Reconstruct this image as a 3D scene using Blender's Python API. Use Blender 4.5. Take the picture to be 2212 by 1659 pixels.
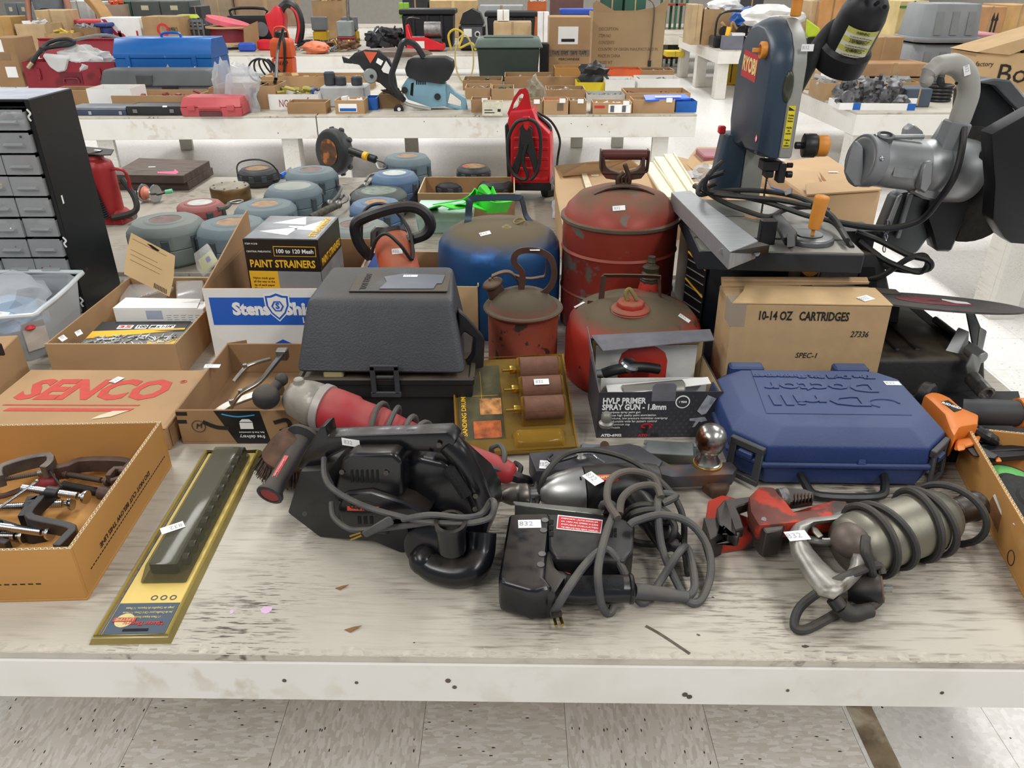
import bpy,bmesh,math,random
from mathutils import Vector,Matrix
for _o in list(bpy.data.objects):bpy.data.objects.remove(_o,do_unlink=True)
scn=bpy.context.scene;COL=scn.collection
R=math.radians;rnd=random.Random(7);PI=math.pi
V=lambda*a:Vector(a)
# ---------------------------------------------------------------- camera
CZ,ZT,FPX,PITCH=1.42,0.59,1661.0,R(28)
cd=bpy.data.cameras.new('camera');cam=bpy.data.objects.new('camera',cd);COL.objects.link(cam)
cam.location=(0,0,CZ);cam.rotation_euler=(PI/2-PITCH,0,0)
cd.sensor_width=36;cd.lens=36*FPX/2212;cd.clip_start=.05;cd.clip_end=100
scn.camera=cam
# ---------------------------------------------------------------- world and ceiling lights
w=bpy.data.worlds.new('world');scn.world=w;w.use_nodes=True
bg=w.node_tree.nodes['Background'];bg.inputs[0].default_value=(.93,.97,1,1);bg.inputs[1].default_value=.27
for lx in(-6.4,-2.1,2.1,6.4):
    for ly in(-1.2,3.6,8.4,13.2,18):
        ld=bpy.data.lights.new('strip_light','AREA');ld.shape='RECTANGLE';ld.size=.5;ld.size_y=2.6
        ld.energy=88;ld.color=(1,.985,.95)
        lo=bpy.data.objects.new('strip_light',ld);lo.location=(lx,ly,3.7);COL.objects.link(lo)
scn.view_settings.view_transform='Standard';scn.view_settings.look='None'
scn.view_settings.gamma=1;scn.view_settings.use_curve_mapping=False;scn.view_settings.exposure=0.06
# ---------------------------------------------------------------- where the lens sees things
SP,CP=math.sin(PITCH),math.cos(PITCH)
def ray(px,py):
    u=(px-1106)/FPX;v=(py-829.5)/FPX
    return V(u,CP-v*SP,-SP-v*CP)
C0=V(0,0,CZ)
def onP(px,py,o,n):
    d=ray(px,py);return C0+d*((Vector(o)-C0).dot(n)/d.dot(n))
def at(px,py,z=0):return onP(px,py,V(0,0,z),V(0,0,1))
def T(px,py,h=0):return at(px,py,ZT+h)
def Yp(px,py,y):return onP(px,py,V(0,y,0),V(0,1,0))
def zat(py,y):return Yp(1106,py,y).z-ZT
# ---------------------------------------------------------------- materials
def lin(h):
    if not isinstance(h,str):return(*h,1)
    o=[]
    for i in(0,2,4):
        c=int(h[i:i+2],16)/255;o.append(c/12.92 if c<.04045 else((c+.055)/1.055)**2.4)
    return(*o,1)
MATS={}
def mat(name,col,r=.5,m=0,n=.12,ns=9,spot=None,spot2=None,dust=None,bump=0,bs=90,coat=0,stretch=None,world=False):
    if name in MATS:return MATS[name]
    M=bpy.data.materials.new(name);M.use_nodes=True;nt=M.node_tree;N=nt.nodes;L=nt.links
    P=N['Principled BSDF'];P.inputs['Roughness'].default_value=r;P.inputs['Metallic'].default_value=m
    P.inputs['Coat Weight'].default_value=coat
    if world:src=N.new('ShaderNodeNewGeometry').outputs['Position']
    else:src=N.new('ShaderNodeTexCoord').outputs['Object']
    if stretch:
        mp=N.new('ShaderNodeMapping');mp.inputs['Scale'].default_value=stretch;L.new(src,mp.inputs[0]);src=mp.outputs[0]
    def noise(s,d=4):
        t=N.new('ShaderNodeTexNoise');t.inputs['Scale'].default_value=s;t.inputs['Detail'].default_value=d
        L.new(src,t.inputs['Vector']);return t.outputs['Fac']
    def ramp(fac,a,b):
        q=N.new('ShaderNodeMapRange');q.inputs[1].default_value=a;q.inputs[2].default_value=b;L.new(fac,q.inputs[0]);return q.outputs[0]
    def mix(fac,a,b):
        x=N.new('ShaderNodeMix');x.data_type='RGBA'
        if isinstance(fac,float):x.inputs[0].default_value=fac
        else:L.new(fac,x.inputs[0])
        for i,c in((6,a),(7,b)):
            if isinstance(c,tuple):x.inputs[i].default_value=c
            else:L.new(c,x.inputs[i])
        return x.outputs[2]
    c=lin(col)
    lo=tuple(q*(1-n*1.6)for q in c[:3])+(1,);hi=tuple(min(1,q*(1+n))for q in c[:3])+(1,)
    out=mix(ramp(noise(ns),.3,.7),lo,hi)
    for s in(spot,spot2):
        if s:out=mix(ramp(noise(s[1]),s[2],s[2]+(s[3]if len(s)>3 else.04)),out,lin(s[0]))
    if dust:
        g=N.new('ShaderNodeNewGeometry');sx=N.new('ShaderNodeSeparateXYZ');L.new(g.outputs['Normal'],sx.inputs[0])
        mu=N.new('ShaderNodeMath');mu.operation='MULTIPLY'
        dl=dust[2]if len(dust)>2 else.35;L.new(ramp(sx.outputs['Z'],dl,min(1,dl+.4)),mu.inputs[0]);q=dust[4]if len(dust)>4 else.3;L.new(ramp(noise(dust[3]if len(dust)>3 else 14,8),q,q+.22),mu.inputs[1])
        m2=N.new('ShaderNodeMath');m2.operation='MULTIPLY';L.new(mu.outputs[0],m2.inputs[0]);m2.inputs[1].default_value=dust[1]
        out=mix(m2.outputs[0],out,lin(dust[0]))
        q=N.new('ShaderNodeMapRange');q.inputs[3].default_value=r;q.inputs[4].default_value=.95;L.new(m2.outputs[0],q.inputs[0]);L.new(q.outputs[0],P.inputs['Roughness'])
        if m:
            q=N.new('ShaderNodeMapRange');q.inputs[3].default_value=m;q.inputs[4].default_value=0;L.new(m2.outputs[0],q.inputs[0]);L.new(q.outputs[0],P.inputs['Metallic'])
    L.new(out,P.inputs['Base Color'])
    if bump:
        b=N.new('ShaderNodeBump');b.inputs['Strength'].default_value=bump;b.inputs['Distance'].default_value=.002
        L.new(noise(bs,6),b.inputs['Height']);L.new(b.outputs[0],P.inputs['Normal'])
    MATS[name]=M;return M
def clear(name,col,a=.35,r=.08):
    if name in MATS:return MATS[name]
    M=bpy.data.materials.new(name);M.use_nodes=True;nt=M.node_tree;N=nt.nodes;L=nt.links
    P=N['Principled BSDF'];P.inputs['Base Color'].default_value=lin(col);P.inputs['Roughness'].default_value=r
    t=N.new('ShaderNodeBsdfTransparent');c=lin(col);t.inputs[0].default_value=tuple(.5+.5*q for q in c[:3])+(1,)
    fr=N.new('ShaderNodeLayerWeight');fr.inputs[0].default_value=.25
    mr=N.new('ShaderNodeMapRange');mr.inputs[3].default_value=a;mr.inputs[4].default_value=min(1,a+.5);L.new(fr.outputs['Facing'],mr.inputs[0])
    x=N.new('ShaderNodeMixShader');L.new(mr.outputs[0],x.inputs[0]);L.new(t.outputs[0],x.inputs[1]);L.new(P.outputs[0],x.inputs[2])
    L.new(x.outputs[0],N['Material Output'].inputs[0]);MATS[name]=M;return M
# ---------------------------------------------------------------- mesh builder
class B:
    def __init__(s):s.v=[];s.f=[]
    def add(s,vs,fs):
        o=len(s.v);s.v+=[Vector(p)for p in vs];s.f+=[tuple(i+o for i in f)for f in fs];return s
    def xf(s,M,k=0):
        for i in range(k,len(s.v)):s.v[i]=M@s.v[i]
        return s
    def box(s,x0,x1,y0,y1,z0,z1):
        return s.add([(x,y,z)for z in(z0,z1)for y in(y0,y1)for x in(x0,x1)],
                     [(0,2,3,1),(4,5,7,6),(0,1,5,4),(2,6,7,3),(0,4,6,2),(1,3,7,5)])
    def taper(s,x0,x1,y0,y1,z0,z1,ix,iy=None):
        iy=ix if iy is None else iy
        return s.add([(x0,y0,z0),(x1,y0,z0),(x0,y1,z0),(x1,y1,z0),(x0+ix,y0+iy,z1),(x1-ix,y0+iy,z1),(x0+ix,y1-iy,z1),(x1-ix,y1-iy,z1)],
                     [(0,2,3,1),(4,5,7,6),(0,1,5,4),(2,6,7,3),(0,4,6,2),(1,3,7,5)])
    def loft(s,rings,close=True,cap=True):
        n=len(rings[0]);vs=[p for r in rings for p in r];fs=[]
        for i in range(len(rings)-1):
            for j in range(n if close else n-1):
                k=(j+1)%n;fs.append((i*n+j,i*n+k,(i+1)*n+k,(i+1)*n+j))
        if cap and close:fs+=[tuple(range(n))[::-1],tuple((len(rings)-1)*n+j for j in range(n))]
        return s.add(vs,fs)
    def rev(s,prof,o=(0,0,0),ax=(0,0,1),n=28,cap=True):
        q=Vector(ax).normalized().to_track_quat('Z','Y').to_matrix();o=Vector(o)
        return s.loft([[o+q@V(r*math.cos(2*PI*j/n),r*math.sin(2*PI*j/n),z)for j in range(n)]for r,z in prof],cap=cap)
    def cyl(s,p,q,r,r2=None,n=14,cap=True):
        p=Vector(p);q=Vector(q);return s.rev([(r,0),(r if r2 is None else r2,(q-p).length)],p,q-p,n,cap)
    def ell(s,c,rx,ry,rz,n=14,m=8,M=None):
        c=Vector(c);M=M or Matrix.Identity(3);rings=[]
        for i in range(m+1):
            a=PI*i/m;sa=max(.02,math.sin(a))
            rings.append([c+M@V(rx*sa*math.cos(2*PI*j/n),ry*sa*math.sin(2*PI*j/n),-rz*math.cos(a))for j in range(n)])
        return s.loft(rings)
    def tube(s,pts,r,n=8,sub=5,closed=False,flat=None):
        P=[Vector(p)for p in pts];Q=[]
        if sub>1 and len(P)>2:
            m=len(P)
            for i in range(m if closed else m-1):
                a,b,c,d=(P[(i-1)%m]if closed or i>0 else P[0]),P[i],P[(i+1)%m],(P[(i+2)%m]if closed or i+2<m else P[-1])
                for k in range(sub):
                    t=k/sub;Q.append(.5*((2*b)+(c-a)*t+(2*a-5*b+4*c-d)*t*t+(3*b-a-3*c+d)*t**3))
            if not closed:Q.append(P[-1])
        else:Q=P
        rings=[];up=V(0,0,1);m=len(Q);pn=None
        for i in range(m):
            d=(Q[(i+1)%m]-Q[i-1])if(closed or 0<i<m-1)else(Q[min(i+1,m-1)]-Q[max(i-1,0)])
            if d.length<1e-9:d=V(1,0,0)
            d.normalize()
            if pn is None:x=d.cross(up)if abs(d.z)<.95 else d.cross(V(0,1,0))
            else:x=pn-d*pn.dot(d)
            x.normalize();pn=x.copy();y=x.cross(d);rr=r[min(len(r)-1,int(i*len(r)/m))]if isinstance(r,(list,tuple))else r
            if flat:rings.append([Q[i]+x*flat[0]*a+y*flat[1]*b for a,b in((1,1),(-1,1),(-1,-1),(1,-1))])
            else:rings.append([Q[i]+(x*math.cos(2*PI*j/n)+y*math.sin(2*PI*j/n))*rr for j in range(n)])
        if closed:rings.append(rings[0])
        return s.loft(rings,cap=not closed)
    def prism(s,pts,e):
        pts=[Vector(p)for p in pts];e=Vector(e);n=len(pts)
        return s.add(pts+[p+e for p in pts],[tuple(range(n)),tuple(range(n,2*n))[::-1]]+[(i,i+n,(i+1)%n+n,(i+1)%n)for i in range(n)])
    def tri(s,px,o,n,t,back=True):
        n=Vector(n).normalized();return s.prism([onP(x,y,o,n)for x,y in px],n*(-t))
    def hull(s,pts):
        bm=bmesh.new()
        for p in pts:bm.verts.new(p)
        r=bmesh.ops.convex_hull(bm,input=bm.verts);
        for g in r['geom_interior']:
            if isinstance(g,bmesh.types.BMVert)and g.is_valid:bm.verts.remove(g)
        bmesh.ops.dissolve_limit(bm,angle_limit=.02,verts=bm.verts,edges=bm.edges)
        bm.verts.index_update();s.add([v.co.copy()for v in bm.verts],[tuple(v.index for v in f.verts)for f in bm.faces]);bm.free();return s
    def slab(s,lo,hi):
        return s.loft([lo,hi])
def meshof(name,b,m,bev=0,seg=1,ang=35,xf=None):
    me=bpy.data.meshes.new(name);vs=b.v if xf is None else[xf@p for p in b.v]
    me.from_pydata([tuple(p)for p in vs],[],b.f)
    bm=bmesh.new();bm.from_mesh(me)
    bmesh.ops.recalc_face_normals(bm,faces=bm.faces)
    if bev:
        es=[e for e in bm.edges if len(e.link_faces)==2 and e.calc_face_angle(0)>R(28)]
        bmesh.ops.bevel(bm,geom=es,offset=bev,segments=seg,affect='EDGES',clamp_overlap=True,profile=.6)
    bm.to_mesh(me);bm.free()
    me.polygons.foreach_set('use_smooth',[True]*len(me.polygons));me.set_sharp_from_angle(angle=R(ang))
    if m:me.materials.append(m)
    return me
def tagit(o,label=None,cat=None,group=None,kind=None):
    if label:o['label']=label
    if cat:o['category']=cat
    if group:o['group']=group
    if kind:o['kind']=kind
    return o
WM={}
def thing(name,label,cat,loc=(0,0,0),rz=0,group=None,M=None):
    o=bpy.data.objects.new(name,None);COL.objects.link(o);o.empty_display_size=.02
    M=M or Matrix.Translation(Vector(loc))@Matrix.Rotation(rz,4,'Z')
    o.matrix_basis=M;WM[o.name]=M.copy();return tagit(o,label,cat,group)
def part(name,b,m,parent,label=None,w=True,bev=0,seg=1,ang=35,kind=None):
    """one mesh child; w=True: b holds world coordinates, else the parent's own"""
    xf=WM[parent.name].inverted()if w else None
    o=bpy.data.objects.new(name,meshof(name,b,m,bev,seg,ang,xf));COL.objects.link(o);o.parent=parent
    WM[o.name]=WM[parent.name];return tagit(o,label,None,None,kind)
def solo(name,b,m,label,cat,loc=None,group=None,kind=None,bev=0,seg=1,ang=35):
    loc=Vector(loc)if loc is not None else V(0,0,0)
    o=bpy.data.objects.new(name,meshof(name,b,m,bev,seg,ang,Matrix.Translation(-loc)));COL.objects.link(o);o.location=loc
    WM[o.name]=Matrix.Translation(loc);return tagit(o,label,cat,group,kind)
def struct(name,b,m,bev=0):
    o=bpy.data.objects.new(name,meshof(name,b,m,bev));COL.objects.link(o);WM[o.name]=Matrix.Identity(4);o['kind']='structure';return o
def copy_tree(o,parent=None,M=None,label=None,group=None):
    c=o.copy();COL.objects.link(c);c.parent=parent
    if M is not None:c.matrix_basis=M;WM[c.name]=M
    if label:c['label']=label
    if group:c['group']=group
    for ch in list(o.children):copy_tree(ch,c)
    return c
def basis(right,up):
    x=Vector(right).normalized();n=x.cross(Vector(up)).normalized();y=n.cross(x)
    return Matrix((x,y,n)).transposed().to_4x4()
def txt(s,parent,m,p,right,up,size=.02,width=None,bold=0,w=True,align='CENTER',ext=.0003,shear=0,name='lettering',label=None,sx=1,mirror=False):
    cu=bpy.data.curves.new('t','FONT');cu.body=s;cu.size=size;cu.align_x=align;cu.align_y='CENTER'
    cu.resolution_u=2;cu.extrude=ext;cu.offset=bold;cu.shear=shear
    t=bpy.data.objects.new('t',cu);COL.objects.link(t);bpy.context.view_layer.update()
    me=bpy.data.meshes.new_from_object(t.evaluated_get(bpy.context.evaluated_depsgraph_get()))
    bpy.data.objects.remove(t);me.name=name;me.materials.clear();me.materials.append(m)
    if width and len(me.vertices):
        xs=[v.co.x for v in me.vertices];sx=width/max(1e-6,max(xs)-min(xs))
    M=Matrix.Translation(Vector(p))@basis(right,up)@Matrix.Diagonal((-sx if mirror else sx,1,1,1))
    if w:M=WM[parent.name].inverted()@M
    me.transform(M)
    if mirror:me.flip_normals()
    o=bpy.data.objects.new(name,me);COL.objects.link(o);o.parent=parent;WM[o.name]=WM[parent.name]
    if label:o['label']=label
    return o
WHITE=mat('sticker_white','f2f2f0',.6,n=.02);GREYINK=mat('faded_ink','a9aab2',.7,n=.02);INK=mat('black_ink','1d1b1a',.7,n=.05)
def sticker(parent,p,right,up,ww=.03,hh=.014,s='832',w=True,lift=.0006,name='price_tag'):
    Q=basis(right,up);x=Q.col[0].xyz;y=Q.col[1].xyz;n=Q.col[2].xyz;p=Vector(p)+n*lift
    b=B().prism([p-x*ww/2-y*hh/2,p+x*ww/2-y*hh/2,p+x*ww/2+y*hh/2,p-x*ww/2+y*hh/2],n*(-.0004))
    o=part(name,b,WHITE,parent,w=w)
    if s:txt(s,o,GREYINK,p-x*ww*.15+n*.0002,x,y,hh*.75,w=w,ext=.0001)
    return o
from mathutils.bvhtree import BVHTree
def stick(o,px,py,rot=0,ww=.03,hh=.013,s='832'):
    """price sticker laid on the surface of thing o that shows at that spot"""
    best=None;d=ray(px,py).normalized()
    for ch in list(o.children)or[o]:
        if ch.type!='MESH':continue
        Mx=WM[ch.name]
        bv=BVHTree.FromPolygons([Mx@v.co for v in ch.data.vertices],[tuple(p.vertices)for p in ch.data.polygons])
        h=bv.ray_cast(C0,d)
        if h[0]is not None and(best is None or h[3]<best[3]):best=h
    if not best:print('NO STICK',o.name,px,py);return
    n=best[1].normalized();n=-n if n.dot(d)>0 else n
    x=(X-n*X.dot(n)).normalized();x=Matrix.Rotation(R(rot),3,n)@x;y=n.cross(x)
    return sticker(o,best[0],x,y,ww,hh,s,lift=.0012)
# ---------------------------------------------------------------- materials shared by many things
X,Yv,Zv=V(1,0,0),V(0,1,0),V(0,0,1)
CARD=mat('cardboard','ad8b65',.85,n=.07,ns=5,bump=.1,bs=60,spot=('9a744b',3,.62,.15))
CARD2=mat('cardboard_pale','c6a67c',.85,n=.06,ns=5,spot=('b7966c',4,.6,.15))
CARD3=mat('cardboard_dull','9b7a56',.88,n=.09,ns=6,spot=('85664a',4,.6,.15))
CARD4=mat('cardboard_golden','b98647',.8,n=.05,ns=4,spot=('c49a62',7,.66,.1))
RIM=mat('cardboard_edge','d9bd92',.9,n=.15,ns=80)
BLK=mat('black_plastic','1b1c1f',.42,n=.25,ns=8,bump=.05)
BLKD=mat('black_plastic_dusty','1d1e21',.4,n=.25,ns=8,dust=('5a4c3b',.3,.3,16),bump=.05)
RUB=mat('grey_rubber_cord','47474a',.6,n=.2,ns=14,dust=('77705f',.35,.2,30))
RUBB=mat('black_rubber_cord','232427',.5,n=.2,ns=14,dust=('66604f',.3,.2,30))
STEEL=mat('bright_steel','b9bcc0',.25,1,n=.1,ns=20)
DSTEEL=mat('dull_steel','8b8987',.45,.9,n=.2,ns=20)
RUST=mat('rusty_iron','5b4537',.75,.4,n=.3,ns=30,spot=('7a4c30',22,.55,.1),bump=.3)
BRASS=mat('brass','c8a24a',.3,1,n=.1)
ALU=mat('cast_aluminium','9c9a94',.42,.85,n=.15,ns=12,spot=('6d675c',16,.6,.15),bump=.1)
PAPER=mat('white_card','e9e9e6',.7,n=.03)
REDP=mat('red_plastic','c8252b',.4,n=.08)
BLUEP=mat('blue_plastic','1d5fb4',.4,n=.08)
YEL=mat('yellow_print','f0b92a',.6,n=.04)
ORG=mat('orange_plastic','e07a26',.45,n=.08)
GREYP=mat('grey_plastic','6b6d70',.55,n=.1)
WHITEP=mat('white_plastic','dededb',.45,n=.05)
CLEAR=clear('clear_plastic','e8e8e6',.18);CLEARF=clear('frosted_plastic','c9cdd0',.5,.35)
# ---------------------------------------------------------------- floor
def floor_mat(name,base,chip,chip2,a=1.,speck=.7,stains=False):
    M=bpy.data.materials.new(name);M.use_nodes=True;nt=M.node_tree;N=nt.nodes;L=nt.links;P=N['Principled BSDF']
    g=N.new('ShaderNodeNewGeometry');mp=N.new('ShaderNodeMapping');L.new(g.outputs['Position'],mp.inputs[0]);mp.inputs['Scale'].default_value=(38*a,38/a,20)
    v=N.new('ShaderNodeTexVoronoi');v.inputs['Scale'].default_value=2.4;v.distance='CHEBYCHEV';L.new(mp.outputs[0],v.inputs['Vector'])
    cr=N.new('ShaderNodeValToRGB');e=cr.color_ramp;e.interpolation='CONSTANT'
    e.elements[0].color=lin(base);e.elements[1].position=.45;e.elements[1].color=lin(chip);q=e.elements.new(.72);q.color=lin(chip2)
    sp=N.new('ShaderNodeSeparateColor');L.new(v.outputs['Color'],sp.inputs[0]);L.new(sp.outputs[0],cr.inputs[0])
    v2=N.new('ShaderNodeTexVoronoi');v2.inputs['Scale'].default_value=1.7;L.new(mp.outputs[0],v2.inputs['Vector'])
    s2=N.new('ShaderNodeSeparateColor');L.new(v2.outputs['Color'],s2.inputs[0])
    m1=N.new('ShaderNodeMath');m1.operation='LESS_THAN';L.new(v2.outputs['Distance'],m1.inputs[0]);m1.inputs[1].default_value=.16
    m2=N.new('ShaderNodeMath');m2.operation='GREATER_THAN';L.new(s2.outputs[1],m2.inputs[0]);m2.inputs[1].default_value=speck
    mm=N.new('ShaderNodeMath');mm.operation='MULTIPLY';L.new(m1.outputs[0],mm.inputs[0]);L.new(m2.outputs[0],mm.inputs[1])
    x=N.new('ShaderNodeMix');x.data_type='RGBA';L.new(mm.outputs[0],x.inputs[0]);L.new(cr.outputs[0],x.inputs[6]);x.inputs[7].default_value=lin('2a2624')
    L.new(x.outputs[2],P.inputs['Base Color']);P.inputs['Roughness'].default_value=.32
    return M
FA=floor_mat('vinyl_tile_beige_a','e2dbd4','d6cdc5','ebe5e0',1.7);FB=floor_mat('vinyl_tile_beige_b','e0d9d2','d7cec5','ebe6e1',.58)
FW=floor_mat('vinyl_tile_white','e9e7e4','e3e0dc','efedeb',1.0,.78)
b=B().box(-14,12,-2.5,26,-.06,-.003);floor=struct('floor',b,FW)
S_=.3048;ox,oy=.115,.05
tm={}
for k,m in(('a',FA),('b',FB),('w',FW)):
    me=meshof('floor_tile',B().box(-S_/2+.0006,S_/2-.0006,-S_/2+.0006,S_/2-.0006,-.003,0),m);tm[k]=me
cnt=0;cells=[]
for i in range(-16,14):
    for j in range(-3,30):
        x=ox+(i+.5)*S_;y=oy+(j+.5)*S_
        u=x/max(.1,y*CP+CZ*SP)*FPX+1106;vv=(CZ*CP-y*SP)/(y*CP+CZ*SP)*FPX+829.5
        if-150<u<2360 and vv<1800 and y>.6:cells.append((y,i,j,x,u,vv))
cells.sort()
for y,i,j,x,u,vv in cells:
    if 2.2<y<3.4 and x<1:continue
    if 1.5<y<2.2 and x<.9:continue
    if cnt>=300:break
    k='w' if(x>.74 or y>2)else('a' if(i+j)%2 else 'b')
    t=bpy.data.objects.new('floor_tile',tm[k]);COL.objects.link(t);t.location=(x,y,0);t.parent=floor;cnt+=1
t=part('grime_strip',B().box(.735,.79,.3,2.2,0,.0008),mat('floor_grime','8d7c62',.7,n=.3,ns=20,spot=('c9bda8',12,.52,.15),world=True),floor)
WALL=mat('painted_wall','cfc8bd',.8,n=.04)
struct('wall_back',B().box(-14,12,26,26.2,0,3.9),WALL)
struct('wall_left',B().box(-14.2,-14,-2.5,26,0,3.9),WALL)
struct('wall_right',B().box(12,12.2,-2.5,26,0,3.9),WALL)
# ---------------------------------------------------------------- tables
def wood_mat(name,c,dark,sx,sy,amt,dirt):
    M=bpy.data.materials.new(name);M.use_nodes=True;nt=M.node_tree;N=nt.nodes;L=nt.links;P=N['Principled BSDF']
    tc=N.new('ShaderNodeTexCoord');mp=N.new('ShaderNodeMapping');L.new(tc.outputs['Object'],mp.inputs[0]);mp.inputs['Scale'].default_value=(sx,sy,sx)
    def nz(s,src,d=6):
        t=N.new('ShaderNodeTexNoise');t.inputs['Scale'].default_value=s;t.inputs['Detail'].default_value=d;L.new(src,t.inputs['Vector']);return t.outputs['Fac']
    def rp(f,a,b):
        q=N.new('ShaderNodeMapRange');q.inputs[1].default_value=a;q.inputs[2].default_value=b;L.new(f,q.inputs[0]);return q.outputs[0]
    def mx(f,a,b):
        x=N.new('ShaderNodeMix');x.data_type='RGBA';L.new(f,x.inputs[0])
        for i,c_ in((6,a),(7,b)):
            if isinstance(c_,tuple):x.inputs[i].default_value=c_
            else:L.new(c_,x.inputs[i])
        return x.outputs[2]
    def mul(a,b,k=1):
        q=N.new('ShaderNodeMath');q.operation='MULTIPLY';L.new(a,q.inputs[0]);L.new(b,q.inputs[1]);return q.outputs[0]
    grain=rp(nz(9,mp.outputs[0],8),.5,.72);patch=rp(nz(2.3,tc.outputs['Object'],5),.38,.6)
    o=mx(rp(nz(3,tc.outputs['Object']),.3,.7),lin(c),lin(amt))
    o=mx(mul(grain,patch),o,lin(dark))
    o=mx(mul(rp(nz(26,mp.outputs[0],8),.53,.62),rp(nz(3.1,tc.outputs['Object'],4),.47,.66)),o,lin(dirt))
    L.new(o,P.inputs['Base Color']);P.inputs['Roughness'].default_value=.55
    bp=N.new('ShaderNodeBump');bp.inputs['Strength'].default_value=.35;bp.inputs['Distance'].default_value=.002;L.new(nz(16,mp.outputs[0],8),bp.inputs['Height']);L.new(bp.outputs[0],P.inputs['Normal'])
    return M
PLY=wood_mat('whitewashed_plywood','c4bdaf','7d7364',1.4,14,'b2aa9c','4a4036')
BEAM=wood_mat('white_painted_lumber','e0ddd7','d2ccc1',.8,12,'dad6cf','c6bcab')
LEGM=wood_mat('white_painted_leg','dddad3','c3bdb1',12,.9,'d3cfc7','9b8d7a')
KNOT=mat('knot_dark','5d5149',.9,n=.3,ns=60)
def table(label,p,q,depth,beam=.14,legs=(),legw=.09,t=.013,top=ZT,back=True,knots=0,left=False,right=False):
    """p,q: front edge ends on plan"""
    p=V(p[0],p[1],0);q=V(q[0],q[1],0);L_=(q-p).length;a=math.atan2(q.y-p.y,q.x-p.x)
    o=thing('auction_table',label,'table',p,a)
    part('tabletop',B().box(0,L_,0,depth,top-t,top),PLY,o,w=0,bev=.0015)
    part('apron',B().box(0,L_,-.001,.037,top-t-beam,top-t-.0008),BEAM,o,w=0,bev=.003)
    if back:part('apron',B().box(0,L_,depth-.037,depth,top-t-beam,top-t-.0008),BEAM,o,w=0,bev=.003)
    part('side_rail',B().box(0,.037,.038,depth-.038,top-t-beam,top-t-.0008),BEAM,o,w=0,bev=.003)
    part('side_rail',B().box(L_-.037,L_,.038,depth-.038,top-t-beam,top-t-.0008),BEAM,o,w=0,bev=.003)
    for x,y in legs:
        part('leg',B().box(x,x+legw,y+.038,y+.076,0,top-t-.001).box(x+(.001 if x<L_/2 else legw-.039),x+(.039 if x<L_/2 else legw-.001),y+.077,y+.077+legw,0,top-t-.001),LEGM,o,w=0,bev=.002)
    r=random.Random(knots)
    for k in range(knots):
        x=r.uniform(.1,L_-.1);z=top-t-beam*r.uniform(.2,.85);s=r.uniform(.002,.0045)
        part('nail_hole',B().cyl((x,-.0018,z),(x,.004,z),s,n=8),KNOT,o,w=0)
    return o
A=T(0,1408);C=T(2212,1432);d=(C-A).normalized()
t1=table('large white plywood table in the foreground carrying the power tools and fuel cans',A-d*.75,A+d*1.83,1.34,beam=.078,legs=((.05,.55),(2.45,.55),(.05,1.2),(2.45,1.2)),knots=18)
r_=random.Random(3);lp=[];
for side in(0,1):
    pass
b=B()
for k in range(87):
    x=A.x-.7+k*.0285;y=A.y+d.y/d.x*(x-A.x);h=r_.uniform(.0002,.0008)
    b.add([(x,y-.0005,ZT-.001),(x+.026,y-.0005,ZT-.001),(x+.022,y+r_.uniform(.004,.02),ZT+.0001),(x+.004,y+r_.uniform(.004,.02),ZT+.0001),(x+.012,y+.001,ZT+h)],[(0,1,4),(1,2,4),(2,3,4),(3,0,4)])
part('splintered_edge',b,mat('worn_edge','bdb6a8',.9,n=.12,ns=90),t1,kind='stuff')
mk=mat('table_stain','5c5248',.85,n=.3,ns=70);PK=mat('pink_paint','d8b6d4',.8)
def blot(name,px,py,w_,h_,m,sd=0,n=9):
    r=random.Random(sd+int(px));c=T(px,py,.0004)
    part(name,B().prism([c+V(math.cos(2*PI*k/n)*w_*r.uniform(.5,1),math.sin(2*PI*k/n)*h_*r.uniform(.4,1),0)for k in range(n)],(0,0,-.0003)),m,t1)
blot('paint_mark',575,1318,.012,.010,PK);blot('paint_mark',500,1322,.004,.008,PK)
part('scratch',B().tube([T(1395,1352,.0004),T(1430,1372,.0004),T(1490,1412,.0004)],.002,n=4,flat=(.0022,.0003)),mk,t1)
for px,py,s in((1508,1371,.004),(895,1388,.002),(1740,1396,.006),(1540,1290,.003)):blot('stain',px,py,s,s*.6,mk)
lf=mat('dead_leaf','8a6238',.8)
for px,py,s,n_ in((762,1360,.012,'leaf_scrap'),(738,1270,.010,'leaf_scrap')):
    c=T(px,py,.001);solo(n_,B().prism([c+V(-s,0,0),c+V(-s*.2,-s*.45,.001),c+V(s,s*.5,.002),c+V(s*.1,s*.4,.001)],(0,0,-.0007)),lf,
        'brown curled leaf scrap on the bare table %s'%('below the belt sander dust pipe' if px<750 else 'near the front edge'),'leaf',c)
p2=T(1480,590);q2=p2+V(.95,-.03,0)
t2=table('second white table behind the fuel cans carrying retractors and flattened boxes',(-1.95,p2.y+.02),(1.1,q2.y),1.3,beam=.1,legs=((.3,.1),(2.8,.1)),knots=4)
for o in t2.children:
    if o.name.startswith('tabletop'):o.data.materials[0]=wood_mat('grimy_plywood','a39c8f','6f675a',1.4,11,'948c7f','463c32')
sm=T(682,250);l3=T(100,254.5);r3=T(1506,247)
table('left long white table across the aisle holding red and blue tool chests',l3-V(.4,0,0),sm-V(.004,0,0),2.3,beam=.135,legs=((.66,0),(1.9,0),(.5,1.9)),legw=.11,knots=4)
table('right long white table across the aisle holding rows of small open boxes',sm+V(.004,0,0),r3,2.3,beam=.135,legs=((.08,0),(.45,1.1),(2.28,0),(2.28,1.9),(1.9,1.9)),legw=.11,knots=6)
c5=T(1852,243);table('white table on the right beyond the bandsaw holding metal parts',c5,c5+V(3.2,.05,0),2.6,beam=.14,legs=((.02,0),(.02,2.3)),legw=.11)
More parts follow.
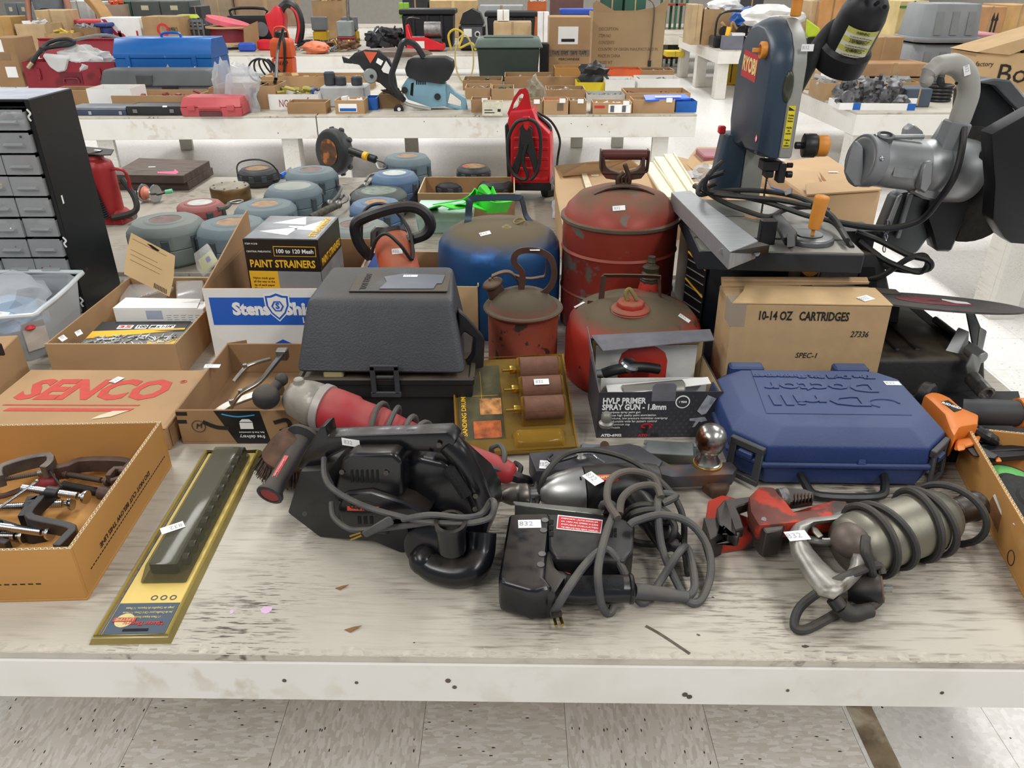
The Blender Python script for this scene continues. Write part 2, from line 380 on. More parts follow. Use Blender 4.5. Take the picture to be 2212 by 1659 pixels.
c6=T(1553,108);table('small white table far back holding battery chargers and a carton',c6,c6+V(1.9,0,0),2.6,beam=.15,legs=((.02,0),(.02,1.2),(.02,2.4),(1.0,0)),legw=.14)
c7=T(520,119);table('long white table far back left holding hand tools and chainsaw',V(-6.6,c7.y,0),V(1.4,c7.y,0),1.6,beam=.14,legs=((.5,0),(3,0),(5.5,0)),legw=.12)
cr=at(2135,690,0);table('white table at the right edge showing its front corner leg',(cr.x-.02,cr.y-.04),(cr.x+1.4,cr.y-.04),1.1,legs=((.02,0),(1.2,0)),legw=.12)
# ---------------------------------------------------------------- open cardboard tray helper
def tray(b,w_,d_,h,t=.004,lift=0):
    b.box(0,w_,0,d_,lift,lift+t)
    b.box(0,w_,0,t,lift+t,h);b.box(0,w_,d_-t,d_,lift+t,h);b.box(0,t,t,d_-t,lift+t,h);b.box(w_-t,w_,t,d_-t,lift+t,h);return b
def flute(b,p,q,wd,z,pitch=.0045):
    """zigzag of a cut corrugated edge between p and q, wd wide"""
    p=V(*p,z);q=V(*q,z);n=max(2,int((q-p).length/pitch));d_=(q-p).normalized();s=V(-d_.y,d_.x,0)*wd*.45;t=d_*.0009
    for k in range(n):
        a=p+(q-p)*(k/n)+s*(1 if k%2 else-1);c=p+(q-p)*((k+1)/n)+s*(-1 if k%2 else 1)
        b.add([a-t,a+t,c+t,c-t],[(0,1,2,3)])
    for e in(1,-1):
        u=s*e*1.05;b.add([p+u-s*.12,p+u+s*.12,q+u+s*.12,q+u-s*.12],[(0,1,2,3)])
FL=mat('corrugated_liner','e3cba3',.9,n=.1)
# ---------------------------------------------------------------- clamp tray, lower left
FR=T(190,1297);BR=T(372,1006);yd=(BR-FR).normalized();xd=V(yd.y,-yd.x,0);D_=(BR-FR).length;W_=.42;H_=.098
M=Matrix.Translation(FR-xd*W_)@Matrix((xd,yd,Zv)).transposed().to_4x4()
bx=thing('cardboard_tray','golden brown cardboard tray of clamps printed DO NOT CUT BELOW THIS LINE','box',M=M)
part('body',tray(B(),W_,D_,H_,.005),CARD4,bx,w=0,bev=.001)
b=B();g=.0025
part('rim_liner',B().box(0,W_,0,.005,H_,H_+.0003).box(0,W_,D_-.005,D_,H_,H_+.0003).box(W_-.005,W_,.005,D_-.005,H_,H_+.0003),mat('flute_dark','8a6a3e',.9),bx,w=0)
flute(b,(0,g),(W_,g),.005,H_+.0007);flute(b,(0,D_-g),(W_,D_-g),.005,H_+.0007);flute(b,(W_-g,0),(W_-g,D_),.005,H_+.0007)
part('corrugated_edge',b,FL,bx,w=0)
b=B()
for k in range(30):b.box(.02+k*.0115,.027+k*.0115,-.0005,0,.034,.036)
for k in range(46):
    if.03+k*.0078<D_-.02:b.box(W_,W_+.0005,.03+k*.0078,.035+k*.0078,.034,.036)
part('dashed_line',b,INK,bx,w=0,kind='stuff')
txt('DO NOT CUT BELOW THIS LINE',bx,INK,(W_+.0006,D_*.47,.047),(0,-1,0),(0,0,-1),.012,width=.2,w=0)
CL1=mat('black_enamel','23242a',.35,.2,n=.2,ns=20,dust=('55514a',.3));CL2=mat('worn_iron','77706a',.45,.8,n=.25,ns=25,spot=('5d3f31',18,.6,.1));CL3=mat('brown_iron','5f4a42',.6,.5,n=.3,ns=20,spot=('7a2d2a',12,.6,.1))
def screw(b,p,q,r,rod=None,pitch=.0032):
    p=Vector(p);q=Vector(q);n=int((q-p).length/pitch);d_=(q-p).normalized()
    b.rev([(r*(1 if k%2 else.8),k*pitch/2*1.0)for k in range(2*n)],p,d_,12)
def clamp(label,frame_px,h,wd,p,q,r,m,bar=None,foot=True,sm=None,z2=None):
    pts=[T(x,y,h if isinstance(h,float)else h[i])for i,(x,y)in enumerate(frame_px)]
    c=sum(pts,V(0,0,0))/len(pts);o=thing('clamp',label,'clamp',(c.x,c.y,ZT+.005))
    part('frame',B().tube(pts,wd,flat=(wd*.55,wd),sub=2),m,o,bev=.0012)
    P=T(*p);Q=T(*q);b=B();screw(b,P,Q,r);s_=part('screw',b,sm or STEEL,o)
    d_=(Q-P).normalized()
    part('collar',B().cyl(P+(Q-P)*(z2 or.42)-d_*r*1.6,P+(Q-P)*(z2 or.42)+d_*r*1.6,r*1.55),m,o,bev=.001)
    if foot:part('swivel_pad',B().rev([(r*.7,0),(r*.7,.004),(r*1.6,.008),(r*1.75,.011),(r*1.7,.0135)],Q,d_,18),sm or STEEL,o)
    if bar:part('tommy_bar',B().cyl(T(*bar[0]),T(*bar[1]),.0023).ell(T(*bar[0]),.004,.004,.004,8,5).ell(T(*bar[1]),.004,.004,.004,8,5),sm or STEEL,o)
    return o
clamp('black C clamp with a bright screw and long tommy bar, topmost in the tray',[(118,1062),(95,1082),(68,1112),(72,1128),(128,1140),(160,1150),(150,1165),(125,1190)],.045,.012,(48,1054,.062),(172,1072,.055),.0068,CL1,bar=((80,1040,.07),(-5,1100,.05)),z2=.55)
clamp('black C clamp with a steel screw lying under the topmost clamp',[(50,1125),(75,1090),(90,1084),(60,1088)],.018,.011,(-30,1098,.022),(140,1088,.022),.007,CL1,z2=.6)
clamp('black clamp with bright screw and dark round pad nearest the tray front',[(-20,1130),(30,1145),(70,1160),(110,1150)],.016,.011,(-40,1132,.036),(95,1150,.034),.0068,CL1,z2=.2)
clamp('clamp with shiny blue-white screw cut off by the left photo edge',[(-30,1150),(-5,1172),(20,1180)],.014,.01,(-40,1157,.02),(36,1158,.02),.0068,CL1,z2=.2)
clamp('grey worn C clamp leaning on the back wall of the tray',[(2,1040),(2,1020),(30,1008),(75,996),(108,992),(112,1005),(95,1020)],.05,.012,(8,1036,.04),(96,1020,.045),.0045,CL2,sm=mat('old_screw','6b625a',.6,.6,n=.2),foot=False,z2=.95)
clamp('brown rusty C clamp lying along the back right of the tray',[(120,1020),(150,1015),(175,1004),(240,1002),(285,1008),(265,1030)],.035,.013,(130,1022,.03),(222,1038,.03),.0055,CL3,sm=mat('brown_screw','5a4c44',.6,.6,n=.2),z2=.1)
clamp('rusty clamp with coarse black screw against the right tray wall',[(240,1045),(262,1038),(272,1022),(250,1018),(235,1035)],.04,.009,(135,1048,.02),(238,1068,.02),.008,CL3,sm=mat('black_screw','2e2a29',.5,.6,n=.2),foot=False,z2=.92,bar=((105,1015,.05),(133,1052,.05)))
o=thing('clamp','small rusty clamp with a red wooden handle in the tray','clamp',T(60,1058,.005))
part('handle',B().rev([(.006,0),(.011,.008),(.012,.025),(.008,.036)],T(80,1045,.018),T(118,1040,.022)-T(80,1045,.018)),mat('red_paint_worn','8c2a30',.6,n=.2),o)
part('frame',B().tube([T(80,1046,.018),T(40,1060,.018),T(0,1072,.015),T(-20,1060,.015)],.005,sub=3),CL3,o)
# ---------------------------------------------------------------- red lettered nail box
def frame(FLp,FRp,z=0):
    a=T(*FLp,z);c=T(*FRp,z);return a,(c-a).length,math.atan2(c.y-a.y,c.x-a.x)
sb=thing('nail_box','closed brown cardboard box lettered SENCO in red behind the clamp tray','box',(-1.075,1.285,ZT),R(-.5))
SW,SD,SH=.4,.245,.052
part('body',B().box(0,SW,0,SD,0,SH-.004),CARD,sb,w=0,bev=.002)
part('lid',B().box(-.002,SW+.002,-.002,SD+.002,SH-.0035,SH),CARD,sb,w=0,bev=.0015)
b=B()
for k in range(3):b.box(SW+.0005,SW+.004+.002*k,.01+k*.08,.07+k*.08,.004,.045)
part('end_flap',b,CARD3,sb,w=0,bev=.001)
RI=mat('red_ink','c4473c',.75,n=.06,ns=60)
txt('SENCO',sb,RI,(.185,.15,SH+.0006),(1,0,0),(0,1,0),.118,width=.31,bold=.005,w=0,shear=.22)
part('red_underline',B().prism([(.045,.062,SH+.0005),(.3,.062,SH+.0005),(.307,.074,SH+.0005),(.052,.074,SH+.0005)],(0,0,.0003)).prism([(.03,.085,SH+.0005),(.31,.085,SH+.0005),(.313,.089,SH+.0005),(.035,.089,SH+.0005)],(0,0,.0003)),RI,sb,w=0)
txt('®',sb,RI,(.362,.19,SH+.0006),(1,0,0),(0,1,0),.02,w=0)
sticker(sb,(.215,.195,SH+.002),(.35,.94,0),(-.94,.35,0),.026,.018,w=0)
part('torn_paper',B().prism([(.24,.03,SH+.0006),(.275,.04,SH+.001),(.30,.065,SH+.0006),(.27,.06,SH+.002),(.25,.045,SH+.001)],(0,0,.0006)),mat('torn_paper','d7c8ab',.8,n=.2),sb,w=0)
# ---------------------------------------------------------------- open box of fasteners
ob=thing('open_box','open brown box of packaged fasteners and cards in front of the black drawer cabinet','box',(-1.07,1.595,ZT))
OW,OD,OH=.30,.44,.085
part('body',tray(B(),OW,OD,OH,.004),CARD,ob,w=0,bev=.001)
b=B();flute(b,(OW-.002,0),(OW-.002,OD),.004,OH+.0006);flute(b,(0,.002),(OW,.002),.004,OH+.0006);part('corrugated_edge',b,FL,ob,w=0)
sticker(ob,(.028,.03,OH+.001),(.7,-.7,0),(.7,.7,.3),.03,.014,w=0);sticker(ob,(.05,.06,OH+.001),(.7,-.9,0),(.9,.7,.3),.03,.014,w=0)
def inbox(name,label,cat,x,y,z,rz=0,rx=0,group=None,base=(-1.07,1.595,ZT)):
    return thing(name,label,cat,M=Matrix.Translation(Vector(base)+V(x,y,z))@Matrix.Rotation(rz,4,'Z')@Matrix.Rotation(rx,4,'X'),group=group)
sc=inbox('screw_package','flat clear package of grey wall screws with black and yellow printed header','package',.045,.02,.045,R(1),R(3))
part('tray',B().box(0,.23,0,.155,-.035,.012),mat('grey_tray','6f6e6a',.5),sc,w=0,bev=.003)
part('header',B().box(.005,.225,.1,.153,.0125,.0135),mat('black_print','211f1e',.5),sc,w=0)
part('yellow_band',B().prism([(.005,.062,.0128),(.225,.105,.0128),(.225,.115,.0136),(.005,.1,.0136)],(0,0,.0005)).prism([(.16,.02,.0128),(.225,.02,.0128),(.225,.06,.0128),(.16,.05,.0128)],(0,0,.0005)),YEL,sc,w=0)
for s_,x_,w__ in(('35',.075,.03),('100',.115,.022),('#8 x 1-1/4"',.165,.055)):
    part('white_panel',B().box(x_-w__/2-.003,x_+w__/2+.003,.112,.132,.0136,.014),WHITE,sc,w=0)
    txt(s_,sc,RI if s_=='35' else INK,(x_,.122,.0143),(1,0,0),(0,1,0),.017,width=w__,w=0,bold=.0004)
r_=random.Random(5);b=B()
for k in range(130):
    c=V(r_.uniform(.015,.215),r_.uniform(.008,.075+.0),.013+r_.uniform(0,.003));a=r_.uniform(0,PI);d_=V(math.cos(a),math.sin(a),r_.uniform(-.2,.2))*.008
    b.cyl(c-d_,c+d_,.0024,.0012,n=6)
part('screws',b,mat('zinc','c6c8c6',.35,.7),sc,w=0,kind='stuff')
wb=inbox('white_carton','thin white carton with small drawing behind the screw package','box',.075,.185,.006,R(0))
part('body',B().box(0,.225,0,.05,0,.09),PAPER,wb,w=0,bev=.0015)
part('flap',B().prism([(0,0,.0905),(.21,0,.0905),(.2,.055,.093),(.01,.055,.097)],(0,0,.0012)),PAPER,wb,w=0)
part('printed_panel',B().box(.08,.12,-.0006,0,.062,.085),mat('pale_blue_print','aab6cc',.6),wb,w=0)
for k in range(5):part('printed_lines',B().box(.13+k*.018,.142+k*.018,-.0005,0,.06,.0605).box(.13+k*.018,.14+k*.018,-.0005,0,.066,.0665).box(.13+k*.018,.143+k*.018,-.0005,0,.072,.0725),INK,wb,w=0)
cd_=T(320,590,.1)
BC=mat('buff_card','d8b888',.75,n=.05,ns=12)
o_,n_=Yp(325,580,1.93),V(.12,-1,.28)
bc=thing('buff_card_package','tan printed backing card with hang slot and barcode sticking up from the box','card',(o_.x,o_.y,ZT+.01))
part('backing_card',B().tri([(283,503),(378,553),(375,600),(366,641),(268,592),(272,550)],o_,n_,.0012),BC,bc)
part('hang_slot',B().tri([(317,526),(327,529),(345,541),(341,543),(330,538)],o_+n_*.0004,n_,.0003),mat('dark_slot','1b1512',.9),bc)
part('fine_print',B().tri([(282,538),(340,567),(340,568),(282,539)],o_+n_*.0006,n_,.0003).tri([(282,548),(350,583),(350,584),(282,549)],o_+n_*.0006,n_,.0003).tri([(281,560),(345,592),(345,593),(281,561)],o_+n_*.0006,n_,.0003).tri([(286,515),(360,553),(360,554),(286,516)],o_+n_*.0006,n_,.0003),mat('brown_ink','8c6d4b',.8),bc)
b=B()
for k in range(9):b.tri([(333+k*3.2,611+k*1.7),(334.5+k*3.2,612+k*1.7),(333.5+k*3.2,622+k*1.7),(332+k*3.2,621+k*1.7)],o_+n_*.0006,n_,.0003)
part('barcode',b,INK,bc)
pb=thing('blister_pack','clear plastic blister pack lying behind the tan card at the box back','package',T(290,640,.02))
part('blister',B().hull([T(255,668,.01),T(340,668,.01),T(255,668,.06),T(345,650,.05),T(265,600,.06),T(380,620,.07),T(300,640,.085)]),CLEAR,pb,bev=.004)
part('inner_card',B().prism([T(240,672,.012),T(330,672,.012),T(350,630,.03),T(262,605,.03)],(0,0,.001)),mat('olive_card','8f8250',.7),pb)
pb=thing('clear_box','clear plastic box of small hardware beside the yellow tag in the brown box','package',T(405,640,.01))
part('shell',B().hull([T(382,655,.02),T(436,655,.02),T(378,600,.02),T(436,600,.02),T(382,655,.1),T(440,655,.1),T(380,610,.1),T(440,608,.1)]),CLEAR,pb,bev=.003)
part('contents',B().hull([T(388,650,.02),T(430,650,.02),T(388,620,.02),T(430,618,.02),T(390,650,.05),T(430,650,.055)]),mat('dark_parts','4b464d',.5,n=.4,ns=60),pb)
o_,n_=Yp(445,565,2.0),V(.05,-1,.5)
pb=thing('key_tag_package','yellow-green carded package with a blue square hanging out of the brown box','package',(o_.x,o_.y,ZT+.02))
part('clear_sleeve',B().tri([(419,548),(447,526),(452,530),(472,565),(440,598),(425,580)],o_+n_*.0008,n_,.0005),CLEAR,pb)
part('card',B().tri([(428,562),(455,540),(470,563),(440,592)],o_,n_,.0015),mat('lime_card','c9cb3c',.6),pb)
part('blue_square',B().tri([(443,558),(451,552),(456,562),(448,568)],o_+n_*.0006,n_,.0004),mat('navy_print','27358c',.6),pb)
# ---------------------------------------------------------------- parcel box with metal brackets
ab=thing('parcel_box','open cardboard parcel box with black tape full of metal clamps beside the black case','box',(-.66,1.305,ZT))
AW,AD,AH=.24,.31,.078
part('body',tray(B(),AW,AD,AH,.004),CARD3,ab,w=0,bev=.001)
part('back_flap',B().prism([(0,AD,AH),(.045,AD+.004,AH+.006),(.045,AD+.006,AH+.0065),(0,AD+.002,AH)],(0,.0,-.02)),CARD3,ab,w=0)
part('black_tape',B().prism([(.075,-.0006,AH-.001),(.165,-.0006,AH-.001),(.178,-.0006,.002),(.11,-.0006,.002)],(0,.0005,0)),mat('black_tape','17181b',.4),ab,w=0)
part('tape_mark',B().box(0,.022,-.0006,0,AH-.012,AH-.004).box(0,.018,-.0006,0,AH-.03,AH-.022),INK,ab,w=0)
b=B().tube([(.05,-.001,.052),(.075,-.001,.04),(.1,-.001,.038)],.003,flat=(.0006,.004));b.tube([(.19,-.001,.05),(.215,-.001,.056),(.22,-.001,.04),(.2,-.001,.03)],.003,flat=(.0006,.004))
part('curved_arrow_print',b,INK,ab,w=0)
part('blue_arrow_print',B().tube([(.09,-.0014,.07),(.12,-.0014,.064),(.155,-.0014,.068)],.0012,flat=(.0004,.0012)),mat('light_blue_print','46a5d8',.6),ab,w=0)
part('box_icon',B().box(.122,.148,-.0014,-.0008,.036,.05).prism([(.122,-.0014,.052),(.148,-.0014,.052),(.142,-.0014,.058),(.128,-.0014,.058)],(0,.0006,0)),WHITE,ab,w=0)
txt('free delivery',ab,WHITE,(.143,-.0012,.018),(-1,0,.0),(0,0,-1),.011,width=.05,w=0);txt('fast, free & convenient',ab,WHITE,(.143,-.0012,.028),(-1,0,0),(0,0,-1),.005,width=.05,w=0)
txt('M',ab,INK,(.04,-.0012,.042),(1,0,.1),(0,0,1),.016,w=0,shear=.3);part('ink_circle',B().tube([(.04+.013*math.cos(k*.7),-.0012,.042+.013*math.sin(k*.7))for k in range(9)],.0006,n=4,closed=True),INK,ab,w=0)
sticker(ab,(.008,.19,AH+.001),(1,0,0),(0,1,.2),.034,.012,w=0)
CH=mat('nickel_steel','a9a49c',.3,.95,n=.2,ns=30)
for lab,pts,wd in(('long curved nickel clamp bar leaning toward the rear corner of the parcel box',[(500,880,.03),(520,850,.06),(560,825,.08),(590,790,.1),(610,765,.1)],.009),
                     ('flat toothed nickel bar lying lowest in the parcel box',[(470,890,.015),(500,872,.02),(560,850,.03),(600,840,.03)],.011),
                     ('thin bent rod tool lying highest in the parcel box',[(505,825,.07),(530,795,.09),(550,785,.09),(585,775,.09)],.005)):
    pts=[T(*p)for p in pts];o=thing('metal_clamp',lab,'clamp',pts[0]);part('bar',B().tube(pts,wd,flat=(wd,.003),sub=4),CH,o,bev=.001)
    if wd>.006:part('jaw',B().hull([pts[-1]+V(a*.012,c*.01,e*.012)for a in(-1,1)for c in(-1,1)for e in(-1,1)]),DSTEEL,o,bev=.002)
    part('pivot_pin',B().cyl(pts[1]-V(0,0,.002),pts[1]+V(0,0,.009),.0045),STEEL,o)
# ---------------------------------------------------------------- white and blue lubricant carton with strainer box
st=thing('lubricant_carton','open white carton with blue band reading Stens Shield holding the strainer box','box',(-.728,1.70,ZT))
W_,D_,H_=.35,.39,.18
part('body',tray(B(),W_,D_,H_,.004),mat('carton_inner','a98460',.85,n=.06),st,w=0,bev=.001)
part('white_face',B().box(0,W_,-.0012,-.0002,.001,H_).box(W_+.0002,W_+.0012,0,D_,.001,H_),PAPER,st,w=0)
part('side_flap',B().prism([(0,0,H_),(0,.06,H_+.012),(0,.34,.255),(0,.385,.262),(0,.385,H_),],(.0035,0,0)),mat('carton_inner','',1),st,w=0)
BL=mat('royal_blue_print','1f5fc4',.5,n=.02)
part('blue_band',B().box(.012,W_,-.002,-.0013,.088,.158).box(W_+.0013,W_+.002,.02,D_-.02,.088,.158),BL,st,w=0)
txt('Stens',st,WHITE,(.108,-.0024,.128),(1,0,0),(0,0,1),.042,width=.09,bold=.0022,w=0,align='CENTER');txt('Shield',st,WHITE,(.238,-.0024,.128),(1,0,0),(0,0,1),.042,width=.102,bold=.0022,w=0)
txt('Lubricants',st,WHITE,(.262,-.0024,.1),(1,0,0),(0,0,1),.02,width=.07,bold=.0006,w=0)
sh=[(0,1),(.45,.82),(.8,.8),(.78,.1),(.5,-.5),(0,-1),(-.5,-.5),(-.78,.1),(-.8,.8),(-.45,.82)]
for k,(s_,m_)in enumerate(((.038,WHITE),(.034,BL),(.028,WHITE))):part('shield_emblem',B().prism([(.172+x*s_,-.0026-k*.0003,.135+y*s_)for x,y in sh],(0,.0003,0)),m_,st,w=0)
part('hexagon_emblem',B().tube([(.172+.013*math.cos(k*PI/3),-.0038,.137+.013*math.sin(k*PI/3))for k in range(6)],.002,n=4,sub=1,closed=True),BL,st,w=0)
txt('S',st,BL,(.172,-.0038,.137),(1,0,0),(0,0,1),.02,bold=.0008,w=0)
part('blue_hexagon',B().prism([(.172+.035*math.cos(k*PI/3+PI/2),-.0018,.018+.035*math.sin(k*PI/3+PI/2)*.9)for k in(0,1,5)]+[],(0,.0005,0)),BL,st,w=0)
BK=mat('gloss_black_card','171717',.35,n=.05)
ps=thing('strainer_box','black, yellow and white box reading PAINT STRAINERS standing in the white carton','box',(-.645,1.785,ZT+.006),R(-3))
W_,D_,H_=.182,.2,.268
part('body',B().box(0,W_,0,D_,0,H_),BK,ps,w=0,bev=.0015)
part('grey_panel',B().box(.075,W_-.001,-.0006,0,.05,.188).box(W_,W_+.0006,.001,D_,.05,.188),mat('silver_print','8f9194',.5),ps,w=0)
part('yellow_panel',B().box(.004,.075,-.0007,0,.05,.188),YEL,ps,w=0)
part('top_print',B().box(.004,W_-.004,.004,D_-.004,H_,H_+.0006),mat('grey_print_top','74767c',.4,n=.35,ns=14),ps,w=0)
part('white_filter_print',B().prism([(.03,.13,H_+.0007),(.1,.19,H_+.0007),(.12,.12,H_+.0007)],(0,0,.0004)).prism([(.02,.06,H_+.0007),(.11,.1,H_+.0007),(.1,.03,H_+.0007)],(0,0,.0004)).prism([(.1,.08,H_+.0007),(.16,.17,H_+.0007),(.16,.07,H_+.0007)],(0,0,.0004)),PAPER,ps,w=0)
txt('PAINT STRAINERS',ps,YEL,(.09,-.0009,.206),(1,0,0),(0,0,1),.026,width=.16,bold=.0007,w=0);txt('PAINT STRAINERS',ps,YEL,(W_+.0009,.1,.206),(0,1,0),(0,0,1),.026,width=.17,bold=.0007,w=0)
part('label_frame',B().box(.072,.175,-.0008,-.0001,.226,.251),YEL,ps,w=0);part('label_plate',B().box(.0735,.1735,-.0012,-.0009,.2275,.2495),BK,ps,w=0)
txt('100 to 120 Mesh',ps,WHITE,(.1235,-.0015,.2385),(1,0,0),(0,0,1),.014,width=.09,bold=.0003,w=0)
txt('ITEM 91378',ps,WHITE,(.02,-.0009,.256),(1,0,0),(0,0,1),.006,width=.03,w=0);txt('CENTRAL PNEUMATIC',ps,WHITE,(.036,-.0009,.237),(1,0,0),(0,0,1),.006,width=.06,w=0)
for k,s_ in enumerate(('Nylon mesh goes','all the way to the','tip of each paper','filter for more','efficient straining')):txt(s_,ps,INK,(.012,-.001,.17-k*.009),(1,0,0),(0,0,1),.0075,w=0,align='LEFT')
txt('STRAINERS',ps,YEL,(.162,.1,H_+.0012),(0,1,0),(-1,0,0),.024,width=.16,bold=.0006,w=0)
sticker(ps,(.1,.1,H_+.001),(1,0,0),(0,1,0),.034,.012,s='',w=0)
# ---------------------------------------------------------------- box with orange grinder
gb=thing('open_box','open cardboard box holding the orange grinder behind the black case','box',(-.335,1.80,ZT),R(-2))
part('body',tray(B(),.25,.27,.15,.004),CARD2,gb,w=0,bev=.001)
part('side_flap',B().prism([(.25,.0,.15),(.25,.0,.155),(.235,.15,.235),(.22,.27,.24),(.25,.27,.15)],(.003,0,0)),mat('pale_liner','d6bd9d',.85),gb,w=0)
og=thing('large_angle_grinder','orange angle grinder with big black loop handle standing in the box','grinder',(-.24,1.9,ZT+.03))
OG=mat('dusty_orange','d2603a',.5,n=.12,dust=('8c7660',.4,.2))
c0=Yp(845,510,1.92);c1=Yp(868,600,1.86)
part('motor_body',B().rev([(.034,-.01),(.04,0),(.05,.03),(.051,.16),(.046,.2)],c0,c1-c0,22),OG,og,bev=.002)
part('gear_head',B().hull([Yp(x,y,yy)for x,y in((800,500),(812,487),(865,490),(872,505),(868,515),(800,535))for yy in(1.9,1.96)]),DSTEEL,og,bev=.004)
part('vent_collar',B().rev([(.041,-.012),(.042,-.001)],c0,c1-c0,22),BLKD,og)
LH=[(800,555,1.89),(778,530,1.88),(768,500,1.88),(772,480,1.88),(800,465,1.88),(850,450,1.89),(890,447,1.9),(918,460,1.9),(930,485,1.9),(920,505,1.9),(895,515,1.9),(880,520,1.9)]
part('loop_handle',B().tube([Yp(*p)for p in LH],.0145,n=10),BLKD,og)
part('cord',B().tube([Yp(800,560,1.86),Yp(812,520,1.84),Yp(835,505,1.83),Yp(865,530,1.83),Yp(890,560,1.85),Yp(885,500,1.89),Yp(850,452,1.93),Yp(815,440,1.95),Yp(785,460,1.94),Yp(780,520,1.93)],.0045),RUBB,og)
stick(og,858,543,6,.026,.014)
# ---------------------------------------------------------------- clear storage tub with bags, far left
tb=thing('storage_tub','translucent plastic storage tub full of bags at the left edge','tub',(-1.16,1.66,ZT),R(6))
fr=[(-.32,0),(0,0),(.04,.04),(.04,.26),(0,.3),(-.32,.3)]
part('tub_body',B().loft([[(x*.9-.01,y*.86+.02,.004)for x,y in fr],[(x,y,.125)for x,y in fr]],cap=False).prism([(x*.9-.01,y*.86+.02,0)for x,y in fr],(0,0,.003)),CLEARF,tb,w=0)
part('rim',B().tube([(x*1.02,y*1.02,.126)for x,y in fr],.006,sub=3,closed=True),mat('frosted_rim','d7dce0',.35),tb,w=0)
part('latch_label',B().box(-.0,.05,-.0,.004,.03,.1).xf(Matrix.Translation((.0,.01,0))@Matrix.Rotation(R(45),4,'Z')),mat('pale_label','cfc9bf',.6),tb,w=0)
part('red_oval_badge',B().ell((.014,.02,.088),.012,.012,.006,12,6),REDP,tb,w=0)
txt('MP',tb,INK,(-.2,.1,.138),(1,0,0),(0,1,0),.03,w=0)
def crumple(b,c,sx,sy,sz,seed,n=3,amp=.35):
    r=random.Random(seed);bm=bmesh.new();bmesh.ops.create_icosphere(bm,subdivisions=n,radius=1)
    from mathutils import noise as nz
    for v in bm.verts:
        p=v.co*2.2+V(seed*3.1,0,0);k=1+amp*(nz.noise(p)+.6*abs(nz.noise(p*2.3)));v.co=V(v.co.x*sx*k,v.co.y*sy*k,max(-.9,v.co.z)*sz*k)
    bm.verts.index_update();b.add([Vector(c)+v.co for v in bm.verts],[tuple(v.index for v in f.verts)for f in bm.faces]);bm.free();return b
BAGC=clear('crinkled_bag','dfe3e6',.3,.2)
q=Vector((-1.3,1.8,ZT+.1));solo('plastic_bag',crumple(B(),q,.12,.11,.06,2),BAGC,'crinkled clear bag on top of the storage tub contents','bag',q)
q=Vector((-1.27,1.75,ZT+.075));solo('blue_wipes_bag',crumple(B(),q,.1,.09,.045,4),mat('pale_blue_bag','9dbfe0',.35,n=.25,ns=18),'light blue bag of cloths inside the storage tub','bag',q)
sticker(bpy.data.objects['blue_wipes_bag'],q+V(.06,-.06,.045),(1,-.2,0),(0,1,.3),.034,.014,'281')
eb=thing('cardboard_box','brown box with green print cut off by the left photo edge','box',(-1.36,1.42,ZT),R(8))
part('body',B().box(0,.25,0,.16,0,.1),CARD,eb,w=0,bev=.002)
part('green_print',B().box(.13,.245,-.0006,0,.045,.075),mat('green_ink','4d6b34',.8,n=.2,ns=50),eb,w=0)
pa=thing('tape_strip','black glossy plastic strip lying over the brown box at the left edge','plastic strip',(-1.2,1.5,ZT+.1));
part('strip',B().box(-1.28,-1.1,1.5,1.506,ZT+.101,ZT+.13),BLK,pa,bev=.002)
# ---------------------------------------------------------------- fuel cans
RC=mat('old_red_enamel','9c3c2d',.45,.2,n=.12,ns=5,spot=('6f6a62',14,.6,.04),spot2=('7f2f26',6,.55,.2),dust=('6f5a46',.9,.45,9,.32),bump=.12,bs=14)
RC2=mat('dusty_red_enamel','b8382c',.42,.2,n=.12,ns=5,spot=('3e2c24',26,.64,.04),dust=('5f523f',1,.45,9,.2),bump=.1,bs=14)
RC3=mat('faded_red_enamel','9a4a35',.6,.2,n=.18,ns=5,spot=('3e2c24',30,.62,.04),dust=('5c5142',1,.2,9,.12),bump=.1)
BC_=mat('old_blue_enamel','1a4c7e',.42,.2,n=.12,ns=4,spot=('2a6bb5',9,.62,.1),dust=('655a45',1,.5,9,.16),bump=.1,bs=14)
RSM=mat('rusty_brown_metal','5a4136',.6,.5,n=.25,ns=20,dust=('7d6b55',.6,.2),spot=('7b3028',15,.6,.1))
def ring(prof,c,m,parent,name='body',**k):return part(name,B().rev(prof,c,n=64,**k),m,parent)
c=V(.277,1.935,ZT)
can=thing('fuel_can','tall faded red metal gas can with maroon grip handle behind the low can','gas can',c)
r=.146
ring([(r*.97,0),(r,.006),(r,.1),(r+.003,.104),(r,.108),(r,.205),(r+.003,.21),(r-.001,.216),(r,.22),(r,.283),(r+.005,.286),(r+.005,.291),(r-.002,.295),(r*.93,.315),(r*.75,.342),(r*.45,.358),(r*.2,.363),(.001,.364)],c,RC,can)
ring([(r+.0005,.284),(r+.0062,.285),(r+.0062,.292),(r+.0005,.293)],c,mat('rim_metal','7b6f60',.5,.6,n=.2),can,'rim_band',cap=False)
part('stamped_panel',B().prism([c+V(x,-.115+abs(x)*.15,0)for x in(-.05,.05)]+[c+V(.04,-.06,.022),c+V(-.04,-.06,.022)],(0,.012,.326-.0)).v and B().hull([c+V(x,y,z)for x,y,z in((-.05,-.125,.318),(.05,-.125,.318),(.042,-.07,.351),(-.042,-.07,.351),(-.05,-.1,.30),(.05,-.1,.30))]),RC,can,bev=.006,seg=2)
part('handle_base',B().tube([c+V(-.075,-.03,.352),c+V(-.04,-.028,.366),c+V(0,-.028,.37),c+V(.04,-.028,.366),c+V(.075,-.03,.352)],.01,flat=(.012,.0016),sub=4),RSM,can)
hz=.44
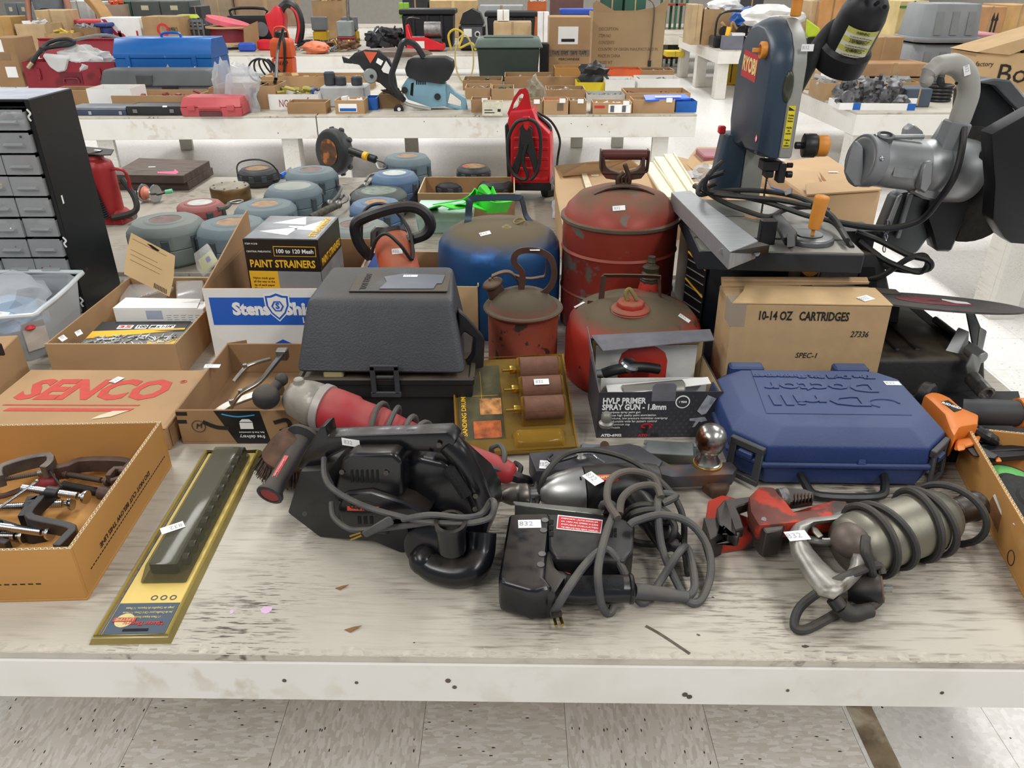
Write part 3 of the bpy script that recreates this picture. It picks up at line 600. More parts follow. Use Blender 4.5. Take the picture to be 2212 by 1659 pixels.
part('grip',B().cyl(c+V(-.058,0,hz),c+V(.058,0,hz),.0125,n=20),mat('maroon_paint','5b2a26',.4,n=.15,spot=('b6a27c',40,.72,.03)),can,bev=.001)
b=B()
for s in(-1,1):
    b.tube([c+V(s*.058,0,hz+.012),c+V(s*.058,0,hz-.03),c+V(s*.052,0,hz-.04),c+V(s*.02,0,hz-.042),c+V(s*.006,0,hz-.052),c+V(s*.006,0,hz-.085)],.01,flat=(.0016,.016),sub=3)
part('grip_bracket',b,RSM,can)
for s in(1,-1):part('grip_bracket',B().tri([(1347+s*(x-1350),y)for x,y in((1303,340),(1303,375),(1312,386),(1333,389),(1341,400),(1343,428),(1349,428),(1349,384),(1343,374),(1322,368),(1312,360),(1309,340))],c+V(0,-.012,0),V(0,-1,0),.024),RSM,can,bev=.001)
part('spout_lever',B().tube([c+V(-.012,-.01,.365),c+V(-.014,-.012,.385),c+V(0,-.012,.4)],.006,n=8).tube([c+V(.012,-.01,.365),c+V(.014,-.012,.385),c+V(0,-.012,.42)],.006,n=8).box(c.x-.016,c.x+.016,c.y-.015,c.y+.015,c.z+.362,c.z+.374),RSM,can,bev=.001)
stick(can,1337,450,2)
c=V(-.034,1.95,ZT);r=.161
can=thing('fuel_can','blue metal gas can with dusty domed top and strap handle','gas can',c)
ring([(r*.97,0),(r,.006),(r,.16),(r-.001,.19),(r-.004,.215),(r*.9,.235),(r*.7,.255),(r*.4,.267),(.001,.27)],c,BC_,can)
part('handle',B().tube([c+V(-.085,.0,.252),c+V(-.08,.02,.27),c+V(-.075,.03,.312),c+V(-.06,.034,.32),c+V(.045,.04,.32),c+V(.06,.04,.312),c+V(.07,.035,.275),c+V(.09,.03,.252)],.008,flat=(.009,.0014),sub=4),mat('blue_black_strap','33424f',.4,.5,n=.2),can)
part('filler_cap',B().rev([(.014,0),(.014,.008),(.009,.010),(.006,.013)],c+V(.02,-.045,.259),n=18),mat('olive_rubber','7d6d37',.6,n=.2),can)
part('cap_ring',B().tube([c+V(.052+.014*math.cos(k*PI/4),-.01+.014*math.sin(k*PI/4),.272+.004*math.sin(k))for k in range(8)],.0025,n=6,sub=2,closed=True),mat('olive_rubber','',1),can)
stick(can,1048,505,18,.028,.017)
c=V(.279,1.625,ZT);r=.155
can=thing('fuel_can','low wide red metal gas can with folding bail handle behind the spray gun box','gas can',c)
ring([(r*.96,0),(r,.005),(r,.10),(r-.002,.118),(r*.95,.135),(r*.82,.158),(r*.6,.174),(r*.3,.183),(.001,.185)],c,RC2,can)
q=c+V(-.018,-.05,.166)
part('filler_neck',B().rev([(.042,0),(.043,.005),(.041,.007),(.043,.010),(.041,.012),(.043,.015),(.041,.018),(.036,.021)],q,n=32),mat('red_enamel_cap','b23a2e',.45,n=.15,dust=('75634a',.7,.3)),can)
b=B().rev([(.031,.02),(.031,.031),(.026,.034)],q,n=8);part('filler_cap',b,mat('red_enamel_cap','',1),can,bev=.001)
part('chain_knob',B().tube([q+V(-.008,0,.034),q+V(-.012,.004,.05),q+V(-.004,.006,.058),q+V(.006,0,.046),q+V(.012,-.002,.036)],.005,n=8),mat('olive_rubber','',1),can)
part('bail_handle',B().tube([c+V(-.075,.02,.172),c+V(-.072,.02,.225),c+V(-.062,.02,.232),c+V(.045,.025,.228),c+V(.055,.025,.22),c+V(.06,.025,.176)],.007,flat=(.0065,.0013),sub=3).tube([c+V(-.1,.012,.175),c+V(-.098,.012,.163),c+V(-.07,.015,.172)],.006,flat=(.0065,.0013),sub=2).tube([c+V(.06,.025,.174),c+V(.088,.02,.168),c+V(.09,.02,.16)],.006,flat=(.0065,.0013),sub=2),RSM,can)
s=c+V(.045,.085,.155)
part('spout_base',B().rev([(.028,0),(.026,.022),(.022,.04)],s,n=24),RC2,can)
part('spout_nut',B().rev([(.024,.04),(.024,.045),(.021,.047),(.024,.05),(.021,.053),(.022,.06),(.018,.064),(.021,.075),(.012,.08),(.010,.085),(.011,.088),(.009,.091),(.009,.1)],s,n=8),mat('dark_bronze','4a4133',.6,.4,n=.2),can)
stick(can,1478,688,-32,.028,.015);stick(can,1252,659,18,.026,.012)
c=V(.0255,1.648,ZT);r=.081
can=thing('oil_can','small rusty red safety can with hinged spout and looped handle','gas can',c)
ring([(r*.95,0),(r,.004),(r,.02),(r+.001,.022),(r,.025),(r,.148),(r+.009,.152),(r+.011,.156),(r+.009,.159),(r-.004,.158),(r*.88,.17),(r*.68,.187),(r*.35,.196),(.001,.198)],c,RC3,can)
q=c+V(-.062,.02,.182)
part('spout_neck',B().rev([(.021,-.008),(.019,.022)],q,(-.35,-.1,1),n=20),RSM,can)
part('spout_lid',B().rev([(.024,.02),(.025,.026),(.02,.031),(.006,.034),(.005,.04)],q,(-.35,-.1,1),n=20),RSM,can,bev=.001)
part('lever',B().tube([q+V(-.01,0,.04),q+V(.015,0,.05),q+V(.035,0,.048),q+V(.05,0,.028),q+V(.055,0,.005)],.008,flat=(.009,.0022),sub=4).tube([q+V(.035,.0,.046),q+V(.07,0,.035),q+V(.1,0,.038),q+V(.113,0,.045),q+V(.115,0,.085)],.006,flat=(.0065,.0015),sub=3),RSM,can,bev=.0008)
part('loop_handle',B().tube([c+V(-.005,0,.193),c+V(-.002,0,.235),c+V(-.02,0,.26),c+V(-.018,0,.28),c+V(.0,0,.29),c+V(.035,0,.288),c+V(.062,0,.27),c+V(.07,0,.235),c+V(.062,0,.205),c+V(.04,0,.186),c+V(.01,0,.186),c+V(0,0,.193)],.006,flat=(.007,.0016),sub=4),RSM,can)
sticker(can,c+V(.025,-.001,.2925),(1,0,0),(0,1,.2),.022,.012,'832')
# ---------------------------------------------------------------- large black plastic tool case
bc=thing('tool_case','large dusty black plastic tool case with lid ajar and side carrying handle','case',(-.43,1.37,ZT))
CASE=mat('textured_black_plastic','3c3e43',.5,n=.12,ns=10,dust=('5a5449',.45,.6,7),bump=.5,bs=260)
CASEB=mat('case_base_plastic','1f2023',.42,n=.2,ns=10,dust=('6b5d48',.55,.4,9),bump=.15)
part('base',B().loft([[(x*a+.0,y*a+.0,z)for x,y in((.01,.01),(.34,.01),(.34,.22),(.01,.22))]for z,a in((0,1),(.07,1))]).loft([[(0,0,.07),(.35,0,.07),(.35,.24,.07),(0,.24,.07)],[(-.003,-.003,.112),(.353,-.003,.112),(.353,.24,.112),(-.003,.24,.112)]]),CASEB,bc,w=0,bev=.005,seg=2)
part('base_rim',B().box(-.004,.354,-.006,.006,.1,.116).box(-.004,.008,.006,.24,.1,.116).box(.342,.354,.006,.24,.1,.116),CASEB,bc,w=0,bev=.003)
lid=B().loft([[(-.002,-.004,.128),(.338,-.004,.124),(.32,.26,.15),(.012,.26,.15)],[(.022,.058,.262),(.312,.058,.26),(.30,.238,.268),(.035,.238,.268)]])
part('lid',lid,CASE,bc,w=0,bev=.014,seg=3)
P4=Matrix.Rotation(R(2),4,'X')
part('lid_badge',B().box(.1,.3,.09,.2,.2635,.2665),CASEB,bc,w=0,bev=.001)
part('lid_label',B().prism([(.16,.1,.2672),(.27,.1,.2672),(.275,.13,.2672),(.285,.13,.2672),(.288,.18,.2672),(.2,.19,.2672),(.16,.17,.2672),(.17,.14,.2672)],(0,.0,.0008)),mat('slate_label','555a66',.4,n=.15),bc,w=0)
txt('POWER TOOL',bc,CASE,(.125,.145,.2668),(0,-1,0),(1,0,0),.018,width=.09,w=0,ext=.0008)
sticker(bc,(.215,.175,.2675),(1,0,0),(0,1,0),.03,.012,w=0)
part('lid_cable',B().box(.05,.09,.004,.05,.112,.128),mat('yellowed_part','a59a6d',.5),bc,w=0,bev=.003)
b=B().box(.148,.158,-.014,-.008,.086,.148).box(.195,.205,-.014,-.008,.086,.148).box(.148,.205,-.014,-.008,.138,.15).box(.146,.207,-.014,-.008,.078,.09).box(.158,.195,-.011,-.004,.118,.124)
part('latch',b,CASE,bc,w=0,bev=.0015)
o_=V(0,1.47,0);n_=V(.25,-1,0).normalized()
ou=[onP(x,y,o_,n_)for x,y in((978,868),(1003,852),(1042,800),(1045,728),(1006,680),(990,668))]
ho=[onP(x,y,o_,n_)for x,y in((996,800),(1008,782),(1022,762),(1024,728),(1002,712),(995,720))]
nn=n_*.012;hb=B().loft([[p-nn for p in ou],[p+nn for p in ou],[p+nn for p in ho],[p-nn for p in ho],[p-nn for p in ou]],cap=False)
part('side_handle',hb,CASEB,bc,bev=.003)
# ---------------------------------------------------------------- spray gun carton
hv=thing('spray_gun_carton','open grey carton reading HVLP PRIMER SPRAY GUN with flaps up','box',T(1288,946),0)
aH,wH,angH=frame((1288,946),(1548,944));hv.matrix_basis=Matrix.Translation(aH)@Matrix.Rotation(angH,4,'Z');WM[hv.name]=hv.matrix_basis.copy()
HW,HD,HH=wH,.17,.105
GC=mat('grey_carton_print','37363b',.45,n=.12,ns=40);KR=mat('kraft_inner','b59b74',.85)
part('body',B().box(.0006,HW-.0006,.0006,HD,0,.003).box(0,HW,0,.002,0,HH).box(0,.002,.002,HD,0,HH).box(HW-.002,HW,.002,HD,0,HH).box(0,HW,HD-.002,HD,0,HH+.04),GC,hv,w=0)
part('inner_lining',B().box(.0022,.0032,.003,HD-.003,.003,HH-.002).box(HW-.0032,HW-.0022,.003,HD-.003,.003,HH-.002).box(.004,HW-.004,HD-.0035,HD-.0022,.003,HH+.035),KR,hv,w=0)
part('left_flap',B().prism([(0,.0,HH),(0,HD,HH),(-.012,HD*.9,HH+.075),(-.014,.03,HH+.075)],(.0015,0,0)),mat('grey_flap','6d6c72',.5,n=.1,ns=50),hv,w=0)
part('back_flap',B().prism([(.0,HD,HH+.045),(HW+.005,HD-.01,HH+.062),(HW+.005,HD-.05,HH+.055),(HW-.08,HD-.055,HH+.05),(.02,HD-.05,HH+.032)],(0,0,.0018)),mat('grey_flap','',1),hv,w=0)
part('tuck_tab',B().prism([(.105,-.0008,HH-.02),(.152,-.0008,HH-.02),(.152,-.0008,HH+.014),(.146,-.0008,HH+.02),(.111,-.0008,HH+.02),(.105,-.0008,HH+.014)],(0,.0015,0)),mat('grey_flap','',1),hv,w=0)
part('white_tray',B().box(.01,HW-.02,.05,.052,.03,HH+.005).box(.01,HW-.02,HD-.02,HD-.018,.03,HH+.03).prism([(.02,.004,HH-.01),(HW-.02,.02,HH+.008),(HW-.02,.048,HH+.008),(.02,.046,HH-.008)],(0,0,-.001)),mat('white_molded','d6d6d3',.6),hv,w=0)
b=B()
for i in range(14):
    for j in range(11):
        x=.012+i*.0135+(j%2)*.0068;z=.006+j*.0088
        if x<HW-.008 and z<HH-.004:b.prism([(x+.0033*math.cos(k*PI/3),-.0006,z+.0033*math.sin(k*PI/3))for k in range(6)],(0,.0005,0))
part('hexagon_print',b,mat('hex_print','3f3e44',.45),hv,w=0,kind='stuff')
for k,(s_,sz,wd,z)in enumerate((('HVLP PRIMER',.0175,.086,.086),('SPRAY GUN - 1.8mm',.0175,.128,.0715))):txt(s_,hv,WHITE,(.008+wd/2,-.0012,z),(1,0,0),(0,0,1),sz,width=wd,bold=.0006,w=0)
for k,s_ in enumerate(('• All-purpose spray paint gun','• Produces high quality paint atomization','• High volume, low pressure minimizes overspray','• Fully adjustable wide fan pattern control','• 20 oz aluminum cup','• Clean nozzle')):txt(s_,hv,WHITE,(.008,-.0012,.0605-k*.0071),(1,0,0),(0,0,1),.0066,w=0,align='LEFT')
txt('ATD-6902',hv,WHITE,(.03,-.0012,.0065),(1,0,0),(0,0,1),.008,width=.042,bold=.0004,w=0)
txt('ATD',hv,REDP,(.094,-.0012,.006),(1,0,0),(0,0,1),.0075,width=.02,bold=.0004,w=0);txt('AIR',hv,mat('grey_ink','222226',.6),(.118,-.0012,.006),(1,0,0),(0,0,1),.0075,width=.018,bold=.0004,w=0)
part('swirl_emblem',B().tube([(.1+.012*math.cos(k*.9)*(1-k*.04),-.0012,.03+.004*math.sin(k*.9)-k*.0005)for k in range(9)],.001,n=4,flat=(.0003,.0014)),REDP,hv,w=0)
part('tornado_emblem',B().tube([(.098+.008*math.sin(k*2.2)*(1-k*.1),-.0014,.026-k*.002)for k in range(9)],.001,n=4,flat=(.0003,.0012)),INK,hv,w=0)
part('warranty_seal',B().rev([(.0145,0),(.0145,.0006)],(HW-.078,-.0002,.083),(0,-1,0),n=28),WHITE,hv,w=0);part('seal_centre',B().rev([(.012,0.0006),(.012,.001)],(HW-.078,-.0002,.083),(0,-1,0),n=28),GC,hv,w=0);txt('1 YEAR',hv,WHITE,(HW-.078,-.0014,.083),(1,0,0),(0,0,1),.006,width=.016,bold=.0002,w=0)
SIL=mat('silver_print_gun','b8bcc4',.35,.3,n=.3,ns=60)
part('printed_gun',B().prism([(HW-.03,-.001,.098),(HW-.012,-.001,.09),(HW-.028,-.001,.056),(HW-.037,-.001,.053),(HW-.047,-.001,.062)],(0,.0006,0)).prism([(HW-.06,-.001,.044),(HW-.03,-.001,.048),(HW-.024,-.001,.04),(HW-.036,-.001,.036),(HW-.04,-.001,.038),(HW-.048,-.001,.025),(HW-.053,-.001,.024),(HW-.047,-.001,.038),(HW-.06,-.001,.04)],(0,.0006,0)),SIL,hv,w=0)
sg=thing('spray_gun','chrome and black paint spray gun lying in the grey carton','spray gun',M=hv.matrix_basis@Matrix.Translation((0,0,.005)))
part('gun_body',B().tube([(.02,.1,.09),(.05,.1,.1),(.1,.11,.1),(.14,.12,.09)],.011,n=12),BLK,sg,w=0)
part('nozzle',B().cyl((.006,.1,.09),(.02,.1,.09),.008,.01),STEEL,sg,w=0)
part('cup_collar',B().rev([(.02,0),(.021,.008),(.018,.012)],(.075,.11,.1),(.3,-.2,1),n=24),STEEL,sg,w=0)
part('cup',B().cyl((.05,.028,.078),(.175,.028,.09),.021,n=24),mat('brushed_cup','b9b5ab',.3,.9),sg,w=0,bev=.003)
# ---------------------------------------------------------------- cartridge carton
cw=T(1556,871);M=Matrix.Translation((.458,1.48,ZT+.001))@Matrix.Rotation(R(-2.5),4,'Z')@Matrix.Rotation(R(-3),4,'X')
cb=thing('cartridge_carton','tall tan carton reading 10-14 OZ CARTRIDGES standing behind the blue case','box',M=M)
CW,CDp,CHh=.328,.13,.226;TAN=mat('tan_carton','b99a72',.8,n=.05,ns=30,bump=.05)
part('body',B().box(0,CW,0,CDp,0.002,CHh),TAN,cb,w=0,bev=.003)
part('top_flap',B().prism([(.0,-.001,CHh),(CW,-.001,CHh),(CW-.004,.09,CHh+.008),(.045,.09,CHh+.01),(.035,.06,CHh+.006)],(0,0,.0022)),mat('tan_flap','c9a97c',.8),cb,w=0)
part('rear_flap',B().prism([(.0,CDp-.02,CHh),(CW-.01,CDp-.02,CHh+.012),(CW-.01,CDp-.004,CHh+.02),(.0,CDp-.004,CHh+.016)],(0,0,.003)),CARD,cb,w=0)
b=B();flute(b,(.0,CDp-.022),(CW-.01,CDp-.022),.004,CHh+.018);part('corrugated_edge',b,FL,cb,w=0)
part('tape',B().box(-.0006,.03,-.0008,.05,CHh-.05,CHh+.0008),clear('packing_tape','c9c2b4',.35,.15),cb,w=0)
txt('10-14 OZ   CARTRIDGES',cb,INK,(.15,-.0008,.2),(1,0,0),(0,0,1),.027,width=.185,bold=.0006,w=0)
txt('27336',cb,INK,(.272,-.0008,.162),(1,0,0),(0,0,1),.019,width=.037,w=0,shear=.2);txt('SPEC-1',cb,INK,(.17,-.0008,.112),(1,0,0),(0,0,1),.017,width=.045,w=0,shear=.2)
sticker(cb,(CW-.045,.03,CHh+.0058),(.75,.5,0),(-.5,.8,.1),.034,.022,w=0)
# ---------------------------------------------------------------- blue drill sharpener case
p0=T(1600,1062);p1=T(2020,1068)
dd=thing('drill_sharpener_case','dark blue plastic case embossed Drill Doctor with grey corner latches','case',(p0.x-.022,p0.y+.002,ZT),math.atan2(p1.y-p0.y,p1.x-p0.x))
NB=mat('navy_plastic','253a6c',.48,n=.12,ns=6,dust=('56617e',.8,.5,6,.22),bump=.3,bs=240)
DW,DD=(p1-p0).length+.055,.29
def octa(i,z,c=.055,x=DW,y=DD):return[(i+c,i,z),(x-i-c,i,z),(x-i,i+c,z),(x-i,y-i-c*.6,z),(x-i-c*.6,y-i,z),(i+c*.6,y-i,z),(i,y-i-c*.6,z),(i,i+c,z)]
part('lower_shell',B().loft([octa(.03,0),octa(.012,.012),octa(.006,.05)]),NB,dd,w=0,bev=.003,seg=2)
part('seam_flange',B().loft([octa(0,.0505),octa(0,.059)]),NB,dd,w=0,bev=.002)
part('upper_shell',B().loft([octa(.005,.0595),octa(.008,.092),octa(.034,.117),octa(.04,.12)]),NB,dd,w=0,bev=.004,seg=2)
part('hinge',B().box(.05,.12,DD-.02,DD+.008,.07,.117),NB,dd,w=0,bev=.004);part('hinge',B().box(DW-.14,DW-.07,DD-.02,DD+.008,.07,.117),NB,dd,w=0,bev=.004)
part('recessed_panel',B().prism([(.07,.075,.1201),(DW-.07,.075,.1201),(DW-.085,.25,.1201),(.085,.25,.1201)],(0,0,.0016)),mat('navy_panel','293f70',.48,n=.1,dust=('56617e',.7,.5,6,.22),bump=.2,bs=240),dd,w=0,bev=.0008)
for s_,z,sz,wd in(('Drill',.125,.055,.18),('Doctor',.178,.05,.215),('The Drill Bit Sharpener',.222,.018,.24)):txt(s_,dd,NB,(DW/2-.0-(.02 if s_=='Drill' else 0),z,.1226),(-1,0,0),(0,-1,0),sz,width=wd,bold=.0012,w=0,ext=.0014)
part('swoosh_emblem',B().tube([(.30+.028*math.cos(k*.7),.115+.016*math.sin(k*.7),.1225)for k in range(7)],.002,n=6),NB,dd,w=0)
part('centre_rib',B().prism([(DW/2+.02,.002,.06),(DW/2+.034,.002,.06),(DW/2+.028,.02,.1)],(0,.01,0)),NB,dd,w=0)
part('handle',B().tube([(DW/2-.075,.02,.036),(DW/2-.07,-.012,.024),(DW/2-.05,-.03,.014),(DW/2+.05,-.03,.014),(DW/2+.07,-.012,.024),(DW/2+.075,.02,.036)],.008,n=8,sub=4),BLK,dd,w=0)
GL=mat('dark_grey_latch','3c3d40',.5,n=.1)
for cx,cy,a in((.032,.03,45+90),(DW-.032,.03,45)):
    Ml=Matrix.Translation((cx,cy,.0))@Matrix.Rotation(R(-45 if a>90 else 45),4,'Z')
    b=B().prism([(-.034,-.006,.012),(-.02,-.006,.012),(-.02,.0,.082),(-.034,.0,.082)],(0,-.006,0)).prism([(.02,-.006,.012),(.034,-.006,.012),(.034,.0,.082),(.02,.0,.082)],(0,-.006,0)).box(-.034,.034,-.007,.004,.074,.088).box(-.034,.034,-.012,-.004,.01,.022);b.xf(Ml)
    part('latch',b,GL,dd,w=0,bev=.0015);part('latch_hook',B().box(-.014,.014,-.01,.0,.058,.07).xf(Ml),NB,dd,w=0,bev=.002)
sticker(dd,(DW-.055,.2,.1205),(1,0,0),(0,1,0),.03,.016,w=0)
# ---------------------------------------------------------------- tray with discs, lower right
FLp=T(2225,1310+10);BL_=T(2062,1005);yd=(BL_-FLp).normalized();xd=V(yd.y,-yd.x,0);L_=(BL_-FLp).length
M=Matrix.Translation(FLp-yd*.03)@Matrix((xd,yd,Zv)).transposed().to_4x4()
tr=thing('cardboard_tray','brown cardboard tray of grinding discs at the lower right corner','box',M=M);L_+=.03
part('body',tray(B(),.3,L_,.085,.005),CARD4,tr,w=0,bev=.001)
b=B();flute(b,(.0025,0),(.0025,L_),.005,.0857);flute(b,(0,L_-.0025),(.3,L_-.0025),.005,.0857);part('corrugated_edge',b,FL,tr,w=0)
part('torn_patch',B().prism([(-.0006,L_*.45,.02),(-.0006,L_*.60,.025),(-.0006,L_*.58,.055),(-.0006,L_*.47,.05)],(.0005,0,0)),mat('torn_brown','8b5a31',.9,n=.1),tr,w=0)
part('torn_edge',B().prism([(-.0008,L_*.47,.05),(-.0008,L_*.58,.055),(-.0008,L_*.57,.062),(-.0008,L_*.48,.054)],(.0005,0,0)),PAPER,tr,w=0)
part('recycling_ring',B().tube([(-.0008,L_*.3+.012*math.cos(k*PI/4),.02+.012*math.sin(k*PI/4))for k in range(8)],.0007,n=4,closed=True,sub=2),INK,tr,w=0)
for k,(x,y,z,rr,lab,col)in enumerate(((2232,1085,.05,.06,'black grinding disc with raised hub on top of the stack in the tray',None),(2190,1052,.03,.055,'black disc with bright green paper label under the hubbed disc','5fae5a'))):
    c=T(x,y,z);g_=thing('grinding_disc',lab,'disc',c)
    part('disc',B().rev([(.013,0),(rr,0),(rr,.005),(rr*.5,.005),(rr*.42,.009),(.013,.009)],c,(.1,-.15,1),n=40,cap=False),mat('abrasive_black','2b2c2c',.85,n=.2,ns=90,bump=.5,bs=400),g_)
    if col:part('paper_label',B().rev([(rr*.55,.0055),(rr*.92,.0055)],c,(.1,-.15,1),n=40,cap=False),mat('green_label',col,.6,n=.2,ns=40),g_)
txt('5/8',bpy.data.objects['grinding_disc'],WHITE,T(2205,1133,.066),(.9,.4,0),(-.4,.9,0),.018)
# ---------------------------------------------------------------- socket set blister pack
pA=T(190,1391);pB=T(372,1393);pC=T(560,985);pD=T(452,970)
xd=(pB-pA).normalized();up=((pC+pD)/2-(pA+pB)/2);xw=(pB-pA).length;ln=up.length;yd=up.normalized();xd=V(yd.y,-yd.x,0)
ss=thing('socket_set_pack','long yellowed blister pack of impact sockets lying on the bare table front','package',M=Matrix.Translation(((pA+pB)/2))@Matrix((xd,yd,Zv)).transposed().to_4x4())
hw=xw*.48
OL=clear('yellowed_plastic','b6a04e',.45,.12)
part('backing_card',B().box(-hw+.012,hw-.012,.012,ln-.01,.004,.005),mat('pale_yellow_card','e2c56d',.6,n=.04),ss,w=0)
part('blue_header',B().box(-hw+.013,hw-.013,.014,.075,.005,.0056),mat('slate_blue_print','2c4257',.5,n=.1),ss,w=0)
part('blister_shell',B().loft([[(-hw,0,0),(hw,0,0),(hw,ln,0),(-hw,ln,0)],[(-hw+.004,.004,.008),(hw-.004,.004,.008),(hw-.004,ln-.004,.008),(-hw+.004,ln-.004,.008)],[(-hw+.01,.01,.0085),(hw-.01,.01,.0085),(hw-.01,ln-.01,.0085),(-hw+.01,ln-.01,.0085)]],cap=False),mat('yellowed_plastic_solid','94834a',.3,n=.2),ss,w=0)
part('shell_rib',B().tube([(-hw+.007,.008,.009),(hw-.007,.008,.009),(hw-.007,ln-.008,.009),(-hw+.007,ln-.008,.009)],.0025,closed=True,sub=1),OL,ss,w=0)
part('bubble',B().loft([[(-.032,.115,.006),(.04,.115,.006),(.04,ln-.02,.006),(-.032,ln-.02,.006)],[(-.022,.128,.034),(.026,.128,.034),(.026,ln-.03,.034),(-.022,ln-.03,.034)]]),clear('smoky_bubble','8c8a72',.16,.1),ss,w=0,bev=.004,seg=2)
part('socket_holder',B().box(-.022,.022,.135,ln-.03,.007,.03),mat('black_rail','2e3133',.45,n=.15,ns=20),ss,w=0,bev=.003)
b=B()
for k in range(11):b.cyl((.012,.16+k*.03,.017),(.032,.16+k*.03,.017),.0095+.0004*k,n=10)
part('impact_socket_row',b,mat('black_socket','25261f',.4,.5),ss,w=0)
part('hang_hole',B().box(-.018,.018,.019,.024,.0057,.006),mat('dark_slot','',1),ss,w=0)
RD=mat('red_print','c53a33',.6);CRM=mat('cream_print','d8c98e',.6)
txt('Master Electric',ss,RD,(.006,.034,.006),(-1,0,0),(0,-1,0),.0095,width=.058,w=0,bold=.0002)
for k,s_ in enumerate(('11 Piece Impact Socket Set','Jeu de Douilles pour Clé à Chocs, 11 Pièces','Juego de Casquillos de Impacto, 11 Piezas')):txt(s_,ss,CRM,(.004,.046+k*.009,.006),(-1,0,0),(0,-1,0),.0062,width=(.045,.072,.07)[k],w=0)
part('lifetime_seal',B().rev([(.0135,0),(.0135,.0006)],(-hw+.034,.04,.0056),n=26),CRM,ss,w=0);part('seal_ribbon',B().box(-hw+.018,-hw+.05,.037,.045,.0063,.0067),RD,ss,w=0);txt('LIFETIME',ss,CRM,(-hw+.034,.041,.007),(-1,0,0),(0,-1,0),.0075,width=.026,w=0)
for x in(.012,.026,.04):part('pictogram',B().rev([(.0035,0),(.005,0),(.005,.0005),(.0035,.0005)],(x-.01,.086,.0052),n=16,cap=False),mat('slate_blue_print','',1),ss,w=0)
sticker(ss,(-.012,.215,.0345),(-.8,-.5,0),(.5,-.8,0),.036,.018,w=0)
# ---------------------------------------------------------------- sanding drum set pack
q=[T(1000,985,.006),T(1245,975,.006),T(1222,800,.006),T(985,830,.006)]
sa=(T(1245,972)-T(990,985));sd=thing('sanding_drum_pack','amber plastic pack of three brown sanding drums beside the red grinder','package',M=Matrix.Translation(T(988,992)+V(0,0,.005))@Matrix.Rotation(math.atan2(sa.y,sa.x),4,'Z')@Matrix.Rotation(R(25),4,'X'))
SWd=(T(1247,975)-T(990,985)).length;SL=.235
AMB=clear('amber_plastic','c09538',.35,.1)
part('tray',B().box(0,SWd,0,SL,0,.006).box(0,SWd,-.004,.03,.004,.012),clear('amber_tray','9a7c3c',.5,.15),sd,w=0,bev=.002)
part('rim',B().tube([(0,0,.012),(SWd,0,.012),(SWd,SL,.012),(0,SL,.012)],.003,sub=1,closed=True),AMB,sd,w=0)
part('instruction_card',B().box(.008,.095,.03,SL-.02,.0075,.009),mat('dark_gold_card','4f4a2f',.5,n=.35,ns=30),sd,w=0)
part('picture_panel',B().box(.05,.094,.09,.13,.0092,.0098),mat('orange_photo','c78a52',.5,n=.4,ns=70),sd,w=0);part('printed_tools',B().box(.035,.09,.034,.075,.0092,.0098),mat('orange_drums','bd6330',.5,n=.4,ns=50),sd,w=0)
txt('SANDING DRUM SET',sd,YEL,(.018,.1,.0098),(0,1,0),(-1,0,0),.013,width=.12,w=0,bold=.0002)
part('yellow_lines',B().box(.03,.09,.137,.1375,.0094,.0096).box(.055,.0555,.1,.2,.0094,.0096),YEL,sd,w=0)
AB=mat('brown_abrasive','6f4a38',.75,n=.12,ns=60,bump=.4,bs=500)
for k in range(3):
    y=.085+k*.05;part('sanding_drum',B().cyl((SWd-.098,y,.032),(SWd-.02,y,.032),.0245,n=28),AB,sd,w=0,bev=.001)
    part('shank',B().cyl((.1,y,.03),(.135,y,.03),.0035).cyl((.116,y,.03),(SWd-.098,y,.03),.0095,n=6),BRASS,sd,w=0,bev=.0006)
    part('bubble',B().hull([(x_,y+s_*.027,z_)for x_ in(SWd-.104,SWd-.014)for s_,z_ in((-1,.006),(1,.006),(-.7,.05),(.7,.05))]),clear('amber_bubble','c9a04a',.12,.06),sd,w=0,bev=.003)
part('empty_pocket',B().hull([(.11,.004,.006),(SWd-.02,.004,.006),(.11,.045,.006),(SWd-.02,.045,.006),(.118,.01,.026),(SWd-.03,.01,.026),(.118,.04,.026),(SWd-.03,.04,.026)]),AMB,sd,w=0,bev=.003)
sticker(sd,(SWd-.06,.13,.0578),(1,0,0),(0,1,0),.03,.014,w=0)
# ---------------------------------------------------------------- belt sander
GB=mat('glossy_black_shell','111216',.25,n=.2,ns=7,dust=('4a3f33',.4,.7,30),bump=.04,bs=30)
LBL=mat('label_red','cf4a33',.5,n=.05)
o_=T(690,1162);n_=V(-.26,-.965,0)
bs=thing('belt_sander','glossy black belt sander with dust pipe and coiled cord on the bare table','sander',o_)
def S(px,off,t,b=None):return(b or B()).tri(px,o_-n_*off,n_,t)
def Sp(x,y,off=0):return onP(x,y,o_-n_*off,n_)
part('belt_housing',S([(620,1108),(648,1018),(708,1016),(742,1090),(800,1115),(880,1140),(893,1185),(868,1197),(800,1168),(690,1162)],0,.1),BLKD,bs,bev=.005,seg=2)
part('rear_housing',S([(828,1105),(868,1000),(905,988),(960,1000),(1030,1062),(1052,1100),(1056,1130),(1040,1185),(890,1186)],.015,.085),GB,bs,bev=.012,seg=3)
part('motor_housing',S([(722,1066),(737,992),(758,980),(850,980),(868,1000),(872,1070),(830,1108),(742,1102),(728,1086)],-.012,.09),GB,bs,bev=.008,seg=3)
part('drive_cover',S([(728,1100),(740,1068),(800,1062),(880,1088),(925,1118),(905,1130),(850,1125),(835,1160),(780,1150),(735,1132)],-.02,.04),GB,bs,bev=.008,seg=3)
DK=mat('vent_black','050505',.9)
for k in range(6):part('vent_slot',S([(757+k*11,1016),(762+k*11,1015),(763+k*11,1042),(758+k*11,1043)],-.0128,.003),DK,bs)
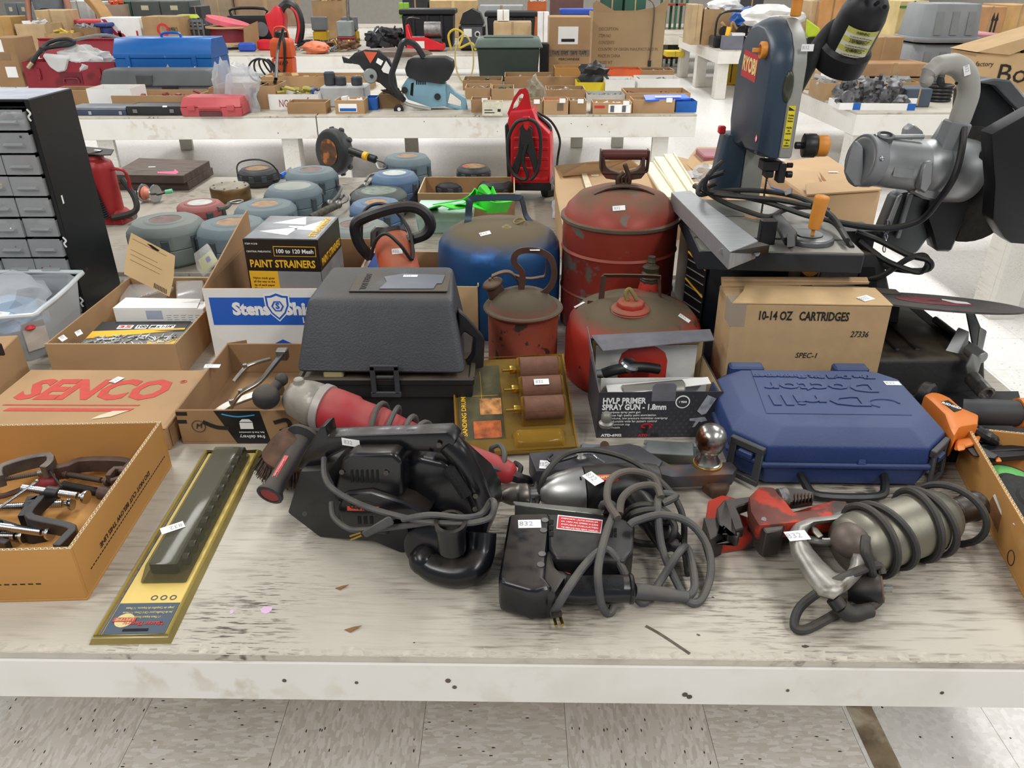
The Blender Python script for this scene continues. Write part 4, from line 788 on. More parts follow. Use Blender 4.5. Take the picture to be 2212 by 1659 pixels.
for k in range(3):part('vent_slot',S([(772+k*13,1116),(779+k*13,1116),(780+k*13,1132),(773+k*13,1132)],-.0208,.003),DK,bs)
part('top_handle',S([(641,1012),(652,985),(690,925),(703,919),(708,944),(966,934),(985,952),(972,985),(930,978),(860,974),(780,966),(742,975),(712,990),(665,1022)],.015,.032),GB,bs,bev=.005,seg=2)
part('rear_grip',B().tube([Sp(968,955,.03),Sp(990,978,.03),Sp(1010,1015,.03),Sp(1028,1055,.03),Sp(1044,1100,.03)],.0195,n=14),GB,bs)
part('grip_pad',B().tube([Sp(970,1010,.012),Sp(990,1040,.012),Sp(1008,1068,.012)],.011,n=10),mat('pebbled_grip','111214',.75,n=.3,ns=90,bump=.8,bs=600),bs)
part('trigger',S([(912,985),(938,990),(935,1008),(915,1002)],.02,.02),mat('grey_trigger','4c4f55',.45),bs,bev=.002)
for x,y in((948,962),(927,982),(738,1020),(834,1022),(658,1110),(1027,1072),(1026,1100)):part('screw',B().cyl(Sp(x,y,.012 if y<1000 or x>1000 else-.0135),Sp(x,y,.008 if y<1000 or x>1000 else-.0155),.004,n=10),mat('dark_screw','4a4640',.5,.6),bs)
part('name_plate',S([(747,1083),(792,1083),(822,1092),(822,1106),(748,1104)],-.0205,.002),BK,bs)
pl=part('name_plate',S([(750,1094),(818,1095),(818,1104),(750,1103)],-.0215,.002),LBL,bs)
txt('CRAFTSMAN',pl,INK,Sp(784,1099,-.0222),(.965,-.26,0),(0,0,1),.009,width=.045,bold=.0004)
q=Sp(935,1197,-.03)
part('dust_fan_housing',B().rev([(.046,-.045),(.05,-.04),(.05,-.005),(.044,.0),(.02,.004),(.001,.005)],q,n_,30),GB,bs)
part('dust_pipe',B().rev([(.021,-.055),(.0215,-.01),(.024,-.008),(.024,0),(.0185,0),(.018,-.05)],Sp(973,1126,-.06),(0,-.12,1),26,cap=False),GB,bs)
part('dust_elbow',B().tube([Sp(918,1212,-.04),Sp(940,1228,-.045),Sp(985,1238,-.045),Sp(1022,1228,-.035),Sp(1038,1195,-.01),Sp(1042,1150,.01)],.0225,n=16).ell(Sp(916,1210,-.04),.024,.024,.024),GB,bs)
part('dust_elbow_flange',S([(900,1172),(925,1148),(965,1150),(990,1195),(985,1215),(950,1195)],-.028,.008),GB,bs,bev=.003)
sticker(bs,Sp(758,956,.0145),(.965,-.26,0),(0,0,1),.03,.013)
part('cord',B().tube([Sp(700,990,.01),Sp(702,1030,-.02),Sp(722,1058,-.03),Sp(780,1090,-.045),Sp(850,1112,-.05),Sp(930,1128,-.06),Sp(1010,1130,-.05),Sp(1058,1118,-.03),Sp(1068,1090,-.02),Sp(1060,1082,0),Sp(1040,1110,-.02),Sp(1000,1118,-.05),Sp(930,1112,-.06),Sp(870,1122,-.055)],.0048,n=8),RUB,bs)
part('cord',B().tube([Sp(716,1085,-.012),Sp(720,1115,-.03),Sp(745,1138,-.04),Sp(775,1145,-.045),Sp(860,1138,-.05),Sp(930,1128,-.055)],.0045,n=8),RUB,bs)
part('plug',B().hull([Sp(x,y,k)for x,y in((780,1150),(790,1162),(852,1132),(846,1118),(838,1115))for k in(-.05,-.062)]),RUB,bs,bev=.002)
part('plug_prongs',B().cyl(Sp(782,1156,-.056),Sp(757,1166,-.056),.0016,n=6).cyl(Sp(780,1150,-.052),Sp(756,1158,-.052),.0016,n=6),BRASS,bs,kind='stuff')
# ---------------------------------------------------------------- large red grinder with wire cup
P0=T(705,882,.10);P1=T(1112,1026,.028)
ag=thing('angle_grinder','red angle grinder with worn silver head and wire cup brush behind the belt sander','grinder',T(620,1030))
RG=mat('dusty_red_plastic','b02f36',.5,n=.1,ns=10,spot=('7d4a44',12,.62,.15),dust=('8a6a60',.4,.5,12))
ax=(P1-P0);LL=ax.length;an=ax.normalized()
part('motor_body',B().rev([(.034,-.004),(.043,.0),(.044,.02),(.043,.055),(.039,.062),(.038,.085),(.039,.11),(.034,.14),(.028,.19),(.026,.24),(.025,.30),(.024,LL-.03),(.02,LL-.008),(.012,LL)],P0,an,26),RG,ag,bev=.0015)
part('head_collar',B().rev([(.044,-.014),(.046,-.012),(.046,.002),(.04,.003)],P0,an,26),mat('grey_collar','b0aaa4',.5,.3,n=.15),ag)
WA=mat('worn_white_alloy','a09a90',.55,.4,n=.2,ns=20,spot=('c9c6c0',14,.55,.06),spot2=('7d7163',20,.6,.1),bump=.3)
hd=P0-an*.012;part('gear_head',B().rev([(.041,0),(.043,.012),(.042,.03),(.036,.055),(.024,.07),(.004,.076)],hd,-an,22),WA,ag,bev=.002)
up_=V(0,0,1);hc=hd-an*.042
part('head_button',B().cyl(hc+V(0,0,.034),hc+V(.0,0,.046),.012,.009),WA,ag,bev=.002)
bc0=T(610,985,.05)
part('cup_shell',B().rev([(.02,.05),(.028,.04),(.034,.03),(.043,.012),(.048,.0),(.046,-.006)],bc0+V(.012,0,.0),(.25,.05,1),26),mat('rust_cup','6a5142',.6,.6,n=.25,ns=30,spot=('9a8f85',20,.6,.1)),ag)
b=B();r_=random.Random(9);q_=V(.25,.05,1).normalized().to_track_quat('Z','Y').to_matrix()
for k in range(900):
    a=r_.uniform(0,2*PI);rr=r_.uniform(.034,.045);p=bc0+V(.012,0,0)+q_@V(rr*math.cos(a),rr*math.sin(a),0.002);e=q_@V(math.cos(a)*r_.uniform(.006,.016),math.sin(a)*r_.uniform(.006,.016),-r_.uniform(.03,.04))
    s_=q_@V(-math.sin(a),math.cos(a),0)*.0007;e.z=max(e.z,ZT+.001-p.z);b.add([p-s_,p+s_,p+e+s_+V(r_.uniform(-.004,.004),0,0),p+e-s_],[(0,1,2,3)])
part('wire_bristles',b,mat('bristle_wire','5b4d42',.6,.5,n=.4,ns=80),ag,kind='stuff')
h0=T(655,945,.085);h1=T(582,1070,.045);hn=(h1-h0).normalized();hl=(h1-h0).length
part('side_handle',B().rev([(.03,-.006),(.031,.0),(.018,.008),(.0155,.03),(.0155,.06),(.0165,hl-.03),(.018,hl-.014),(.0235,hl-.004),(.0235,hl),(.017,hl+.001)],h0,hn,24,cap=False),mat('rubber_handle','2e2e30',.6,n=.2,dust=('6c6253',.4,.3)),ag)
part('handle_core',B().rev([(.0165,hl-.012),(.0165,hl-.002),(.0168,hl)],h0,hn,20),mat('dark_red','8f2a2d',.6),ag)
lb_=part('handle_label',B().tube([h0+hn*(hl*.35)+V(-.004,-.0135,.01),h0+hn*(hl*.75)+V(-.004,-.0145,.01)],.004,flat=(.0042,.0022),sub=1),REDP,ag);txt('MILWAUKEE',lb_,WHITE,h0+hn*(hl*.55)+V(-.004,-.0168,.0122),hn,(0,-.6,.8),.006,width=.036)
kn=Yp(575,857,1.27);kp=Yp(608,820,1.3)
part('knob',B().ell(kn,.026,.026,.024,18,10).cyl(kn,kp,.011,.009).ell(kp,.013,.013,.013,10,6),mat('rubber_handle','',1),ag)
def wrap(b,c,r,n_ax,tilt,rad=.005,a0=0,a1=360):
    M3=(Vector(n_ax)+Vector(tilt)).normalized().to_track_quat('Z','Y').to_matrix()
    b.tube([c+M3@V(r*math.cos(R(a)),r*math.sin(R(a)),0)for a in range(int(a0),int(a1)+1,30)],rad,n=8,sub=3)
b=B()
for t_,r_q,ti in((.115,.046,(.5,0,.2)),(.135,.047,(-.3,.2,0)),(.175,.041,(.35,0,.1)),(.2,.038,(-.3,0,.2)),(.235,.036,(.25,.1,0)),(.26,.036,(-.35,0,0))):wrap(b,P0+an*t_,r_q,an,ti)
part('cord_wraps',b,RUB,ag,kind='stuff');part('cord',B().tube([T(690,930,.08),T(640,925,.09),T(620,940,.08)],.0045),RUB,ag)
part('cord',B().tube([T(985,960,.06),T(1010,1000,.06),T(1060,1010,.05),T(1110,1028,.03)],.0048),RUB,ag);b=B().tube([T(1052,1060,.006),T(1078,1030,.03),T(1090,985,.06),T(1080,962,.06),T(1062,968,.05),T(1065,985,.03)],.0052)
part('cord_tail',b,RUB,ag)
part('strain_relief',B().tube([T(1090,1022,.03),T(1120,1032,.02),T(1150,1040,.008)],[.012,.011,.009,.006],n=10).tube([T(1118,1030,.02),T(1125,1010,.03),T(1112,1000,.03)],.005),BLKD,ag)
for k in range(10):part('grip_dimple',B().ell(P0+an*(LL*.72+.012*(k//2))+V(0,-.0235,.006-.010*(k%2)),.0022,.0022,.0022,8,4),mat('dimple_red','8d2029',.5),ag)
# ---------------------------------------------------------------- ball mount hitch with pin
HT=mat('dark_painted_steel','47464a',.55,.4,n=.3,ns=14,spot=('6b4a37',10,.6,.08),spot2=('4a3b33',25,.6,.1),bump=.2)
hm=thing('ball_mount','rusty black trailer ball mount with chrome tow ball and clipped pin','tow hitch',T(1350,1010))
zt=.052
topb=[T(1142,978,zt),T(1360,957,zt),T(1382,962,zt),T(1450,1004,zt-.008),T(1585,997,zt-.01),T(1592,1012,zt-.01),T(1585,1026,zt-.01),T(1452,1030,zt-.01),T(1420,1022,zt),T(1350,1000,zt),T(1170,1018,zt)]
b=B().prism([T(1142,978,zt),T(1360,957,zt),T(1382,962,zt),T(1432,994,zt),T(1420,1014,zt),T(1352,1004,zt),T(1158,1018,zt)],(0,0,-.045))
part('shank',b,HT,hm,bev=.004,seg=2)
part('drop_plate',B().prism([T(1378,965,zt-.002),T(1450,1003,zt-.008),T(1580,996,zt-.008),T(1593,1010,zt-.008),T(1585,1024,zt-.008),T(1452,1030,zt-.008),T(1352,1004,zt-.002)],(0,0,-.026)),HT,hm,bev=.005,seg=2)
qb=T(1528,1003,zt-.008);CHR=mat('worn_chrome','b3b0ac',.28,.95,n=.12,ns=20,spot=('6b4936',16,.5,.05))
part('tow_ball',B().rev([(.024,0),(.024,.007),(.0215,.008),(.0165,.018),(.016,.026),(.022,.034),(.0268,.046),(.0275,.055),(.0262,.066),(.021,.075),(.012,.081),(.001,.0825)],qb,n=32),CHR,hm)
part('washer',B().rev([(.026,0),(.026,.0045),(.02,.0046)],qb,n=24),mat('brass_washer','b79a5c',.35,.9,n=.2),hm)
part('nut',B().rev([(.024,0),(.025,.003),(.025,.018),(.021,.022)],T(1545,1062,.004),n=6),RUST,hm,bev=.0015)
part('stud',B().cyl(T(1545,1060,.004),qb-V(0,0,.008),.011),RUST,hm)
pc=T(1254,988,zt+.002)
part('pin_head',B().rev([(.013,-.004),(.013,.004),(.008,.0075),(.006,.009)],pc,n=18),DSTEEL,hm,bev=.001)
part('clip',B().tube([pc+V(-.018,.003,.008),pc+V(.045,.006,.009)],.0018).tube([pc+V(.004,-.004,.01),pc+V(.02,-.002,.009),pc+V(.03,-.012,.006),pc+V(.042,-.022,.003)],.0018),STEEL,hm)
part('safety_clip',B().tube([pc+V(-.004,-.002,.006),pc+V(-.02,-.014,.008),pc+V(-.05,-.03,.01),pc+V(-.06,-.018,.009),pc+V(-.052,.0,.006)],.0028),BLK,hm)
sticker(hm,T(1180,1004,zt+.001),(1,-.1,0),(.1,1,0),.024,.026,'82')
hp=thing('hitch_pin','upright rusty hitch pin with zinc head standing in front of the spray gun carton','pin',T(1306,962))
part('shaft',B().cyl(T(1306,962,.0),T(1306,962,.05),.0085),RUST,hp);part('lock_head',B().rev([(.0125,.045),(.0145,.049),(.0145,.053),(.009,.056),(.0105,.06),(.0105,.07),(.007,.075)],T(1306,962),n=18),mat('zinc_cast','9b9a94',.5,.7,n=.2,spot=('6d655a',20,.6)),hp)
gv=mat('galvanised','9ca3a1',.35,.8,n=.15,ns=18)
gx=thing('galvanised_bracket','shiny galvanised electrical bracket box behind the tow ball','bracket',T(1450,985))
part('box_shell',B().hull([T(1385,1000,.0),T(1505,1005,.0),T(1388,966,.0),T(1505,968,.0),T(1392,978,.048),T(1500,985,.045),T(1398,952,.048),T(1498,956,.045)]),gv,gx,bev=.002)
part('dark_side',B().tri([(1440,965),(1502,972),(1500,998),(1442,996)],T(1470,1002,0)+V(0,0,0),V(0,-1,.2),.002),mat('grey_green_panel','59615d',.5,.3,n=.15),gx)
part('bracket_arm',B().prism([T(1390,958,.042),T(1520,966,.04),T(1520,958,.04),T(1392,950,.042)],(0,0,-.002)),gv,gx)
part('strap_end',B().prism([T(1255,970,.004),T(1400,978,.004),T(1400,965,.004),T(1258,958,.004)],(0,0,-.003)),mat('pale_zinc','b9c4c8',.4,.6,n=.1),gx)
# ---------------------------------------------------------------- black drill lying behind the jigsaw
dr=thing('power_drill','black corded drill with bright cone nose and red trigger behind the jigsaw','drill',T(1330,1110))
a0=T(1168,1066,.045);a1=T(1425,1048,.05);an=(a1-a0).normalized();al=(a1-a0).length
BD=mat('scuffed_black_shell','1c1c1e',.38,n=.3,ns=10,spot=('3a3936',30,.68,.05),dust=('4a443b',.35,.6,25),bump=.06)
part('motor_shell',B().rev([(.041,.074),(.042,.078),(.043,.13),(.042,.17),(.036,.205),(.02,al)],a0,an,26),BD,dr,bev=.0015)
part('nose_cone',B().rev([(.012,-.002),(.016,.0),(.026,.012),(.034,.03),(.039,.055),(.041,.073)],a0,an,28),mat('polished_nose','b5b4b2',.38,.9,n=.12,ns=12),dr)
part('spindle',B().cyl(a0-an*.035,a0,.008),DSTEEL,dr)
part('chuck',B().rev([(.013,0),(.019,.004),(.0195,.02),(.017,.024),(.017,.034),(.012,.045),(.008,.052)],a0-an*.018,-an,20),mat('dark_chuck','77726b',.4,.8,n=.2,ns=40),dr,bev=.0008)
part('drill_rod',B().cyl(a0-an*.062,a0-an*.105,.0095,.0095).cyl(a0-an*.1,a0-an*.12,.004),RUST,dr)
for x,y in((1252,1030),(1254,1040),(1258,1052)):part('vent_slot',B().tri([(x,y),(x+3,y),(x+7,y+16),(x+3,y+17)],T(1255,1060,.052)+V(0,-.03,0),V(-.1,-1,.6),.003),DK,dr)
pl=part('name_plate',B().prism([T(1288,1038,.094),T(1336,1035,.094),T(1333,1024,.094),T(1286,1026,.094)],(0,0,-.004)),LBL,dr,label='red name plate');txt('CRAFTSMAN',pl,CRM,T(1311,1031,.0945),(1,.06,0),(-.06,1,0),.009,width=.038,bold=.0003)
sticker(dr,T(1281,1034,.097),(.6,-.9,0),(.9,.6,.1),.034,.02,'832')
part('grip',B().tube([T(1370,1078,.045),T(1400,1110,.04),T(1430,1150,.035),T(1448,1175,.03)],[.026,.025,.023,.022,.022],n=16),GB,dr)
part('trigger',B().hull([T(x,y,h)for x,y in((1350,1098),(1366,1096),(1372,1118),(1358,1120))for h in(.03,.055)]),REDP,dr,bev=.002)
part('strain_relief',B().tube([T(1445,1170,.03),T(1465,1185,.025),T(1480,1195,.02)],[.012,.009,.007],n=10),BLKD,dr)
part('cord',B().tube([T(1480,1195,.02),T(1486,1240,.006),T(1478,1180,.02),T(1476,1120,.06),T(1450,1065,.09),T(1390,1010,.1),T(1330,982,.1),T(1265,972,.1),T(1215,985,.1),T(1178,1025,.08),T(1162,1075,.04),T(1150,1110,.02)],.0052,n=8,sub=6),RUBB,dr)
part('cord_loops',B().tube([T(1345,1120,.04),T(1370,1095,.075),T(1410,1092,.08),T(1445,1110,.075),T(1440,1130,.06),T(1400,1118,.07),T(1360,1125,.06),T(1370,1108,.08),T(1420,1102,.085),T(1455,1130,.07),T(1452,1160,.05),T(1420,1175,.02),T(1370,1170,.012),T(1340,1150,.012)],.0055,n=8,sub=5),RUBB,dr)
# ---------------------------------------------------------------- jigsaw
js=thing('jigsaw','black corded jigsaw on its side with red data label and grey coiled cord','jigsaw',T(1200,1260))
ZN=V(0,0,1);h1_=ZT+.066
def J(px,h,t,bev=0):return B().tri(px,V(0,0,ZT+h),ZN,t)
part('front_shell',J([(1100,1108),(1185,1106),(1190,1118),(1183,1190),(1178,1245),(1196,1268),(1150,1275),(1080,1256),(1077,1240)],.066,.06),GB,js,bev=.009,seg=3)
part('motor_shell',J([(1184,1108),(1345,1118),(1372,1130),(1368,1190),(1350,1212),(1200,1206),(1186,1180)],.07,.055),BD,js,bev=.007,seg=3)
part('handle',B().tube([T(1165,1262,.034),T(1205,1268,.034),T(1250,1274,.034),T(1310,1272,.036),T(1360,1272,.034)],[.026,.024,.021,.021,.021,.0205],n=16),GB,js)
part('handle_root',J([(1176,1190),(1190,1186),(1200,1225),(1222,1246),(1200,1280),(1160,1272)],.06,.05),GB,js,bev=.008,seg=2)
part('grip_pad',B().tube([T(1225,1262,.047),T(1280,1262,.048),T(1345,1264,.046)],.0125,n=12),mat('pebbled_grip','',1),js)
part('handle_collar',B().cyl(T(1357,1272,.034),T(1368,1272,.034),.0225,n=20),GB,js,bev=.002)
part('strain_relief',B().tube([T(1368,1276,.032),T(1420,1282,.02),T(1485,1290,.012)],[.012,.011,.009],n=12),RUB,js)
part('trigger',J([(1203,1230),(1222,1232),(1238,1238),(1230,1250),(1215,1250)],.045,.02),mat('pink_red_trigger','c97b80',.5),js,bev=.003)
part('data_label',J([(1205,1112),(1302,1123),(1298,1152),(1202,1142)],.0712,.0008),WHITE,js);pl=part('data_label',J([(1207,1114),(1300,1125),(1296,1150),(1204,1140)],.0716,.0006),mat('label_bright_red','c8323a',.5,n=.05),js)
xd_=(T(1300,1125)-T(1207,1114)).normalized();yd_=V(-xd_.y,xd_.x,0)
for k,s_ in enumerate(('SABRE SAW - AUTO SCROLLER','6A 120V AC SPEED 0-3200','DOUBLE INSULATED','TO REDUCE RISK READ MANUAL')):txt(s_,pl,WHITE,T(1252,1124+k*6.4,.0724),xd_,yd_,.0042,width=.058)
for x,y in((1177,1124),(1174,1146),(1171,1197),(1168,1220)):part('screw',B().rev([(.0058,0),(.0058,.001),(.003,.001)],T(x,y,.066),n=14),DSTEEL,js)
for k in range(3):part('vent_slot',J([(1187,1122+k*13),(1196,1123+k*13),(1195,1132+k*13),(1186,1131+k*13)],.0708,.002),DK,js)
for k in range(4):part('vent_slot',J([(1318+(k%2)*9,1140+(k//2)*11),(1324+(k%2)*9,1141+(k//2)*11),(1323+(k%2)*9,1149+(k//2)*11),(1317+(k%2)*9,1148+(k//2)*11)],.0708,.002),DK,js)
ZI=mat('zinc_plate','8f9089',.4,.7,n=.15,ns=20)
part('shoe_plate',B().prism([T(1108,1082,.062),T(1112,1090,.062),T(1300,1112,.062),T(1306,1100,.062)],(0,0,-.004)).prism([T(1112,1088,.062),T(1304,1110,.062),T(1304,1112,.062),T(1112,1091,.062)],(0,0,-.045)),ZI,js,bev=.001)
part('shoe_bracket',B().prism([T(1185,1100,.05),T(1247,1106,.05),T(1247,1118,.05),T(1183,1112,.05)],(0,0,-.02)),ZI,js,bev=.001)
part('blade',B().prism([T(1142,1112,.045),T(1152,1113,.045),T(1162,1040,.03),T(1156,1040,.03)],(0,0,-.0015)),STEEL,js)
sticker(js,T(1144,1132,.066),(1,.03,0),(-.03,1,0),.036,.02,'832')
part('cord',B().tube([T(1485,1290,.012),T(1500,1270,.02),T(1495,1220,.03),T(1482,1182,.035),T(1462,1200,.05),T(1430,1250,.02),T(1395,1300,.008),T(1370,1285,.02),T(1340,1220,.06),T(1312,1188,.075),T(1290,1195,.078),T(1260,1225,.075),T(1228,1270,.07),T(1205,1308,.04),T(1193,1325,.012)],.0062,n=10,sub=6),RUB,js)
part('cord_loops',B().tube([T(1310,1325,.006),T(1298,1300,.03),T(1292,1230,.078),T(1310,1150,.082),T(1325,1110,.085),T(1322,1090,.085),T(1305,1088,.08),T(1300,1095,.06)],.0062,n=10,sub=6).tube([T(1310,1325,.006),T(1320,1322,.006),T(1325,1310,.01)],.0062,n=10,sub=4).tube([T(1430,1088,.085),T(1460,1072,.09),T(1425,1070,.09),T(1422,1120,.08),T(1432,1190,.04),T(1465,1265,.012),T(1490,1300,.008),T(1515,1295,.008),T(1535,1240,.02),T(1528,1180,.04),T(1490,1130,.07),T(1430,1112,.085),T(1375,1125,.085),T(1360,1135,.08)],.0062,n=10,sub=6),RUB,js)
CBR=mat('brown_grey_cord','5f584f',.65,n=.2)
part('cord_loops',B().tube([T(1335,1120,.09),T(1312,1080,.095),T(1320,1035,.1),T(1360,1018,.1),T(1410,1030,.1),T(1425,1060,.09)],.0062,n=10,sub=5),CBR,js)
part('cord_loops',B().tube([T(1338,1110,.09),T(1345,1075,.1),T(1375,1052,.1),T(1415,1050,.1),T(1428,1075,.095)],.0062,n=10,sub=5),mat('brown_grey_cord','5f584f',.65,n=.2),js)
part('plug',B().hull([T(x,y,h)for x,y in((1190,1318),(1212,1315),(1216,1332),(1192,1336))for h in(.004,.03)]),BLKD,js,bev=.003)
part('plug_prongs',B().cyl(T(1197,1334,.012),T(1202,1352,.012),.0022,n=6).cyl(T(1210,1332,.012),T(1216,1350,.012),.0025,n=8),BRASS,js,kind='stuff')
# ---------------------------------------------------------------- pipe wrench
pw=thing('pipe_wrench','red pipe wrench with toothed grey jaws lying in front of the blue case','wrench',T(1600,1150))
RW=mat('red_wrench_paint','b93826',.45,.3,n=.12,ns=8,spot=('4a3e38',9,.55,.06),spot2=('3a3330',20,.6,.08),bump=.15);JG=mat('dark_jaw_steel','4e4946',.5,.8,n=.2,ns=16,spot=('6a5142',12,.6,.1))
part('handle_bar',J([(1530,1080),(1560,1068),(1590,1075),(1600,1110),(1640,1125),(1800,1080),(1830,1082),(1830,1115),(1700,1148),(1540,1172),(1522,1140)],.03,.026),RW,pw,bev=.004,seg=2)
part('heel_jaw',J([(1520,1118),(1556,1118),(1566,1150),(1534,1165)],.05,.046),JG,pw,bev=.001)
b=B()
for k in range(9):b.prism([T(1520+k*1.7,1122+k*5,.048),T(1526+k*1.7,1121+k*5,.048),T(1524+k*1.7,1124+k*5,.048)],(0,0,-.03))
part('jaw_teeth',b,JG,pw,kind='stuff')
part('hook_jaw',J([(1570,1150),(1608,1140),(1600,1115),(1590,1095),(1620,1085),(1690,1078),(1690,1062),(1618,1072),(1565,1078),(1548,1098),(1552,1128),(1590,1160),(1596,1160),(1600,1148)],.058,.02),JG,pw,bev=.002)
part('hook_neck',J([(1640,1062),(1690,1052),(1740,1056),(1760,1064),(1758,1076),(1720,1082),(1650,1084)],.05,.018),JG,pw,bev=.002)
b=B()
for k in range(6):b.prism([T(1716+k*7.5,1064,.054),T(1720+k*7.5,1064,.054),T(1718+k*7.5,1080,.054)],(0,0,-.012))
part('shank_thread',b,RUST,pw,kind='stuff')
part('adjuster_housing',J([(1618,1072),(1640,1050),(1672,1052),(1692,1075),(1715,1105),(1800,1095),(1800,1118),(1700,1130),(1640,1135),(1622,1105)],.068,.03),mat('worn_red_iron','6e3c32',.55,.4,n=.25,ns=14,spot=('b03a28',14,.5,.05),bump=.3),pw,bev=.004,seg=2)
b=B()
for k in range(9):b.prism([T(1620+k*3.5,1112+k*4.5,.06),T(1629+k*3.5,1111+k*4.5,.06),T(1626+k*3.5,1116+k*4.5,.06)],(0,0,-.045))
part('movable_jaw',J([(1622,1105),(1640,1100),(1700,1125),(1690,1145),(1655,1150)],.064,.05),JG,pw,bev=.002);part('jaw_teeth',b,JG,pw,kind='stuff')
kq=T(1690,1075,.058);part('knurled_nut',B().rev([(.0145 if k%2 else.0155,k*.0014)for k in range(11)],kq-V(.006,0,0),(1,.1,.1),24),mat('knurled_steel','9b9a98',.35,.9,n=.3,ns=140,bump=.9,bs=900),pw)
part('rivet',B().cyl(T(1650,1122,.068),T(1650,1122,.0695),.004),STEEL,pw)
# ---------------------------------------------------------------- old aluminium drill
ad=thing('old_drill','heavy old cast aluminium drill with D handle and black cord wrapped around','drill',T(1850,1230))
c0=T(1855,1175,.052);c1=T(2045,1112,.052);an=(c1-c0).normalized();al=(c1-c0).length
part('motor_barrel',B().rev([(.03,-.03),(.045,-.018),(.05,0),(.05,al*.62),(.052,al*.63),(.052,al*.7),(.05,al*.72),(.049,al*.86),(.04,al*.96),(.026,al),(.02,al+.012)],c0,an,32),mat('tarnished_aluminium','8a8779',.45,.7,n=.2,ns=8,spot=('5f5a4e',7,.55,.12),bump=.1),ad,bev=.001)
part('chuck',B().rev([(.019,0),(.024,.002),(.0245,.006),(.0225,.008),(.0225,.042),(.0255,.045),(.024,.062),(.014,.072),(.008,.073)],c1+an*.008,an,22),mat('brown_chuck','4b4541',.4,.8,n=.25,ns=30),ad,bev=.001)
part('gear_seam',B().rev([(.0525,al*.72),(.0535,al*.725),(.0535,al*.74),(.0525,al*.745)],c0,an,32,cap=False),DSTEEL,ad)
HA=mat('scuffed_aluminium','aaa7a0',.5,.75,n=.2,ns=25,spot=('6d675c',30,.58,.12),bump=.3,bs=40)
hp_=[T(1835,1105,.05),T(1790,1112,.055),T(1735,1122,.058),T(1712,1138,.06),T(1715,1175,.06),T(1735,1225,.058),T(1765,1275,.052),T(1800,1290,.045)]
ou=[(1702,1150),(1714,1126),(1745,1114),(1805,1108),(1850,1092),(1874,1112),(1880,1160),(1872,1205),(1868,1238),(1835,1272),(1800,1296),(1766,1288),(1738,1248),(1708,1195)]
ho=[(1742,1162),(1748,1146),(1765,1134),(1795,1130),(1825,1128),(1832,1140),(1828,1160),(1826,1180),(1836,1200),(1836,1220),(1826,1240),(1806,1236),(1778,1212),(1756,1186)]
part('handle',B().loft([[T((p[0]+q[0])/2+(p[0]-q[0])/2*math.cos(a*PI/5),(p[1]+q[1])/2+(p[1]-q[1])/2*math.cos(a*PI/5),.048+.026*math.sin(a*PI/5))for p,q in zip(ou,ho)]for a in range(11)],cap=False),HA,ad,ang=80)
part('handle_bridge',B().tube([T(1745,1165,.05),T(1790,1170,.05),T(1835,1155,.052)],[.0065,.006,.011],n=10),HA,ad)
part('trigger',B().hull([T(x,y,h)for x,y in((1752,1135),(1765,1140),(1780,1158),(1768,1164),(1755,1150))for h in(.052,.066)]),mat('worn_trigger','8a857c',.4,.7),ad,bev=.002)
part('end_cap',B().ell(c0-an*.01+V(-.012,-.012,.02),.03,.032,.026,18,10),mat('brown_cap','6b5f57',.5,.4,n=.2),ad)
stick(ad,1722,1158,8,.034,.022)
part('handle_grommet',B().cyl(T(1800,1292,.045),T(1815,1312,.035),.011),BLKD,ad)
DC=mat('black_drill_cord','302f30',.55,n=.2,ns=12,dust=('6a6355',.3,.2,30));b=B()
for t_,ti in((.02,(.25,.1,.1)),(.05,(-.15,.1,.2)),(.12,(.3,-.1,.1)),(.14,(.12,.1,.2)),(.19,(-.35,.2,.1))):wrap(b,c0+an*t_,.0565,an,ti,.0058)
part('cord_wraps',b,DC,ad,kind='stuff');b=B().tube([T(1810,1305,.035),T(1835,1322,.022),T(1880,1312,.02),T(1900,1290,.02),T(1850,1300,.01),T(1790,1335,.008),T(1740,1360,.008),T(1716,1352,.008),T(1730,1310,.02),T(1790,1265,.06),T(1850,1235,.07),T(1895,1222,.06),T(1905,1240,.05)],.0068,n=10,sub=6)
part('cord',b,DC,ad);part('cord',B().tube([T(1870,1160,.11),T(1868,1190,.1),T(1878,1215,.08),T(1885,1245,.05)],.0068,n=10),DC,ad)
part('strain_relief',B().tube([T(1815,1310,.03),T(1838,1325,.02),T(1880,1318,.018)],[.0125,.0125,.011],n=12),DC,ad)
pg=T(1878,1272,.03)
part('plug',B().rev([(.018,-.03),(.023,-.02),(.0235,.0),(.0235,.012),(.021,.016)],pg,(.9,-.3,.25),22),BLKD,ad)
part('plug_face',B().rev([(.0195,.0162),(.0195,.0185),(.012,.019)],pg,(.9,-.3,.25),20),mat('brown_fibre','7b5a49',.7,n=.2),ad)
part('plug_prong',B().box(-.003,.003,-.001,.001,0,.012).xf(Matrix.Translation(pg+V(.9,-.3,.25).normalized()*.018+V(-.002,-.003,.008))@V(.9,-.3,.25).to_track_quat('Z','Y').to_matrix().to_4x4()),STEEL,ad)
part('plug_prong',B().box(-.003,.003,-.001,.001,0,.012).xf(Matrix.Translation(pg+V(.9,-.3,.25).normalized()*.018+V(.002,.0,-.006))@V(.9,-.3,.25).to_track_quat('Z','Y').to_matrix().to_4x4()),STEEL,ad)
